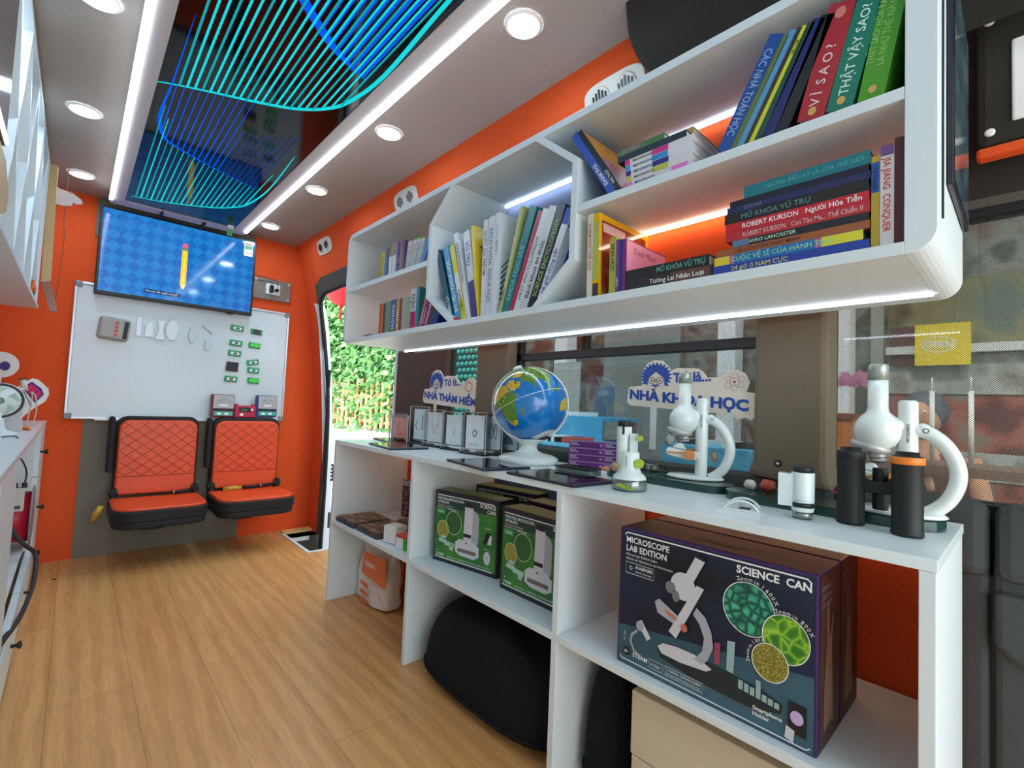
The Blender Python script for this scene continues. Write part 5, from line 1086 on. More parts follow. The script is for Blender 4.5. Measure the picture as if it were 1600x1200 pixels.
# upper right bay
G = 'books in the upper right bay'; zz = 1.3815
book('blue book leaning left against the divider, leftmost in the upper right bay', G, 0.633, zz, .0180, .209, 33.5, (48, 84, 176), 0.17, 'KHÁM PHÁ', INKW, x=0.85)
def cov_pink(c, th, h, d): c.flat([(0.004, 0.02 * h), (d - 0.004, 0.02 * h), (d - 0.004, 0.55 * h), (0.004, 0.55 * h)], (0, -th - 0.0004, 0), X, Z, mat('manga_print', (178, 120, 130), 0.4, noise=0.5, nscale=60)); c.flat([(0.004, 0.55 * h), (d - 0.004, 0.55 * h), (d - 0.004, 0.98 * h), (0.004, 0.98 * h)], (0, -th - 0.0004, 0), X, Z, mat('manga_print2', (204, 150, 60), 0.4, noise=0.5, nscale=60))
book('black spined book with orange and pink cover, leaning left, second in the upper right bay', G, 0.6105, zz, .0115, .214, 33.8, (26, 30, 34), 0.19, 'PHÙ THỦY', INKW, x=0.85, cover=cov_pink)
stk = [('(pink tab)', (214, 206, 214), (226, 120, 196)), ('(olive tab)', (216, 210, 208), (186, 186, 70)), ('(navy tab)', (214, 214, 222), (36, 40, 120)), ('(sky blue tab)', (216, 218, 224), (40, 140, 210)), ('(magenta tab)', (220, 214, 216), (206, 40, 130))]
for k, (n_, rgb, tb) in enumerate(stk):
    flatbook('white comic with %s tab, %s from the bottom of the upper right pile' % (n_.strip('()').replace(' tab', ''), ('first', 'second', 'third', 'fourth', 'fifth')[k]), G, 0.437 + 0.002 * (k % 2), 0.585 + 0.002 * k, zz + 0.0123 * k, 0.0121, rgb, 'MIDORIKAWA', INKK, 0.19, bands=((0.0, 0.08, tb), (0.42 if k else 0.7, 0.66 if k else 0.93, tb)), hs=0.42, tx=0.13)
flatbook('dark teal book lying on the white comics, upper right bay', G, 0.452, 0.612, zz + 0.0618, 0.0135, (30, 46, 56), None, INKW, 0.18)
flatbook('green picture book on top of the pile in the upper right bay', G, 0.500, 0.614, zz + 0.0755, 0.0125, (70, 116, 60), 'CỔ TÍCH', bookmat((190, 130, 150)), 0.18, bands=((0.05, 0.6, (92, 120, 84)),))
flatbook('ochre paper backed book at the back of the pile top, upper right bay', G, 0.448, 0.498, zz + 0.0755, 0.013, (190, 150, 84), x=0.87, depth=0.12)
bk = [('royal blue book', 0.396, .0245, .192, -27, (28, 74, 150), 'CÁC NHÀ TOÁN HỌC', bookmat((150, 180, 220))), ('thin moss green book', 0.3685, .0100, .184, -27, (96, 112, 54), None, INKW), ('thin sky blue book', 0.3570, .0105, .187, -26.5, (86, 150, 190), None, INKW), ('thin brown black book', 0.3450, .0075, .186, -26.5, (52, 44, 40), None, INKW), ('thin yellow book', 0.3362, .0075, .185, -26.5, (206, 206, 40), 'MẬT MÃ', INKK), ('thin dark green book', 0.3275, .0110, .184, -26, (26, 70, 60), None, INKW), ('navy book', 0.3150, .0185, .180, -24.5, (24, 32, 96), None, INKW), ('black book', 0.2940, .0195, .176, -22, (24, 26, 32), None, INKW)]
for i, (n_, y_, th_, h_, le, rgb, ti, ink) in enumerate(bk):
    book('%s leaning right, %s of the leaning row in the upper right bay' % (n_, ('first', 'second', 'third', 'fourth', 'fifth', 'sixth', 'seventh', 'eighth')[i]), G, y_, zz, th_, h_, le, rgb, 0.17, ti, ink, -1, x=0.85)
def sp(cl):
    def f(c, th, h, d):
        o = (-0.0008, 0, 0); c.ell(th * 0.5, h * 0.91 if cl else h * 0.93, th * 0.2, th * 0.24, o, -Y, Z, bookmat((206, 120, 110)), 14); c.ell(th * 0.5, h * 0.08, th * 0.16, th * 0.18, o, -Y, Z, bookmat((206, 160, 90)), 12)
    return f
book('thick red book reading VÌ SAO? in the upper right bay', G, 0.2600, zz, .0375, .176, -14.6, (168, 32, 40), 0.18, 'V Ì  S A O ?', bookmat((232, 206, 206)), 1, cover=sp(1), th_size=0.0135, x=0.85)
book('thick teal green book reading THẬT VẬY SAO? in the upper right bay', G, 0.2185, zz, .0345, .182, -13.6, (14, 116, 92), 0.18, 'THẬT VẬY SAO?', bookmat((206, 232, 220)), 1, cover=sp(0), th_size=0.0125, x=0.85)
def lime(c, th, h, d): sp(0)(c, th, h, d); c.text('THẬT SAO? HÓA RA', (-0.0009, -th * 0.30, h * 0.28), Z, Y, 0.009, bookmat((150, 196, 110)), maxw=h * 0.5); c.text('LÀ NHƯ THẾ NÀY!', (-0.0009, -th * 0.70, h * 0.26), Z, Y, 0.009, bookmat((150, 196, 110)), maxw=h * 0.5)
book('thick lime green book, rightmost in the upper right bay', G, 0.1760, zz, .0320, .186, -10.5, (70, 150, 24), 0.18, None, INKW, 1, cover=lime, x=0.85)
# lower right bay
G = 'books in the lower right bay'; zz = 1.1605
book('narrow white book with orange spine title, leftmost in the lower right bay', G, 0.6865, zz, .0145, .192, 1.0, (218, 208, 190), 0.17, 'KHÁM PHÁ THẾ GIỚI', bookmat((200, 90, 40)), -1, x=0.85)
def natg(c, th, h, d):
    o = (0, -th - 0.0004, 0); c.flat([(0.010, 0.01), (d - 0.012, 0.01), (d - 0.012, h - 0.014), (0.010, h - 0.014)], o, X, Z, ramp_mat('magazine_picture', 'noise', 9, [(0.3, (70, 36, 30)), (0.5, (180, 70, 50)), (0.7, (214, 190, 170))], 0.08)); c.flat([(0.014, h - 0.04), (d * 0.5, h - 0.04), (d * 0.5, h - 0.02), (0.014, h - 0.02)], (0, -th - 0.0007, 0), X, Z, bookmat((216, 180, 170)))
book('glossy magazine with a thick yellow border and dark red picture, lower right bay', G, 0.6705, zz, .0165, .190, 1.4, (232, 180, 20), 0.20, None, INKK, -1, cover=natg, x=0.851, gl=0.06, bands=((0.0, 0.16, (60, 40, 30)), (0.2, 0.9, (170, 176, 70))))
book('black and yellow green slim book before the yellow magazine, lower right bay', G, 0.6245, zz, .0165, .124, 0.5, (166, 170, 50), 0.13, 'SINH HỌC', INKK, -1, x=0.85)
book('slim violet book, lower right bay', G, 0.6075, zz, .0082, .116, 0.5, (104, 50, 140), 0.13, 'LUCKY', INKW, 1, x=0.85)
book('slim navy book between the violet and the magenta one, lower right bay', G, 0.5990, zz, .0072, .114, 0.5, (36, 40, 110), 0.13, None, INKW, 1, x=0.85)
def mom(c, th, h, d):
    o = (0, -th - 0.0004, 0); c.flat([(0.003, 0.002), (d - 0.002, 0.002), (d - 0.002, h - 0.003), (0.003, h - 0.003)], o, X, Z, bookmat((236, 150, 180))); c.flat([(0.02, 0.0), (d * 0.7, 0.0), (d * 0.62, h * 0.45), (d * 0.4, h * 0.52), (d * 0.2, h * 0.40)], (0, -th - 0.0006, 0), X, Z, bookmat((206, 90, 150))); c.text('Dear Mom', (0.03, -th - 0.0008, h * 0.76), X, Z, 0.014, bookmat((150, 80, 120)), maxw=d * 0.75)
book('book with a pink cover reading Dear Mom, lower right bay', G, 0.5910, zz, .0085, .114, 0.5, (120, 30, 120), 0.16, None, INKW, 1, cover=mom, x=0.85)
flatbook('black flat book reading Tương Lai Nhân Loại, lower right bay', G, 0.393, 0.5795, zz, 0.0215, (40, 32, 34), 'Tương Lai Nhân Loại', INKW, 0.19, bands=((0.55, 0.98, (96, 62, 50)),), hs=0.42, tx=0.30)
flatbook('black book reading MỞ KHÓA VŨ TRỤ lying on the Tương Lai book', G, 0.400, 0.5800, zz + 0.0217, 0.0205, (30, 26, 28), 'MỞ KHÓA VŨ TRỤ', bookmat((110, 170, 160)), 0.19, hs=0.5, tx=0.40)
st = [(0.158, 0.3915, .0165, (38, 66, 150), '24 giờ ở NAM CỰC', bookmat((206, 196, 110)), (), 'blue book reading 24 giờ ở NAM CỰC, lowest of right pile'),
      (0.166, 0.3900, .0170, (30, 110, 170), 'CUỘC VỆ SĨ CỦA HÀNH TINH', bookmat((150, 210, 160)), ((0, 0.12, (214, 196, 50)), (0.12, 0.16, (170, 100, 150)), (0.72, 0.76, (170, 100, 150)), (0.76, 1, (214, 206, 50))), 'light blue book with yellow ends, second lowest of the right pile'),
      (0.158, 0.3860, .0130, (152, 86, 50), 'CÂU CHUYỆN PHÁT MINH', bookmat((90, 50, 40)), (), 'rust brown book, third from the bottom of the right pile'),
      (0.159, 0.3580, .0130, (34, 34, 38), 'AVRO LANCASTER', bookmat((190, 220, 190)), ((0, 0.14, (90, 120, 150)),), 'black book reading AVRO LANCASTER in the right pile'),
      (0.158, 0.3700, .0165, (178, 44, 50), 'ROBERT KURSON   Con Tàu Ma... Thế Chiến II', bookmat((222, 180, 180)), (), 'red book reading Con Tàu Ma in the right pile'),
      (0.159, 0.3710, .0175, (190, 34, 44), 'ROBERT KURSON   Người Hỏa Tiễn', INKW, (), 'red book reading Người Hỏa Tiễn in the right pile'),
      (0.160, 0.3730, .0190, (34, 28, 32), 'MỞ KHÓA VŨ TRỤ', bookmat((90, 140, 140)), (), 'black book reading MỞ KHÓA VŨ TRỤ high in the right pile'),
      (0.158, 0.3690, .0125, (34, 40, 84), 'GIẢI MÃ', bookmat((110, 120, 150)), (), 'navy book under the dark one near the top of the right pile'),
      (0.160, 0.3640, .0110, (22, 24, 44), None, INKW, (), 'midnight blue book just under the teal one on the right pile')]
z_ = zz; st = [(a, b, c_ * 0.92) + tuple(r_) for a, b, c_, *r_ in st]
for y0, y1, th_, rgb, ti, ink, bd, lb in st:
    flatbook(lb + ', lower right', G, y0, y1, z_, th_, rgb, ti, ink, 0.17, bands=bd, hs=0.5, tx=0.14); z_ += th_ + 0.0002
flatbook('teal book on top of the right pile, lower right bay', G, 0.1585, 0.3400, z_, 0.0205, (20, 112, 124), 'NHỮNG ĐIỀU KỲ LẠ CỦA THẾ GIỚI', bookmat((90, 170, 170)), 0.17, hs=0.3, tx=0.2)
book('slim yellow book with a blue top, upright right of the pile, lower right bay', G, 0.1565, zz, .0098, .136, 0.0, (176, 150, 50), 0.15, 'Tự Truyện', INKK, -1, x=0.85, bands=((0.6, 0.93, (34, 84, 160)),))
book('white paperback with purple top and red lettering, upright at the right, lower right bay', G, 0.1460, zz, .0158, .147, 0.0, (214, 206, 204), 0.15, 'JIA JIANG  CONQUER', bookmat((206, 60, 50)), -1, x=0.85, bands=((0.90, 1, (110, 70, 130)),))
book('dark maroon book squeezed against the right end of the lower right bay', G, 0.1295, zz, .0130, .154, 0.0, (84, 24, 30), 0.15, None, INKW, x=0.85)
# ------------------------------------------------------------------ end wall: television
t = thing('television', 'flat television on the end wall showing a pencil on a blue checkered screen', 'television', (0.4265, 3.40, 1.66))
TVW, TVH = 0.766, 0.484
c = MB(); c.box(-TVW / 2, TVW / 2, -0.02, 0.012, -TVH / 2, TVH / 2, BLACK); c.box(-0.2, 0.2, 0.012, 0.042, -0.10, 0.15, BLACK); c.build('housing', t, 0.004)
def tv_mat():
    m = bpy.data.materials.new('tv_screen'); m.use_nodes = True; nt = m.node_tree; b = nt.nodes['Principled BSDF']; N = nt.nodes.new; L = nt.links.new
    tc = N('ShaderNodeTexCoord'); mp = N('ShaderNodeMapping'); mp.inputs['Rotation'].default_value = (0, math.radians(45), 0); L(tc.outputs['Object'], mp.inputs[0])
    ch = N('ShaderNodeTexChecker'); ch.inputs['Scale'].default_value = 22; ch.inputs['Color1'].default_value = (*lin((38, 150, 232)), 1); ch.inputs['Color2'].default_value = (*lin((6, 98, 206)), 1); L(mp.outputs[0], ch.inputs[0])
    n = N('ShaderNodeTexNoise'); n.inputs['Scale'].default_value = 14; L(tc.outputs['Object'], n.inputs[0])
    mx = N('ShaderNodeMix'); mx.data_type = 'RGBA'; mx.blend_type = 'MIX'; mx.inputs[7].default_value = (*lin((30, 138, 226)), 1); L(n.outputs['Fac'], mx.inputs[0]); L(ch.outputs['Color'], mx.inputs[6])
    b.inputs['Base Color'].default_value = (0.004, 0.004, 0.006, 1); b.inputs['Roughness'].default_value = 0.08
    L(mx.outputs[2], b.inputs['Emission Color']); b.inputs['Emission Strength'].default_value = 0.6
    return m
def em(nm, rgb, s=0.65):
    return mat('tvimg_' + nm, rgb, 0.1, emit=s)
c = MB(); c.box(-TVW / 2 + 0.014, TVW / 2 - 0.014, -0.0212, -0.0202, -TVH / 2 + 0.02, TVH / 2 - 0.012, tv_mat()); c.build('screen', t)
c = MB(); o = (0.0, -0.0216, 0.0)
px = 0.005
c.flat([(px - 0.014, -0.12), (px + 0.014, -0.12), (px + 0.014, 0.085), (px - 0.014, 0.085)], o, X, Z, em('wood', (236, 172, 40))); c.flat([(px - 0.014, -0.12), (px, -0.155), (px + 0.014, -0.12)], o, X, Z, em('tip', (226, 196, 140))); c.flat([(px - 0.004, -0.146), (px, -0.157), (px + 0.004, -0.146)], (0, -0.0218, 0), X, Z, em('lead', (14, 14, 20)))
c.flat([(px - 0.014, 0.085), (px + 0.014, 0.085), (px + 0.014, 0.102), (px - 0.014, 0.102)], o, X, Z, em('band', (120, 110, 70))); c.flat([(px - 0.013, 0.102), (px + 0.013, 0.102), (px + 0.013, 0.122), (px + 0.006, 0.128), (px - 0.006, 0.128), (px - 0.013, 0.122)], o, X, Z, em('rubber', (226, 80, 120)))
c.flat([(px - 0.004, -0.12), (px + 0.004, -0.12), (px + 0.004, 0.085), (px - 0.004, 0.085)], (0, -0.0218, 0), X, Z, em('wood2', (246, 196, 70)))
c.flat([(-0.17, -0.196), (0.0, -0.196), (0.0, -0.176), (-0.17, -0.176)], o, X, Z, em('cap', (8, 20, 60), 0.5)); c.text('Phải bút viết huyền tranh gì?', (-0.165, -0.0220, -0.190), X, Z, 0.009, em('capt', (190, 210, 230)), maxw=0.16)
c.build('screen_picture', t)
c = MB(); c.flat([(0.312, 0.135), (0.362, 0.135), (0.362, 0.222), (0.312, 0.222)], o, X, Z, INKW); c.flat([(0.316, 0.178), (0.358, 0.178), (0.358, 0.202), (0.316, 0.202)], (0, -0.0219, 0), X, Z, mat('sticker_green', (60, 150, 90), 0.4)); c.flat([(0.316, 0.206), (0.358, 0.206), (0.358, 0.214), (0.316, 0.214)], (0, -0.0219, 0), X, Z, mat('sticker_red', (200, 70, 50), 0.4)); c.text('A+', (0.326, -0.0220, 0.145), X, Z, 0.018, mat('sticker_red', (200, 70, 50), 0.4)); c.build('energy_sticker', t)
c = MB(); c.box(0.24, 0.28, -0.01, 0.005, -TVH / 2 - 0.008, -TVH / 2, BLACK); c.build('sensor', t)

# socket plate with plugs
t = thing('socket_board', 'grey board with a white double socket and two black plugs right of the television', 'socket', (0.935, 3.43, 1.622))
c = MB(); c.box(-0.115, 0.115, 0, 0.012, -0.072, 0.066, mat('alu_board', (128, 118, 106), 0.5, noise=0.08)); c.build('board', t, 0.002)
c = MB(); c.box(-0.042, 0.046, -0.006, 0.0, -0.036, 0.036, INKW); c.build('socket_plate', t, 0.003)
for x_, z_ in ((0.102, 0.05), (0.102, -0.056), (-0.102, 0.05)):
    c = MB(); c.lathe([(0.006, 0), (0.004, 0.003)], (x_, 0, z_), INKW, -Y, 14); c.build('screw_cap', t)
for x_, w_, h_ in ((-0.012, 0.011, 0.026), (0.022, 0.009, 0.02)):
    tt = thing('plug', 'black %s plug in the white wall socket' % ('square charger' if x_ < 0 else 'small round'), 'plug', (0.935 + x_, 3.423, 1.622))
    c = MB(); c.box(-w_, w_, -0.03, 0.0, -h_, h_ * 0.8, BLACK) if x_ < 0 else c.cyl((0, 0, -0.005), (0, -0.025, -0.005), 0.012, BLACK, 16); c.build('plug_body', tt, 0.002)
    c = MB(); c.tube(lerp_poly([(0, -0.015, h_ * 0.7), (-0.0, -0.02, 0.05 if x_ > 0 else 0.045), (-0.03, -0.01, 0.062), (-0.075, 0.0, 0.072), (-0.135 - x_, 0.01, 0.075)] if x_ > 0 else [(0, -0.015, h_ * 0.7), (-0.004, -0.015, 0.045), (-0.05, 0.0, 0.045), (-0.13, 0.01, 0.046)], 5), 0.0022, BLACK, 6); c.build('cord', tt)

# whiteboard and the things stuck on it
t = thing('whiteboard', 'large aluminium framed whiteboard on the end wall under the television', 'whiteboard', (0.51, 3.43, 1.11))
WW, WH = 1.085, 0.735
c = MB(); c.box(-WW / 2 + 0.01, WW / 2 - 0.01, -0.004, 0.010, -WH / 2 + 0.01, WH / 2 - 0.01, mat('board_white', (206, 214, 216), 0.22)); c.build('panel', t)
AL = mat('aluminium', (196, 198, 202), 0.35, metal=0.6)
c = MB(); s_ = 0.014
c.box(-WW / 2, WW / 2, -0.010, 0.012, -WH / 2, -WH / 2 + s_, AL); c.box(-WW / 2, WW / 2, -0.010, 0.012, WH / 2 - s_, WH / 2, AL); c.box(-WW / 2, -WW / 2 + s_, -0.010, 0.012, -WH / 2 + s_, WH / 2 - s_, AL); c.box(WW / 2 - s_, WW / 2, -0.010, 0.012, -WH / 2 + s_, WH / 2 - s_, AL); c.build('frame', t, 0.003)
c = MB(); c.box(0.0 - 0.42, 0.42, -0.018, -0.010, -WH / 2 - 0.006, -WH / 2 + 0.002, AL); c.build('pen_tray', t, 0.002)
for a in (-1, 1):
    for b in (-1, 1):
        c = MB(); c.box(a * WW / 2 - (0.032 if a > 0 else 0.001), a * WW / 2 + (0.001 if a > 0 else 0.032), -0.012, -0.002, b * WH / 2 - (0.032 if b > 0 else 0.001), b * WH / 2 + (0.001 if b > 0 else 0.032), mat('corner_cap', (128, 132, 142), 0.4)); c.build('corner_cap', t, 0.006)
BY = 3.4255
t = thing('power_supply', 'rounded grey school power unit with four orange buttons, top left on the whiteboard', 'power unit', (0.138, BY, 1.24))
c = MB(); M_ = Matrix.Rotation(math.radians(5), 4, 'Y'); c.box(-0.065, 0.07, -0.035, 0, -0.062, 0.062, mat('device_grey', (166, 162, 154), 0.45), M_); c.build('housing', t, 0.02, seg=4)
c = MB()
for k in range(4): c.box(0.004, 0.020, -0.0365, -0.034, -0.040 + k * 0.022, -0.026 + k * 0.022, mat('orange_button', (206, 70, 40), 0.4), M_)
c.build('button_row', t)
c = MB(); c.box(0.043, 0.062, -0.0365, -0.030, -0.048, 0.048, INKK, M_); c.build('terminal_strip', t)
LENSM = mat('clear_acrylic_lens', (206, 212, 214), 0.15, spec=0.8)
lens = [(0.248, 1.271, [(-0.012, -0.055), (0.012, -0.055), (0.012, 0.055), (-0.012, 0.055)], 'rectangular clear acrylic block, leftmost lens on the whiteboard'),
        (0.296, 1.262, [(-0.02, -0.045), (0.02, -0.045), (0.02, 0.02), (0.0, 0.045), (-0.018, 0.02)], 'small house shaped clear acrylic piece, second from left on the whiteboard'),
        (0.342, 1.262, [(-0.02, -0.055), (0.028, -0.055), (0.02, -0.02), (0.016, 0.0), (0.02, 0.02), (0.028, 0.055), (-0.012, 0.055), (-0.004, 0.02), (-0.002, 0.0), (-0.006, -0.02)], 'clear concave acrylic lens on the whiteboard'),
        (0.407, 1.270, [(-0.014, -0.062), (0.010, -0.055), (0.024, -0.025), (0.028, 0.0), (0.024, 0.025), (0.010, 0.055), (-0.014, 0.062), (-0.03, 0.03), (-0.036, 0.0), (-0.03, -0.03)], 'clear half round convex lens in the middle of the whiteboard row'),
        (0.503, 1.256, [(0.017 * math.cos(a / 12 * 6.2832), 0.05 * math.sin(a / 12 * 6.2832)) for a in range(12)], 'slim oval convex acrylic lens on the whiteboard'),
        (0.580, 1.300, [(-0.03, 0.02), (0.03, 0.035), (0.028, -0.025)], 'small triangular clear prism on the whiteboard'),
        (0.589, 1.205, [(-0.016, -0.032), (-0.016, 0.03)] + [(-0.016 + 0.034 * math.cos(math.radians(a)), 0.031 * math.sin(math.radians(a))) for a in range(80, -81, -20)], 'small half disc acrylic lens below the triangular prism')]
for x_, z_, pl, lb in lens:
    c = MB(); c.prism(pl, (0, 0, 0), X, Z, (0, -0.012, 0), LENSM); tag(c.build('acrylic_lens', None, 0.0015, (x_, BY, z_)), lb, 'lens', 'clear lenses on the whiteboard')
GM = mat('module_green', (22, 152, 92), 0.4); GM2 = mat('module_lime', (80, 214, 70), 0.4)
mods = [(0.742, 1.331, 0.036, 'g', 'topmost green circuit module of the left column'), (0.740, 1.236, 0.036, 'g', 'second green circuit module of the left column'), (0.737, 1.170, 0.036, 'g', 'third green circuit module of the left column'), (0.728, 1.084, 0.034, 'k', 'black fronted red edged module in the left column'), (0.726, 1.006, 0.036, 'r', 'lowest green circuit module of the left column, with a dark red centre'),
        (0.854, 1.322, 0.034, 'b', 'topmost circuit module of the right column, with a black centre'), (0.848, 1.233, 0.034, 'l', 'second module of the right column, with a lime clip'), (0.844, 1.122, 0.034, 't', 'tilted open green module of the right column'), (0.851, 1.070, 0.034, 'g', 'green module just below the tilted one, right column'), (0.855, 1.003, 0.034, 'l', 'lowest module of the right column, with a lime clip')]
for x_, z_, w_, kd, lb in mods:
    t = thing('circuit_module', lb + ' on the whiteboard', 'circuit module', (x_, BY, z_), 0, 'circuit modules on the whiteboard')
    M_ = Matrix.Rotation(math.radians(-12 if kd == 't' else 3), 4, 'Y'); h_ = 0.030 if kd == 'k' else 0.018
    c = MB(); c.box(-w_, w_, -0.012, 0, -h_, h_, mat('module_red', (110, 32, 40), 0.4) if kd == 'k' else GM, M_); c.build('housing', t, 0.003)
    c = MB()
    if kd in 'gtr': c.box(-w_ * 0.62, w_ * 0.62, -0.0135, -0.011, -0.009, 0.007, INKW, M_); c.box(-w_ * 0.3, w_ * 0.3, -0.015, -0.013, -0.007, 0.005, mat('module_dark', (60, 90, 80), 0.4) if kd != 'r' else mat('module_darkred', (130, 24, 28), 0.4), M_)
    elif kd == 'k': c.box(-w_ * 0.88, w_ * 0.88, -0.0135, -0.011, -0.026, 0.026, INKK, M_)
    elif kd == 'b': c.box(-w_ * 0.6, w_ * 0.6, -0.0145, -0.011, -0.015, 0.015, mat('module_black', (30, 36, 42), 0.4), M_)
    else: c.box(-w_ * 0.8, w_ * 0.9, -0.015, -0.011, -0.010, 0.012, GM2, M_); c.box(-0.004, 0.012, -0.018, -0.014, -0.014, 0.016, GM2, M_)
    c.build('front', t)
def meter(x_, z_, rgb, lb):
    t = thing('meter', lb, 'meter', (x_, BY - 0.005, z_), 0, 'school meters on the whiteboard ledge')
    m = mat('meter_%d' % rgb[0], rgb, 0.4)
    c = MB(); c.box(-0.062, 0.062, -0.045, 0, -0.068, 0.072, m); c.build('housing', t, 0.006)
    c = MB(); c.box(-0.052, 0.058, -0.047, -0.044, -0.014, 0.068, mat('dial_face', (176, 176, 174), 0.3)); c.stroke([(-0.035, 0.02), (-0.02, 0.038), (0.003, 0.045), (0.026, 0.038), (0.041, 0.02)], 0.002, (0, -0.0475, 0), X, Z, INKK); c.stroke([(0.003, 0.0), (-0.018, 0.036)], 0.0018, (0, -0.0475, 0), X, Z, INKK); c.box(-0.02, 0.026, -0.0478, -0.0465, 0.0, 0.010, INKW); c.text('V' if rgb[0] < 90 else 'A', (0.003, -0.0482, 0.022), X, Z, 0.010, INKK, 'c'); c.build('dial', t)
    c = MB(); c.box(-0.052, 0.058, -0.047, -0.044, -0.030, -0.016, INKK); c.build('black_band', t)
    c = MB(); c.box(-0.046, 0.054, -0.048, -0.044, -0.058, -0.034, mat('label_teal', (60, 176, 160), 0.4)); c.box(-0.03, -0.01, -0.0485, -0.047, -0.054, -0.04, INKW); c.box(0.01, 0.03, -0.0485, -0.047, -0.054, -0.04, INKW); c.build('label_strip', t)
meter(0.684, 0.834, (120, 36, 56), 'grey dial meter in a maroon case, left end above the right seat')
meter(0.935, 0.839, (30, 64, 130), 'grey dial meter in a blue case, at the right end above the right seat')
t = thing('meter', 'crimson boxed meter with a dark display between the two dial meters', 'meter', (0.812, BY - 0.005, 0.802), 0)
CR = mat('crimson_case', (178, 24, 66), 0.4)
c = MB(); c.box(-0.062, 0.062, -0.04, 0, -0.038, 0.038, CR); c.build('housing', t, 0.005)
for a in (-0.056, 0.04):
    c = MB(); c.box(a, a + 0.014, -0.038, -0.004, 0.038, 0.048, CR); c.build('lug', t, 0.001)
c = MB(); c.box(-0.036, 0.028, -0.042, -0.039, -0.002, 0.026, INKK); c.box(-0.026, 0.01, -0.0425, -0.0418, 0.005, 0.018, mat('display', (90, 96, 84), 0.3)); c.build('display', t)
c = MB(); c.cyl((0.036, -0.038, 0.014), (0.036, -0.046, 0.014), 0.007, INKW, 16); c.box(-0.03, -0.012, -0.0415, -0.039, -0.026, -0.012, INKW); c.build('knob', t)

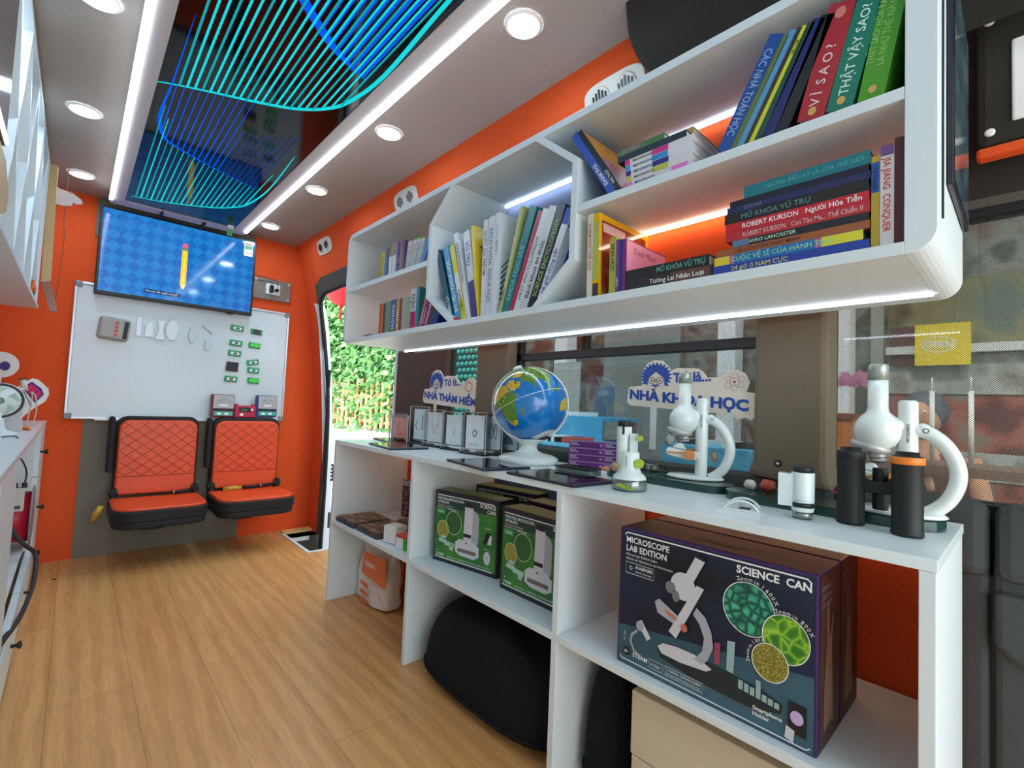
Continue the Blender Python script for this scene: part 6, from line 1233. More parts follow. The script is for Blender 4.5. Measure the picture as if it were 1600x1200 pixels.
# folding seats
LEA = mat('orange_leather', (226, 78, 34), 0.38, noise=0.08, nscale=40)
LEAS = mat('seam_orange', (150, 40, 14), 0.6)
def seat(x0, label, tape, rot=0):
    t = thing('folding_seat', label, 'seat', (x0, 3.35, 0.33), 0, 'quilted orange folding seats')
    def rr(w_, h_, r, n=6):
        P = []
        for cx, cz, a0 in ((w_ / 2 - r, h_ - r, 0), (-w_ / 2 + r, h_ - r, 90), (-w_ / 2 + r, r * 0.5, 180), (w_ / 2 - r, r * 0.5, 270)):
            rr_ = r if a0 < 180 else r * 0.5
            for i in range(n + 1): a = math.radians(a0 + 90 * i / n); P.append(((cx if a0 < 180 else (cx / abs(cx)) * (w_ / 2 - rr_)) + rr_ * math.cos(a), cz + rr_ * math.sin(a)))
        return P
    c = MB(); c.prism([(a * 1.03, b * 1.02) for a, b in rr(0.372, 0.425, 0.05)], (0, 0.02, 0), X, Z, (0, 0.040, 0), RUBBER); c.build('back_shell', t, 0.008)
    c = MB(); c.prism(rr(0.362, 0.41, 0.05), (0, -0.006, 0.004), X, Z, (0, 0.03, 0), LEA); c.build('backrest', t, 0.010, seg=3)
    # quilting as raised diamonds
    c = MB(); W_, H0, H1 = 0.17, 0.108, 0.405; s = 0.070
    def clip_line(p, d):
        ts = [-9, 9]
        for k in (0, 1):
            lo, hi = ((-W_, W_), (H0, H1 - 0.005))[k]
            if abs(d[k]) > 1e-6:
                a, b = (lo - p[k]) / d[k], (hi - p[k]) / d[k]; a, b = min(a, b), max(a, b); ts = [max(ts[0], a), min(ts[1], b)]
        return (p[0] + d[0] * ts[0], p[1] + d[1] * ts[0]), (p[0] + d[0] * ts[1], p[1] + d[1] * ts[1]), ts[1] - ts[0]
    for k in range(-9, 12):
        for sg in (1, -1):
            p = (k * s, H0); d = (sg * 0.78, 0.62); a, b, l_ = clip_line(p, d)
            if l_ > 0.02: c.tube([(a[0], -0.0062, a[1]), (b[0], -0.0062, b[1])], 0.0013, LEAS, 5)
    c.tube([(-0.178, -0.0066, 0.104), (0.178, -0.0066, 0.104)], 0.0018, LEAS, 6); c.build('quilting', t)
    # seat pad
    def pad(k): 
        P = []
        for i in range(9): a = math.radians(180 + 90 * i / 8); P.append((-0.208 + 0.09 + 0.09 * math.cos(a) * 1, -0.37 + 0.09 + 0.09 * math.sin(a)))
        for i in range(9): a = math.radians(270 + 90 * i / 8); P.append((0.208 - 0.09 + 0.09 * math.cos(a), -0.37 + 0.09 + 0.09 * math.sin(a)))
        return [(a * k, b) for a, b in P + [(0.208, -0.02), (-0.208, -0.02)]]
    c = MB(); c.prism(pad(0.96), (0, 0, -0.110), X, Y, (0, 0, 0.035), RUBBER); c.prism(pad(1), (0, 0, -0.078), X, Y, (0, 0, 0.058), RUBBER); c.build('seat_shell', t, 0.008)
    c = MB(); c.prism([(a * 0.96, b * 0.96 - 0.004) for a, b in pad(1)], (0, 0, -0.024), X, Y, (0, 0, 0.018), LEA); c.build('seat_pad', t, 0.007, seg=3)
    for s_ in (-1, 1):
        c = MB(); c.box(s_ * 0.185 - 0.011, s_ * 0.185 + 0.011, -0.035, 0.03, -0.05, 0.045, RUBBER); c.cyl((s_ * 0.205, -0.01, 0.02), (s_ * 0.165, -0.01, 0.02), 0.02, BLACK, 18); c.build('hinge', t, 0.003)
    c = MB(); c.box(-0.225, -0.198, -0.02, 0.04, 0.13, 0.432, RUBBER); c.build('folded_armrest', t, 0.012)
    c = MB(); c.box(-0.05, 0.05, 0.0, 0.09, -0.20, -0.05, RUBBER); c.build('wall_bracket', t, 0.004)
    c = MB(); c.tube([(-0.02, -0.05, 0.004), (0.06, -0.045, 0.008), (0.17, -0.03, 0.012)] if tape == 2 else [(0.08, -0.05, 0.006), (0.14, -0.04, 0.01), (0.17, -0.02, 0.012)], 0.010, RUBBER, 8, 0.5); c.cyl((0.075, -0.046, 0.010), (0.083, -0.046, 0.010), 0.012, STEEL, 14); c.build('lap_belt', t)
    TP = mat('yellow_film', (190, 150, 50), 0.2, noise=0.4, nscale=60, bump=0.5)
    c = MB()
    if tape == 1: c.tube([(-0.235, -0.14, -0.02), (-0.25, -0.13, -0.06), (-0.262, -0.12, -0.10)], [0.013, 0.017, 0.012], TP, 10, 0.6)
    else: c.tube([(-0.13, -0.055, 0.004), (-0.08, -0.06, 0.008), (-0.03, -0.055, 0.006)], [0.012, 0.016, 0.012], TP, 10, 0.7)
    c.build('wrapped_buckle', t)
seat(0.375, 'left quilted orange folding seat, its film wrapped buckle hanging off the left side', 1)
seat(0.828, 'right quilted orange folding seat, under the three meters', 2)
c = MB(); c.lathe([(0.008, 0), (0.006, 0.002), (0, 0.003)], (0, 0, 0), INKK, Z, 12, caps=False); tag(c.build('floor_plug', None, 0, (-0.01, 3.12, 0.0005)), 'tiny dark plug in the floor near the left cabinet end', 'plug')

# ------------------------------------------------------------------ left side: drawer cabinet
FX = -0.095
LL = (-0.28, 2.6, 0)
t = thing('drawer_cabinet', 'white cabinet with dark knobs and an open bay along the left wall', 'cabinet', LL)
def rl_(c, n_, b=0.001): return rel(c, LL).build(n_, t, b)
c = MB(); c.box(-0.47, FX + 0.002, -1.2, 3.435, 0.714, 0.732, WHITE_T); rl_(c, 'worktop')
for y_ in (3.417, 3.02, 1.80, 1.40, -1.2):
    c = MB(); c.box(-0.468, FX - 0.018, y_, y_ + 0.016, 0.0, 0.7138, WHITE); rl_(c, 'partition')
c = MB(); c.box(-0.47, -0.455, -1.2, 3.43, 0.0, 0.7135, WHITE); rl_(c, 'back_panel')
c = MB(); c.box(-0.454, FX - 0.0185, 1.817, 3.019, 0.23, 0.246, WHITE); rl_(c, 'shelf')
c = MB(); c.box(-0.454, FX - 0.0185, 1.417, 1.799, 0.23, 0.246, WHITE); rl_(c, 'shelf')
kn = 0
for (ya, yb, za, zb) in ((3.025, 3.43, 0.50, 0.712), (3.025, 3.43, 0.22, 0.497), (3.025, 3.43, 0.02, 0.217), (2.42, 3.02, 0.02, 0.178), (1.82, 2.415, 0.02, 0.178), (1.405, 1.80, 0.02, 0.712), (-1.2, 1.40, 0.02, 0.712)):
    c = MB(); c.box(FX - 0.018, FX, ya + 0.002, yb - 0.002, za, zb, WHITE); d = rl_(c, 'drawer_front')
    yk = {0.50: 3.08, 0.22: 3.2}.get(za, (ya + yb) / 2 if ya > 2.9 else (2.70 if ya > 2.2 else 2.17)); zk = {0.50: 0.607, 0.22: 0.333}.get(za, 0.11 if ya > 2.9 else 0.088)
    if ya < 1.81: continue
    c = MB(); c.lathe([(0.006, 0), (0.005, 0.012), (0.011, 0.018), (0.012, 0.024), (0.0, 0.027)], (FX, yk, zk), INKK, X, 18, caps=False); rel(c, LL).build('knob', d)
# reel of red cable with a power strip and its cords in the open bay
t = thing('cable_reel', 'red cable reel standing in the open bay of the left cabinet', 'cable reel', (-0.143, 2.80, 0.371))
c = MB(); c.cyl((-0.045, 0, 0), (0.045, 0, 0), 0.100, mat('reel_red', (190, 24, 48), 0.4, noise=0.2, nscale=40), 36); c.build('cable_drum', t)
for y_ in (-0.051, 0.045):
    c = MB(); c.cyl((y_, 0, 0), (y_ + 0.006, 0, 0), 0.124, mat('reel_flange', (140, 130, 138), 0.4), 40); c.build('flange', t)
t = thing('power_strip', 'pale power strip with dark plug leads hung before the red cable reel', 'power strip', (-0.135, 2.64, 0.452))
c = MB(); c.box(-0.035, 0.02, 0, 0.025, -0.03, 0.06, mat('strip_grey', (206, 202, 190), 0.5)); c.box(-0.03, -0.02, -0.002, 0, 0.0, 0.012, mat('strip_red', (180, 80, 80), 0.5)); c.box(-0.005, 0.012, -0.002, 0, -0.02, -0.008, TRIM); c.build('housing', t, 0.002)
DC = mat('dark_cord', (44, 36, 40), 0.6)
for x_, k in ((-0.008, 0), (0.018, 1)):
    c = MB(); c.cyl((x_, 0.01, 0.06), (x_, 0.01, 0.078), 0.008, DC, 12); c.tube(lerp_poly([(x_, 0.01, 0.075), (x_ - 0.004 + 0.006 * k, 0.01, 0.12), (x_ - 0.012, 0.0, 0.165), (x_ - 0.028, -0.01, 0.185)], 5), 0.0028, DC, 6); c.build('plug_lead', t)
c = MB(); c.tube(lerp_poly([(-0.155, 2.62, 0.42), (-0.14, 2.61, 0.36), (-0.10, 2.60, 0.30), (-0.068, 2.62, 0.25), (-0.066, 2.5, 0.17), (-0.085, 2.3, 0.13), (-0.105, 1.9, 0.20), (-0.14, 1.6, 0.215)], 6), 0.0075, DC, 8)
tag(c.build('power_cable'), 'thick dark cable drooping out of the open bay of the left cabinet', 'cable')

# things on the left worktop
t = thing('electric_fan', 'small white desk fan at the left edge of the photo on the left cabinet', 'fan', (-0.185, 2.42, 0.7322), 0)
c = MB(); c.lathe([(0.05, 0), (0.05, 0.01), (0.02, 0.02), (0.014, 0.05), (0.014, 0.09)], (0, 0, 0), PLASTIC, Z, 28); c.build('stand', t)
c = MB(); c.ring(0, 0.12, 0.06, 0.06, 0.008, (0, -0.012, 0), X, Z, INKK, 32); c.lathe([(0.012, -0.02), (0.06, -0.008), (0.062, 0.012), (0.03, 0.03), (0.0, 0.034)], (0, 0, 0.12), PLASTIC, Y, 32, caps=False); c.build('cage', t)
c = MB()
for k in range(5):
    a = 6.2832 * k / 5; c.add([(0, -0.015, 0.12), (0.05 * math.cos(a), -0.012, 0.12 + 0.05 * math.sin(a)), (0.045 * math.cos(a + 0.7), -0.02, 0.12 + 0.045 * math.sin(a + 0.7))], [(0, 1, 2)], mat('pale_green_blade', (176, 206, 180), 0.4))
c.build('blade', t)
t = thing('cutout_magnet_sign', 'cut-out cartoon sign of a pink horseshoe magnet leaning at the left', 'sign', (-0.162, 2.90, 0.7322), math.radians(-6))
U = X; c = MB(); P = [(-0.16, 0.02), (0.0, 0.02), (0.015, 0.05), (0.06, 0.09), (0.12, 0.13), (0.135, 0.165), (0.13, 0.195), (0.10, 0.22), (0.075, 0.24), (0.045, 0.245), (0.01, 0.22), (-0.06, 0.175), (-0.16, 0.15)]
P = [(a * 0.62 + 0.0, b * 0.85) for a, b in P]
c.prism(P, (0, 0, 0), U, Z, (0, 0.004, 0), INKW); c.build('board', t)
c = MB(); o = (0, -0.0008, 0); VI = mat('violet_ink', (60, 30, 120), 0.5)
k = lambda L_: [(a * 0.62, b * 0.85) for a, b in L_]
c.flat(k([(0.0, 0.195), (0.045, 0.228), (0.095, 0.195), (0.11, 0.165), (0.07, 0.12)]), o, U, Z, VI); c.flat(k([(0.008, 0.193), (0.045, 0.218), (0.088, 0.188), (0.100, 0.165), (0.07, 0.13)]), (0, -0.0012, 0), U, Z, mat('magnet_pink', (214, 28, 96), 0.5)); c.stroke(k([(0.04, 0.15), (0.09, 0.195)]), 0.004, (0, -0.0016, 0), U, Z, VI)
c.stroke(k([(-0.05, 0.155), (0.005, 0.19)]), 0.003, o, U, Z, INKK); c.stroke(k([(0.0, 0.19), (0.055, 0.10)]), 0.003, o, U, Z, INKK); c.stroke(k([(-0.04, 0.10), (0.01, 0.14)]), 0.003, o, U, Z, mat('green_ink', (40, 110, 80), 0.5))
c.build('print', t)
c = MB()
for pp in ([(0.042, 0.0, 0.004), (0.050, -0.006, 0.07), (0.044, -0.006, 0.13), (0.030, -0.003, 0.15)], [(0.022, -0.003, 0.004), (0.03, -0.006, 0.07), (0.034, -0.006, 0.13), (0.028, -0.003, 0.15)]): c.tube(lerp_poly(pp, 5), 0.0022, CREAM, 6)
c.build('hanging_cord', t)
t = thing('cutout_sign', 'round white cut-out sign with violet mark at the left edge above the magnet sign', 'sign', (-0.335, 2.96, 0.7322), 0)
c = MB(); c.prism([(0.1 + 0.055 * math.cos(a / 24 * 6.2832), 0.26 + 0.055 * math.sin(a / 24 * 6.2832)) for a in range(24)], (0, 0.0, 0), X, Z, (0, 0.004, 0), INKW); c.build('board', t)
c = MB(); c.ell(0.112, 0.255, 0.016, 0.02, (0, -0.001, 0), X, Z, mat('violet_ink', (60, 30, 120), 0.5)); c.build('print', t); c = MB(); c.box(0.095, 0.105, 0.001, 0.004, 0, 0.21, INKW); c.build('stick', t)
t = thing('robot_arm', 'white jointed device arm reaching right above the magnet sign', 'device', (-0.21, 2.72, 0.7322), 0)
c = MB(); c.box(-0.03, 0.03, -0.03, 0.03, 0, 0.02, PLASTIC); c.build('base', t, 0.003); c = MB(); c.tube([(0, 0, 0.02), (-0.01, 0, 0.13), (0.045, 0.0, 0.155), (0.068, 0, 0.165)], 0.010, CREAM, 8); c.build('arm', t, 0); c = MB(); c.cyl((0.068, 0, 0.155), (0.058, 0, 0.20), 0.009, CREAM, 14, 0.011); c.cyl((0.058, 0, 0.20), (0.0575, 0, 0.204), 0.013, INKK, 14); c.build('gripper', t)
t = thing('orange_ring', 'orange plastic ring lying on the left worktop', 'ring', (-0.148, 2.66, 0.7322))
c = MB(); c.tube([(0.030 * math.cos(a / 12 * 3.1416), 0.04 * math.sin(a / 12 * 3.1416), 0.006) for a in range(13)], 0.006, mat('orange_plastic', (232, 128, 50), 0.4), 8); c.build('ring', t)
c = MB(); c.tube(lerp_poly([(-0.165, 2.30, 0.7345), (-0.14, 2.34, 0.735), (-0.125, 2.26, 0.7345)], 5), 0.002, TRIM, 6); tag(c.build('stylus_wire'), 'short grey wire lying on the front of the left worktop', 'wire')
t = thing('paper_box', 'pale folded paper box behind the desk fan on the left worktop', 'box', (-0.165, 2.62, 0.7322), 0.2)
c = MB(); c.prism([(-0.03, 0), (0.03, 0), (0.022, 0.13), (0.0, 0.14), (-0.028, 0.13)], (0, 0, 0), X, Z, (0, 0.04, 0), mat('paper_grey', (196, 190, 186), 0.6)); c.build('body', t, 0.003)

# upper left cabinet with diamond partitions
LU = (-0.24, 2.0, 1.25)
t = thing('wall_cabinet', 'white wall cabinet with zigzag partitions high at the left edge', 'cabinet', LU)
def ru(c, n_, b=0.001): return rel(c, LU).build(n_, t, b)
c = MB(); c.box(-0.40, -0.140, -1.1, 2.98, 1.250, 1.266, WHITE); ru(c, 'bottom_board')
c = MB(); c.box(-0.34, -0.148, -1.1, 2.98, 1.925, 1.94, WHITE); ru(c, 'top_board')
c = MB(); c.box(-0.40, -0.145, 2.964, 2.98, 1.266, 1.925, WHITE); ru(c, 'end_panel')
c = MB(); wall_strip(c, [(-0.335, 1.266), (-0.30, 1.925)], -1.1, 2.964, WHITE, -0.01); ru(c, 'back_panel', 0)
zs, ys = (1.268, 1.923), [2.96, 2.62, 2.28, 1.94, 1.60, 1.26, 0.92]
for i in range(6):
    for sgn in (0, 1):
        za, zb = (zs[0], zs[1]) if (i + sgn) % 2 == 0 else (zs[1], zs[0])
        dy, dz = ys[i + 1] - ys[i], zb - za; l_ = math.hypot(dy, dz); ny, nz = -dz / l_ * 0.007, dy / l_ * 0.007
        c = MB(); xf = -0.150 if sgn == 0 else -0.1515
        c.prism([(ys[i] + ny, za + nz), (ys[i + 1] + ny, zb + nz), (ys[i + 1] - ny, zb - nz), (ys[i] - ny, za - nz)], (-0.33 + (0.001 if sgn else 0), 0, 0), Y, Z, (0.33 + xf, 0, 0), WHITE)
        ru(c, 'partition_board', 0)
TAN = mat('tan_wood', (196, 164, 112), 0.55, noise=0.08, nscale=30)
c = MB(); c.prism([(-0.150, 1.915), (-0.118, 1.915), (-0.108, 1.385), (-0.140, 1.375)], (0, 2.995, 0), X, Z, (0, 0.02, 0), TAN); ru(c, 'flap_door')
c = MB(); c.prism([(-0.140, 1.375), (-0.108, 1.385), (-0.078, 1.251), (-0.103, 1.246)], (0, 2.995, 0), X, Z, (0, 0.02, 0), mat('gloss_brown', (150, 96, 80), 0.15)); ru(c, 'flap_lower')
c = MB(); c.box(-0.345, -0.340, 0.9, 2.0, 1.90, 1.906, LEDW) if 0 else c.box(-0.20, -0.195, 0.95, 2.1, 1.917, 1.922, LEDW); ru(c, 'led_strip', 0)
DG3 = mat('smoked_door', (40, 38, 42), 0.12)
c = MB(); c.box(-0.146, -0.136, 0.9, 1.43, 1.40, 1.925, DG3); ru(c, 'smoked_door')
c = MB(); c.box(-0.136, -0.132, 0.9, 1.43, 1.404, 1.412, LEDW); ru(c, 'door_led', 0)
c = MB(); c.prism([(0.9, 1.27), (0.9, 1.395), (1.50, 1.395), (1.58, 1.36), (1.60, 1.33), (1.58, 1.30), (1.50, 1.275)], (-0.148, 0, 0), Y, Z, (0.008, 0, 0), TAN); ru(c, 'rounded_flap')
t = thing('toy_figure', 'small orange toy figure in the lower corner of the upper left cabinet', 'toy', (-0.155, 2.84, 1.268))
c = MB(); OT = mat('toy_orange', (236, 104, 40), 0.4); c.box(-0.010, 0.010, -0.02, 0.02, 0.035, 0.06, OT); c.box(-0.006, 0.010, -0.03, 0.01, 0.045, 0.052, OT); c.cyl((0, 0, 0.06), (0, 0, 0.085), 0.006, OT, 10); c.build('body', t, 0.002); c = MB(); c.box(-0.007, 0.007, -0.012, 0.012, 0, 0.035, TRIM); c.build('legs', t)
t = thing('cloud_sign', 'white cloud shaped board hanging on the end wall beside the upper left cabinet', 'sign', (-0.09, 3.05, 1.79))
pl = [(-0.08, 0.06), (-0.04, 0.062), (-0.02, 0.045), (0.03, 0.035), (0.062, 0.012), (0.068, -0.006), (0.045, -0.018), (0.03, -0.012), (0.03, -0.03), (0.0, -0.04), (-0.08, -0.04)]
c = MB(); c.prism([(a * 0.95, b * 0.9) for a, b in pl], (0, 0, 0), X, Z, (0, 0.006, 0), mat('cloud_white', (214, 206, 204), 0.5)); c.build('board', t, 0.001)
c = MB(); c.tube(lerp_poly([(-0.085, 3.09, 1.951), (-0.085, 3.09, 1.80), (-0.086, 3.09, 1.7), (-0.080, 3.09, 1.6), (-0.085, 3.09, 1.45), (-0.09, 3.08, 1.30)], 5), 0.0013, TRIM, 6); tag(c.build('hanging_wire'), 'thin dark wire hanging beside the upper left cabinet', 'wire')
# ------------------------------------------------------------------ outside
g = MB(); g.box(-14, 26, -16, 30, -0.55, -0.5, mat('street', (196, 192, 184), 0.8, noise=0.1, nscale=3)); struct('ground', g)
# vine hedge over a wooden fence, seen through the side door
random.seed(11)
LEAFS = [mat('leaf_%d' % i, cc, 0.5, spec=0.3) for i, cc in enumerate(((96, 156, 84), (74, 132, 66), (130, 182, 112), (46, 92, 48), (158, 198, 126)))]
def leaves(name, n, fn, size, label, cat, parent=None):
    c = MB()
    for k in range(n):
        p = Vector(fn()); s = size * random.uniform(0.6, 1.25)
        d = Vector((random.uniform(-1, 0.3), random.uniform(-0.8, 0.8), random.uniform(-1, 0.15))).normalized(); sd = d.cross(Vector((random.uniform(-1, -0.2), random.uniform(-.6, .6), random.uniform(-.2, .8)))).normalized()
        nn = d.cross(sd) * (0.12 * s)
        m = random.choice(LEAFS[:3] + LEAFS[:2] + LEAFS[3:])
        c.add([p, p + d * (s * 0.35) + sd * (s * 0.38) + nn, p + d * s, p + d * (s * 0.35) - sd * (s * 0.38) + nn], [(0, 1, 2), (0, 2, 3)], m)
    return c
t = thing('vine_hedge', 'tall bright green climbing hedge seen through the open side door', 'hedge', (3.3, 7.2, -0.5))
c = MB(); c.box(3.55, 3.7, 4.6, 11.0, -0.5, 4.0, mat('hedge_core', (40, 70, 36), 0.9, noise=0.3, nscale=8)); rel(c, (3.3, 7.2, -0.5)).build('woody_core', t)
c = leaves('', 15000, lambda: (3.35 + random.uniform(-0.22, 0.25) + 0.15 * math.sin(random.random() * 9), random.uniform(4.6, 10.8), random.uniform(0.45, 4.0) if random.random() < 0.9 else random.uniform(-0.4, 0.9)), 0.13, '', '')
c2 = leaves('', 1150, lambda: (random.uniform(2.72, 2.82), random.uniform(5.0, 8.8), 0.55 + 1.1 * random.random() ** 0.7 + 0.25 * math.sin(random.random() * 6)), 0.10, '', '')
for v_, f_, k_ in ((c2.v, c2.f, c2.m),):
    off = len(c.v); c.v += v_; c.f += [tuple(i + off for i in q) for q in f_]; c.m += [(c.mi(c2.mats[a]), b) for a, b in k_]
o = rel(c, (3.3, 7.2, -0.5)).build('foliage', t); o['kind'] = 'stuff'
t = thing('garden_fence', 'weathered tan wooden fence in front of the green hedge', 'fence', (2.85, 7.0, 0.52))
FW = mat('fence_wood', (222, 176, 124), 0.7, noise=0.2, nscale=9)
c = MB(); c.box(-0.02, 0.02, -1.9, 1.9, 0.10, 0.14, FW); c.box(-0.02, 0.02, -1.9, 1.9, 0.42, 0.46, FW); c.build('rail', t)
for k in range(26):
    y_ = -1.85 + k * 0.148; c = MB(); c.prism([(-0.03, 0.02), (0.03, 0.02), (0.03, 0.60), (0, 0.68), (-0.03, 0.60)], (-0.03, y_, 0), Y, Z, (0.02, 0, 0), FW); c.build('picket', t)
c = MB(); c.box(2.5, 3.05, 4.6, 10.8, -0.5, 0.52, mat('garden_wall', (232, 230, 226), 0.7)); tag(c.build('garden_wall'), 'low white garden wall under the wooden fence', 'wall')
t = thing('garden_plant', 'broad leaved light green plant outside the door, low behind the worktop', 'plant', (1.95, 4.55, -0.42))
c = MB(); random.seed(5)
for k in range(60):
    a = random.uniform(0, 6.28); r_ = random.uniform(0.05, 0.55); z_ = random.uniform(0.6, 1.10) - r_ * 0.2; s = random.uniform(0.10, 0.18); p = Vector((r_ * math.cos(a), r_ * math.sin(a), z_)); d = Vector((math.cos(a), math.sin(a), random.uniform(-0.3, 0.3))).normalized(); sd = d.cross(Z).normalized()
    P = [p, p + d * s * .3 + sd * s * .4, p + d * s * .7 + sd * s * .35, p + d * s, p + d * s * .7 - sd * s * .35, p + d * s * .3 - sd * s * .4]
    c.add(P, [(0, 1, 2, 3, 4, 5)], LEAFS[(k % 2) * 2 + (2 if k % 5 == 0 else 0)])
o = c.build('foliage', t); c = MB(); c.cyl((0, 0, 0), (0, 0, 0.9), 0.02, mat('bark', (110, 90, 60), 0.8), 8); c.build('stem', t)
t = thing('lantern', 'red cloth lantern hanging outside over the door', 'lantern', (2.6, 6.35, 2.45))
RL = mat('red_cloth', (214, 30, 44), 0.6)
c = MB(); c.lathe([(0.05, 0.30), (0.20, 0.24), (0.26, 0.08), (0.24, -0.08), (0.14, -0.22), (0.05, -0.26)], (0, 0, 0), RL, Z, 20); c.build('shade', t); c = MB(); c.cyl((0, 0, -0.26), (0, 0, -0.45), 0.02, RL, 8); c.build('tassel', t); c = MB(); c.cyl((0, 0, 0.3), (0, 0, 1.6), 0.004, INKK, 6); c.build('cord', t)
# teal bottle wall behind the first window
t = thing('bottle_wall', 'dark teal wall of round glowing bottle ends behind the first window', 'wall', (2.3, 3.32, -0.5))
c = MB(); c.box(0.03, 0.06, -0.42, 0.62, 0, 2.9, mat('teal_dark', (16, 52, 54), 0.6)); c.build('panel', t)
c = MB(); MT = mat('bottle_end', (104, 190, 176), 0.3)
for i in range(17):
    for j in range(42):
        if 4 < i < 11 and 17 < j < 26: continue
        c.lathe([(0.021, 0), (0.019, 0.012), (0.011, 0.018), (0.0, 0.02)], (0.03, -0.38 + i * 0.058 + (j % 2) * 0.029, 0.75 + j * 0.052), MT, -X, 8, caps=False)
o = c.build('bottle_ends', t); o['kind'] = 'stuff'
# house front opposite the windows
t = thing('house_front', 'weathered house front across the yard behind the middle and rear windows', 'house', (3.9, 1.0, -0.5))
HW = ramp_mat('house_wall', 'noise', 2.6, [(0.38, (84, 46, 36)), (0.45, (116, 92, 78)), (0.52, (138, 142, 134)), (0.58, (66, 70, 60)), (0.68, (122, 112, 92))], 0.8, (1, 1, 1.2), detail=8)
c = MB(); c.box(0, 0.1, -3.6, 3.1, 0, 3.6, HW); c.build('wall', t)
WC = mat('white_column', (236, 238, 242), 0.6)
for y_, w_ in ((0.42, 0.13), (2.0, 0.16), (-0.265, 0.125)):
    c = MB(); c.box(-0.45, -0.3, y_, y_ + w_, 0, 3.6, WC); c.build('column', t, 0.01)
c = MB(); c.box(-0.06, -0.01, 1.05, 1.85, 0.3, 2.4, mat('window_pane_pale', (140, 152, 150), 0.3, noise=0.25, nscale=5)); c.box(-0.07, -0.02, 0.1, 0.35, 0.9, 2.2, mat('mottled_brown', (88, 70, 62), 0.8, noise=0.4, nscale=4)); c.build('shutter', t)  # pale pane and a mottled brown box on the wall
RB_ = ramp_mat('red_brick', 'noise', 5, [(0.38, (90, 30, 24)), (0.5, (150, 76, 58)), (0.62, (120, 112, 100))], 0.8, detail=8)
GP_ = ramp_mat('grey_panel_wall', 'noise', 4, [(0.36, (120, 126, 118)), (0.5, (168, 172, 166)), (0.64, (110, 96, 84))], 0.8, detail=8)
OL_ = ramp_mat('olive_wall', 'noise', 4, [(0.36, (84, 66, 46)), (0.5, (132, 126, 84)), (0.64, (96, 108, 96))], 0.8, detail=8)
for a_, b_, m_, d_ in ((0.0, 1.10, RB_, 0.02), (1.10, 1.26, GP_, 0.03), (1.26, 1.46, RB_, 0.025), (1.46, 1.60, RB_, 0.02), (1.60, 1.84, GP_, 0.03), (1.90, 2.30, OL_, 0.02)):
    c = MB(); c.box(-d_, 0.0, -3.5, -0.38, a_, b_, m_); c.build('wall_band', t)
c = MB(); c.box(-0.08, 0.0, -3.5, -0.38, 1.845, 1.895, mat('pale_ledge', (206, 210, 206), 0.6)); c.build('ledge', t)
c = MB(); c.box(-0.035, 0.0, -0.36, -0.29, 0.9, 2.3, mat('grey_noticeboard', (160, 160, 156), 0.6, noise=0.3, nscale=30)); c.build('notice_strip', t)
c = MB(); c.box(-0.06, 0.0, -0.52, -0.40, 1.78, 2.02, mat('brown_box', (92, 48, 40), 0.7)); c.build('brown_cupboard', t)
for a, b, z0, z1, rgb, lb, tx in ((1.10, 1.42, 1.30, 1.85, (170, 178, 176), 'pale framed street poster on the house front, left of the blue one', 'THÔNG BÁO'), (0.72, 0.92, 1.34, 1.62, (84, 112, 140), 'small blue poster on the house front', 'LỊCH')):
    tt = thing('wall_poster', lb, 'poster', (3.42, 1.0, -0.5 + 0.5)); c = MB(); c.box(0, 0.01, a + 0.7, b + 0.7, z0 - 0.5, z1 - 0.5, mat('poster_%d' % rgb[0], rgb, 0.6, noise=0.25, nscale=18)); c.build('sheet', tt); c = MB(); c.text(tx, (-0.002, b + 0.66, z1 - 0.57), -Y, Z, 0.03, INKW); c.build('print', tt)
# blue tables with white goods
def table(loc, L_, W_, H_, label, goods):
    tt = thing('market_table', label, 'table', loc, 0, 'blue covered tables in the yard')
    m = mat('blue_cloth', (70, 170, 214), 0.5, noise=0.15, nscale=20); c = MB(); c.box(-W_ / 2, W_ / 2, -L_ / 2, L_ / 2, H_ - 0.03, H_, m); c.box(-W_ / 2, -W_ / 2 + 0.01, -L_ / 2, L_ / 2, H_ - 0.16, H_ - 0.03, m); c.build('covered_top', tt)
    for a in (-1, 1):
        for b in (-1, 1): c = MB(); c.box(a * (W_ / 2 - 0.05) - 0.02, a * (W_ / 2 - 0.05) + 0.02, b * (L_ / 2 - 0.05) - 0.02, b * (L_ / 2 - 0.05) + 0.02, 0, H_ - 0.03, mat('lilac_leg', (150, 150, 176), 0.6)); c.build('leg', tt)
    c = MB(); c.box(-W_ / 2 + 0.01, W_ / 2 - 0.02, -L_ / 2 + 0.02, L_ / 2 - 0.02, 0.1, H_ - 0.18, mat('lilac_panel', (120, 118, 140), 0.6)); c.build('skirt', tt)
    c = MB(); random.seed(goods)
    for k in range(goods): y_ = random.uniform(-L_ / 2 + 0.1, L_ / 2 - 0.1); c.box(-0.1, 0.15, y_, y_ + 0.12, H_, H_ + 0.03, mat('goods_%d' % (k % 3), ((230, 236, 238), (206, 70, 60), (226, 226, 200))[k % 3], 0.5))
    c.build('goods', tt)
table((2.35, 2.35, -0.5), 1.3, 0.7, 1.20, 'long blue covered table in the yard just behind the middle window', 4)
table((2.95, 2.6, -0.5), 1.2, 0.5, 1.36, 'second blue table in the yard, behind the long one', 3)
table((3.0, 1.10, -0.5), 0.95, 0.5, 1.22, 'blue table with red and white goods, behind the arched microscope', 9)
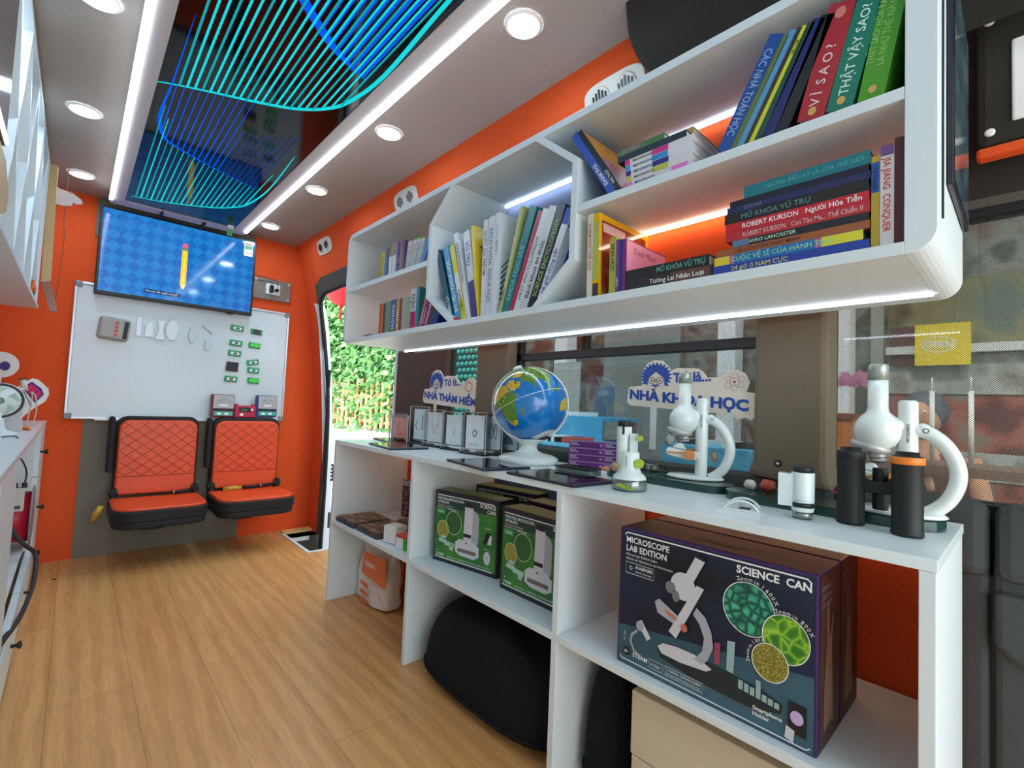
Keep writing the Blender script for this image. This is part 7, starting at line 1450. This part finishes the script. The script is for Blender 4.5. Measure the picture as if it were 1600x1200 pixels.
# yellow OPEN sign, hanging rods, planter with orchid, orange crate, person
t = thing('shop_sign', 'yellow sign reading OPEN across the yard, seen through the dotted rear window', 'sign', (3.80, 0.475, 1.395))
c = MB(); c.box(0, 0.02, -0.25, 0.0, -0.125, 0.125, mat('sign_yellow', (232, 206, 40), 0.5)); c.build('board', t); c = MB(); c.ring(0.11, 0.0, 0.08, 0.05, 0.006, (-0.001, 0, 0), -Y, Z, INKW); c.text('OPEN', (-0.002, -0.045, -0.022), -Y, Z, 0.044, INKW, maxw=0.13, bold=0.03); c.build('print', t)
t = thing('yard_bench', 'dark wooden bench under the white rods behind the dotted rear window', 'bench', (2.85, 0.0, -0.5)); BN = mat('bench_wood', (120, 92, 78), 0.7, noise=0.3, nscale=12)
c = MB(); c.box(-0.15, 0.25, -0.9, 0.55, 1.20, 1.24, BN); c.build('top', t)
for a in (-0.1, 0.2):
    for b in (-0.85, 0.5): c = MB(); c.box(a - 0.02, a + 0.02, b - 0.02, b + 0.02, 0, 1.2, BN); c.build('leg', t)
for y_, lb in ((0.29, 'left thin white rod hanging behind the dotted rear window'), (0.165, 'right thin white rod hanging behind the dotted rear window')):
    c = MB(); c.cyl((2.8, y_, 0.7405), (2.8, y_, 1.06), 0.009, mat('white_rod', (236, 236, 230), 0.4), 8); c.cyl((2.8, y_, 1.06), (2.8, y_, 1.12), 0.003, WC, 6); tag(c.build('white_rod'), lb, 'rod', 'white rods behind the rear window')
t = thing('orchid', 'pink flowering orchid in the yard behind the rear microscope eyepiece', 'plant', (2.58, 0.55, -0.5))
c = MB(); random.seed(8)
for k in range(40): p = Vector((random.uniform(-.03, .03), random.uniform(-.07, .07) - 0.01, 1.585 + random.uniform(-.03, .03))); c.add([p, p + Vector((0, .02, .012)), p + Vector((-.004, 0.002, .026)), p + Vector((0, -.018, .012))], [(0, 1, 2, 3)], mat('orchid_pink', (232, 160, 206), 0.5))
c.build('blossom', t)
c = MB(); c.tube(lerp_poly([(0, 0.10, 0.9), (0, 0.12, 1.3), (0, 0.08, 1.56), (0, 0, 1.59)], 5), 0.004, LEAFS[3], 6); c.build('stem', t)
c = MB()
for k in range(5): c.tube(lerp_poly([(0, 0.10, 1.1), (0, 0.2 + 0.02 * k, 1.25 + 0.04 * k), (0, 0.28 - 0.05 * k, 1.3 + 0.03 * k)], 4), [0.004] * 4 + [0.012] * 4 + [0.002], LEAFS[3], 6, 0.3)
c.build('leaf', t); c = MB(); c.lathe([(0.07, 0.0), (0.07, 0.9), (0.08, 1.1)], (0, 0.05, 0), mat('pot_grey', (150, 150, 146), 0.6), Z, 16); c.build('pot', t)
c = MB(); c.box(2.20, 2.4, 0.46, 0.55, 0.38, 0.92, mat('orange_crate', (214, 132, 60), 0.6)); c.box(2.19, 2.4, 0.45, 0.56, 0.92, 0.94, mat('crate_rim', (150, 80, 50), 0.6)); c.box(2.20, 2.4, 0.46, 0.55, -0.5, 0.38, mat('crate_stand', (226, 224, 220), 0.6)); tag(c.build('orange_crate'), 'orange crate on a white stand, left in the dotted rear window', 'crate')
# person bending behind the rear window
t = thing('person', 'person with dark grey hair in a rust brown shirt outside the dotted rear window', 'person', (3.44, 0.245, -0.5))
SK = mat('skin', (206, 150, 120), 0.6); CL = mat('rust_shirt', (96, 62, 54), 0.8); TR = mat('dark_trousers', (60, 56, 58), 0.8)
def skin(nm, J, E, R, m, parent, root=0):
    me = bpy.data.meshes.new(nm); me.from_pydata(J, E, []); me.materials.append(m); o = bpy.data.objects.new(nm, me); COL.objects.link(o); o.parent = parent
    s = o.modifiers.new('skin', 'SKIN'); sv = me.skin_vertices[0].data
    for i, r in enumerate(R): sv[i].radius = (r, r) if not isinstance(r, tuple) else r
    sv[root].use_root = True; s.use_smooth_shade = True; q = o.modifiers.new('sub', 'SUBSURF'); q.levels = 1; q.render_levels = 2
    return o
J = [(0.05, 0.10, 0.80), (0.03, 0.11, 0.95), (0.0, 0.12, 1.12), (-0.02, 0.135, 1.28), (-0.03, 0.14, 1.36),  # pelvis, belly, chest, neck base, neck
     (0.0, 0.29, 1.20), (-0.04, 0.33, 0.96), (-0.22, 0.26, 0.90), (0.0, -0.05, 1.20), (-0.05, -0.10, 0.96), (-0.22, -0.01, 0.90),
     (0.05, 0.19, 0.74), (0.0, 0.20, 0.42), (0.05, 0.20, 0.06), (0.05, 0.01, 0.74), (0.0, 0.0, 0.42), (0.05, 0.0, 0.06), (-0.08, 0.21, 0.03), (-0.08, -0.01, 0.03)]
E_ = [(0, 1), (1, 2), (2, 3), (3, 4), (2, 5), (5, 6), (6, 7), (2, 8), (8, 9), (9, 10), (0, 11), (11, 12), (12, 13), (0, 14), (14, 15), (15, 16), (13, 17), (16, 18)]
skin('body', J, E_, [0.125, 0.115, 0.13, 0.06, 0.052, 0.055, 0.042, 0.03, 0.055, 0.042, 0.03, 0.085, 0.06, 0.04, 0.085, 0.06, 0.04, 0.035, 0.035], SK, t)
skin('shirt', [J[i] for i in (0, 1, 2, 3, 5, 8)], [(0, 1), (1, 2), (2, 3), (2, 4), (2, 5)], [0.14, 0.137, 0.152, 0.07, 0.066, 0.066], CL, t)
skin('trousers', [J[0], J[11], J[12], (0.045, 0.20, 0.14), J[14], J[15], (0.045, 0.0, 0.14)], [(0, 1), (1, 2), (2, 3), (0, 4), (4, 5), (5, 6)], [0.142, 0.095, 0.07, 0.05, 0.095, 0.07, 0.05], TR, t)
c = MB(); hc = Vector((-0.06, 0.145, 1.46)); c.ball(hc, 0.095, SK, 24, 16, (0.85, 0.92, 1.15)); c.ball(hc + Vector((-0.085, 0.02, -0.01)), 0.014, SK, 10, 8, (1, 0.8, 1.4)); c.ball(hc + Vector((-0.072, -0.01, -0.055)), 0.016, mat('lips', (170, 90, 80), 0.5), 10, 6, (0.5, 1.4, 0.4))
for s_ in (-0.03, 0.035): c.ball(hc + Vector((-0.078, s_ + 0.01, 0.015)), 0.009, INKW, 8, 6); c.ball(hc + Vector((-0.086, s_ + 0.01, 0.015)), 0.004, INKK, 6, 5)
for s_ in (-1, 1): c.ball(hc + Vector((0.0, s_ * 0.088, 0)), 0.022, SK, 10, 8, (0.8, 0.4, 1.3))
c.build('head', t)
c = MB(); c.ball(hc + Vector((0.02, -0.01, 0.025)), 0.103, mat('grey_hair', (78, 82, 90), 0.5, noise=0.6, nscale=40), 24, 14, (0.88, 0.98, 1.08)); c.build('hair', t)
for hx, hy, hz in ((-0.22, 0.26, 0.90), (-0.22, -0.01, 0.90)):
    h = Vector((hx, hy, hz)); Jh = [h, h + Vector((-0.02, 0, -0.05))]; Eh = [(0, 1)]; Rh = [0.028, 0.034]
    for k in range(4):
        a = h + Vector((-0.03, -0.026 + 0.017 * k, -0.09)); b = a + Vector((-0.015, 0, -0.035 - 0.006 * (k in (1, 2)))); d_ = b + Vector((0.012, 0, -0.028)); i = len(Jh); Jh += [a, b, d_]; Eh += [(1, i), (i, i + 1), (i + 1, i + 2)]; Rh += [0.0095, 0.0085, 0.007]
    a = h + Vector((-0.03, 0.03, -0.035)); b = a + Vector((-0.01, 0.02, -0.03)); i = len(Jh); Jh += [a, b]; Eh += [(1, i), (i, i + 1)]; Rh += [0.011, 0.009]
    skin('hand', [tuple(v) for v in Jh], Eh, Rh, SK, t, 0)
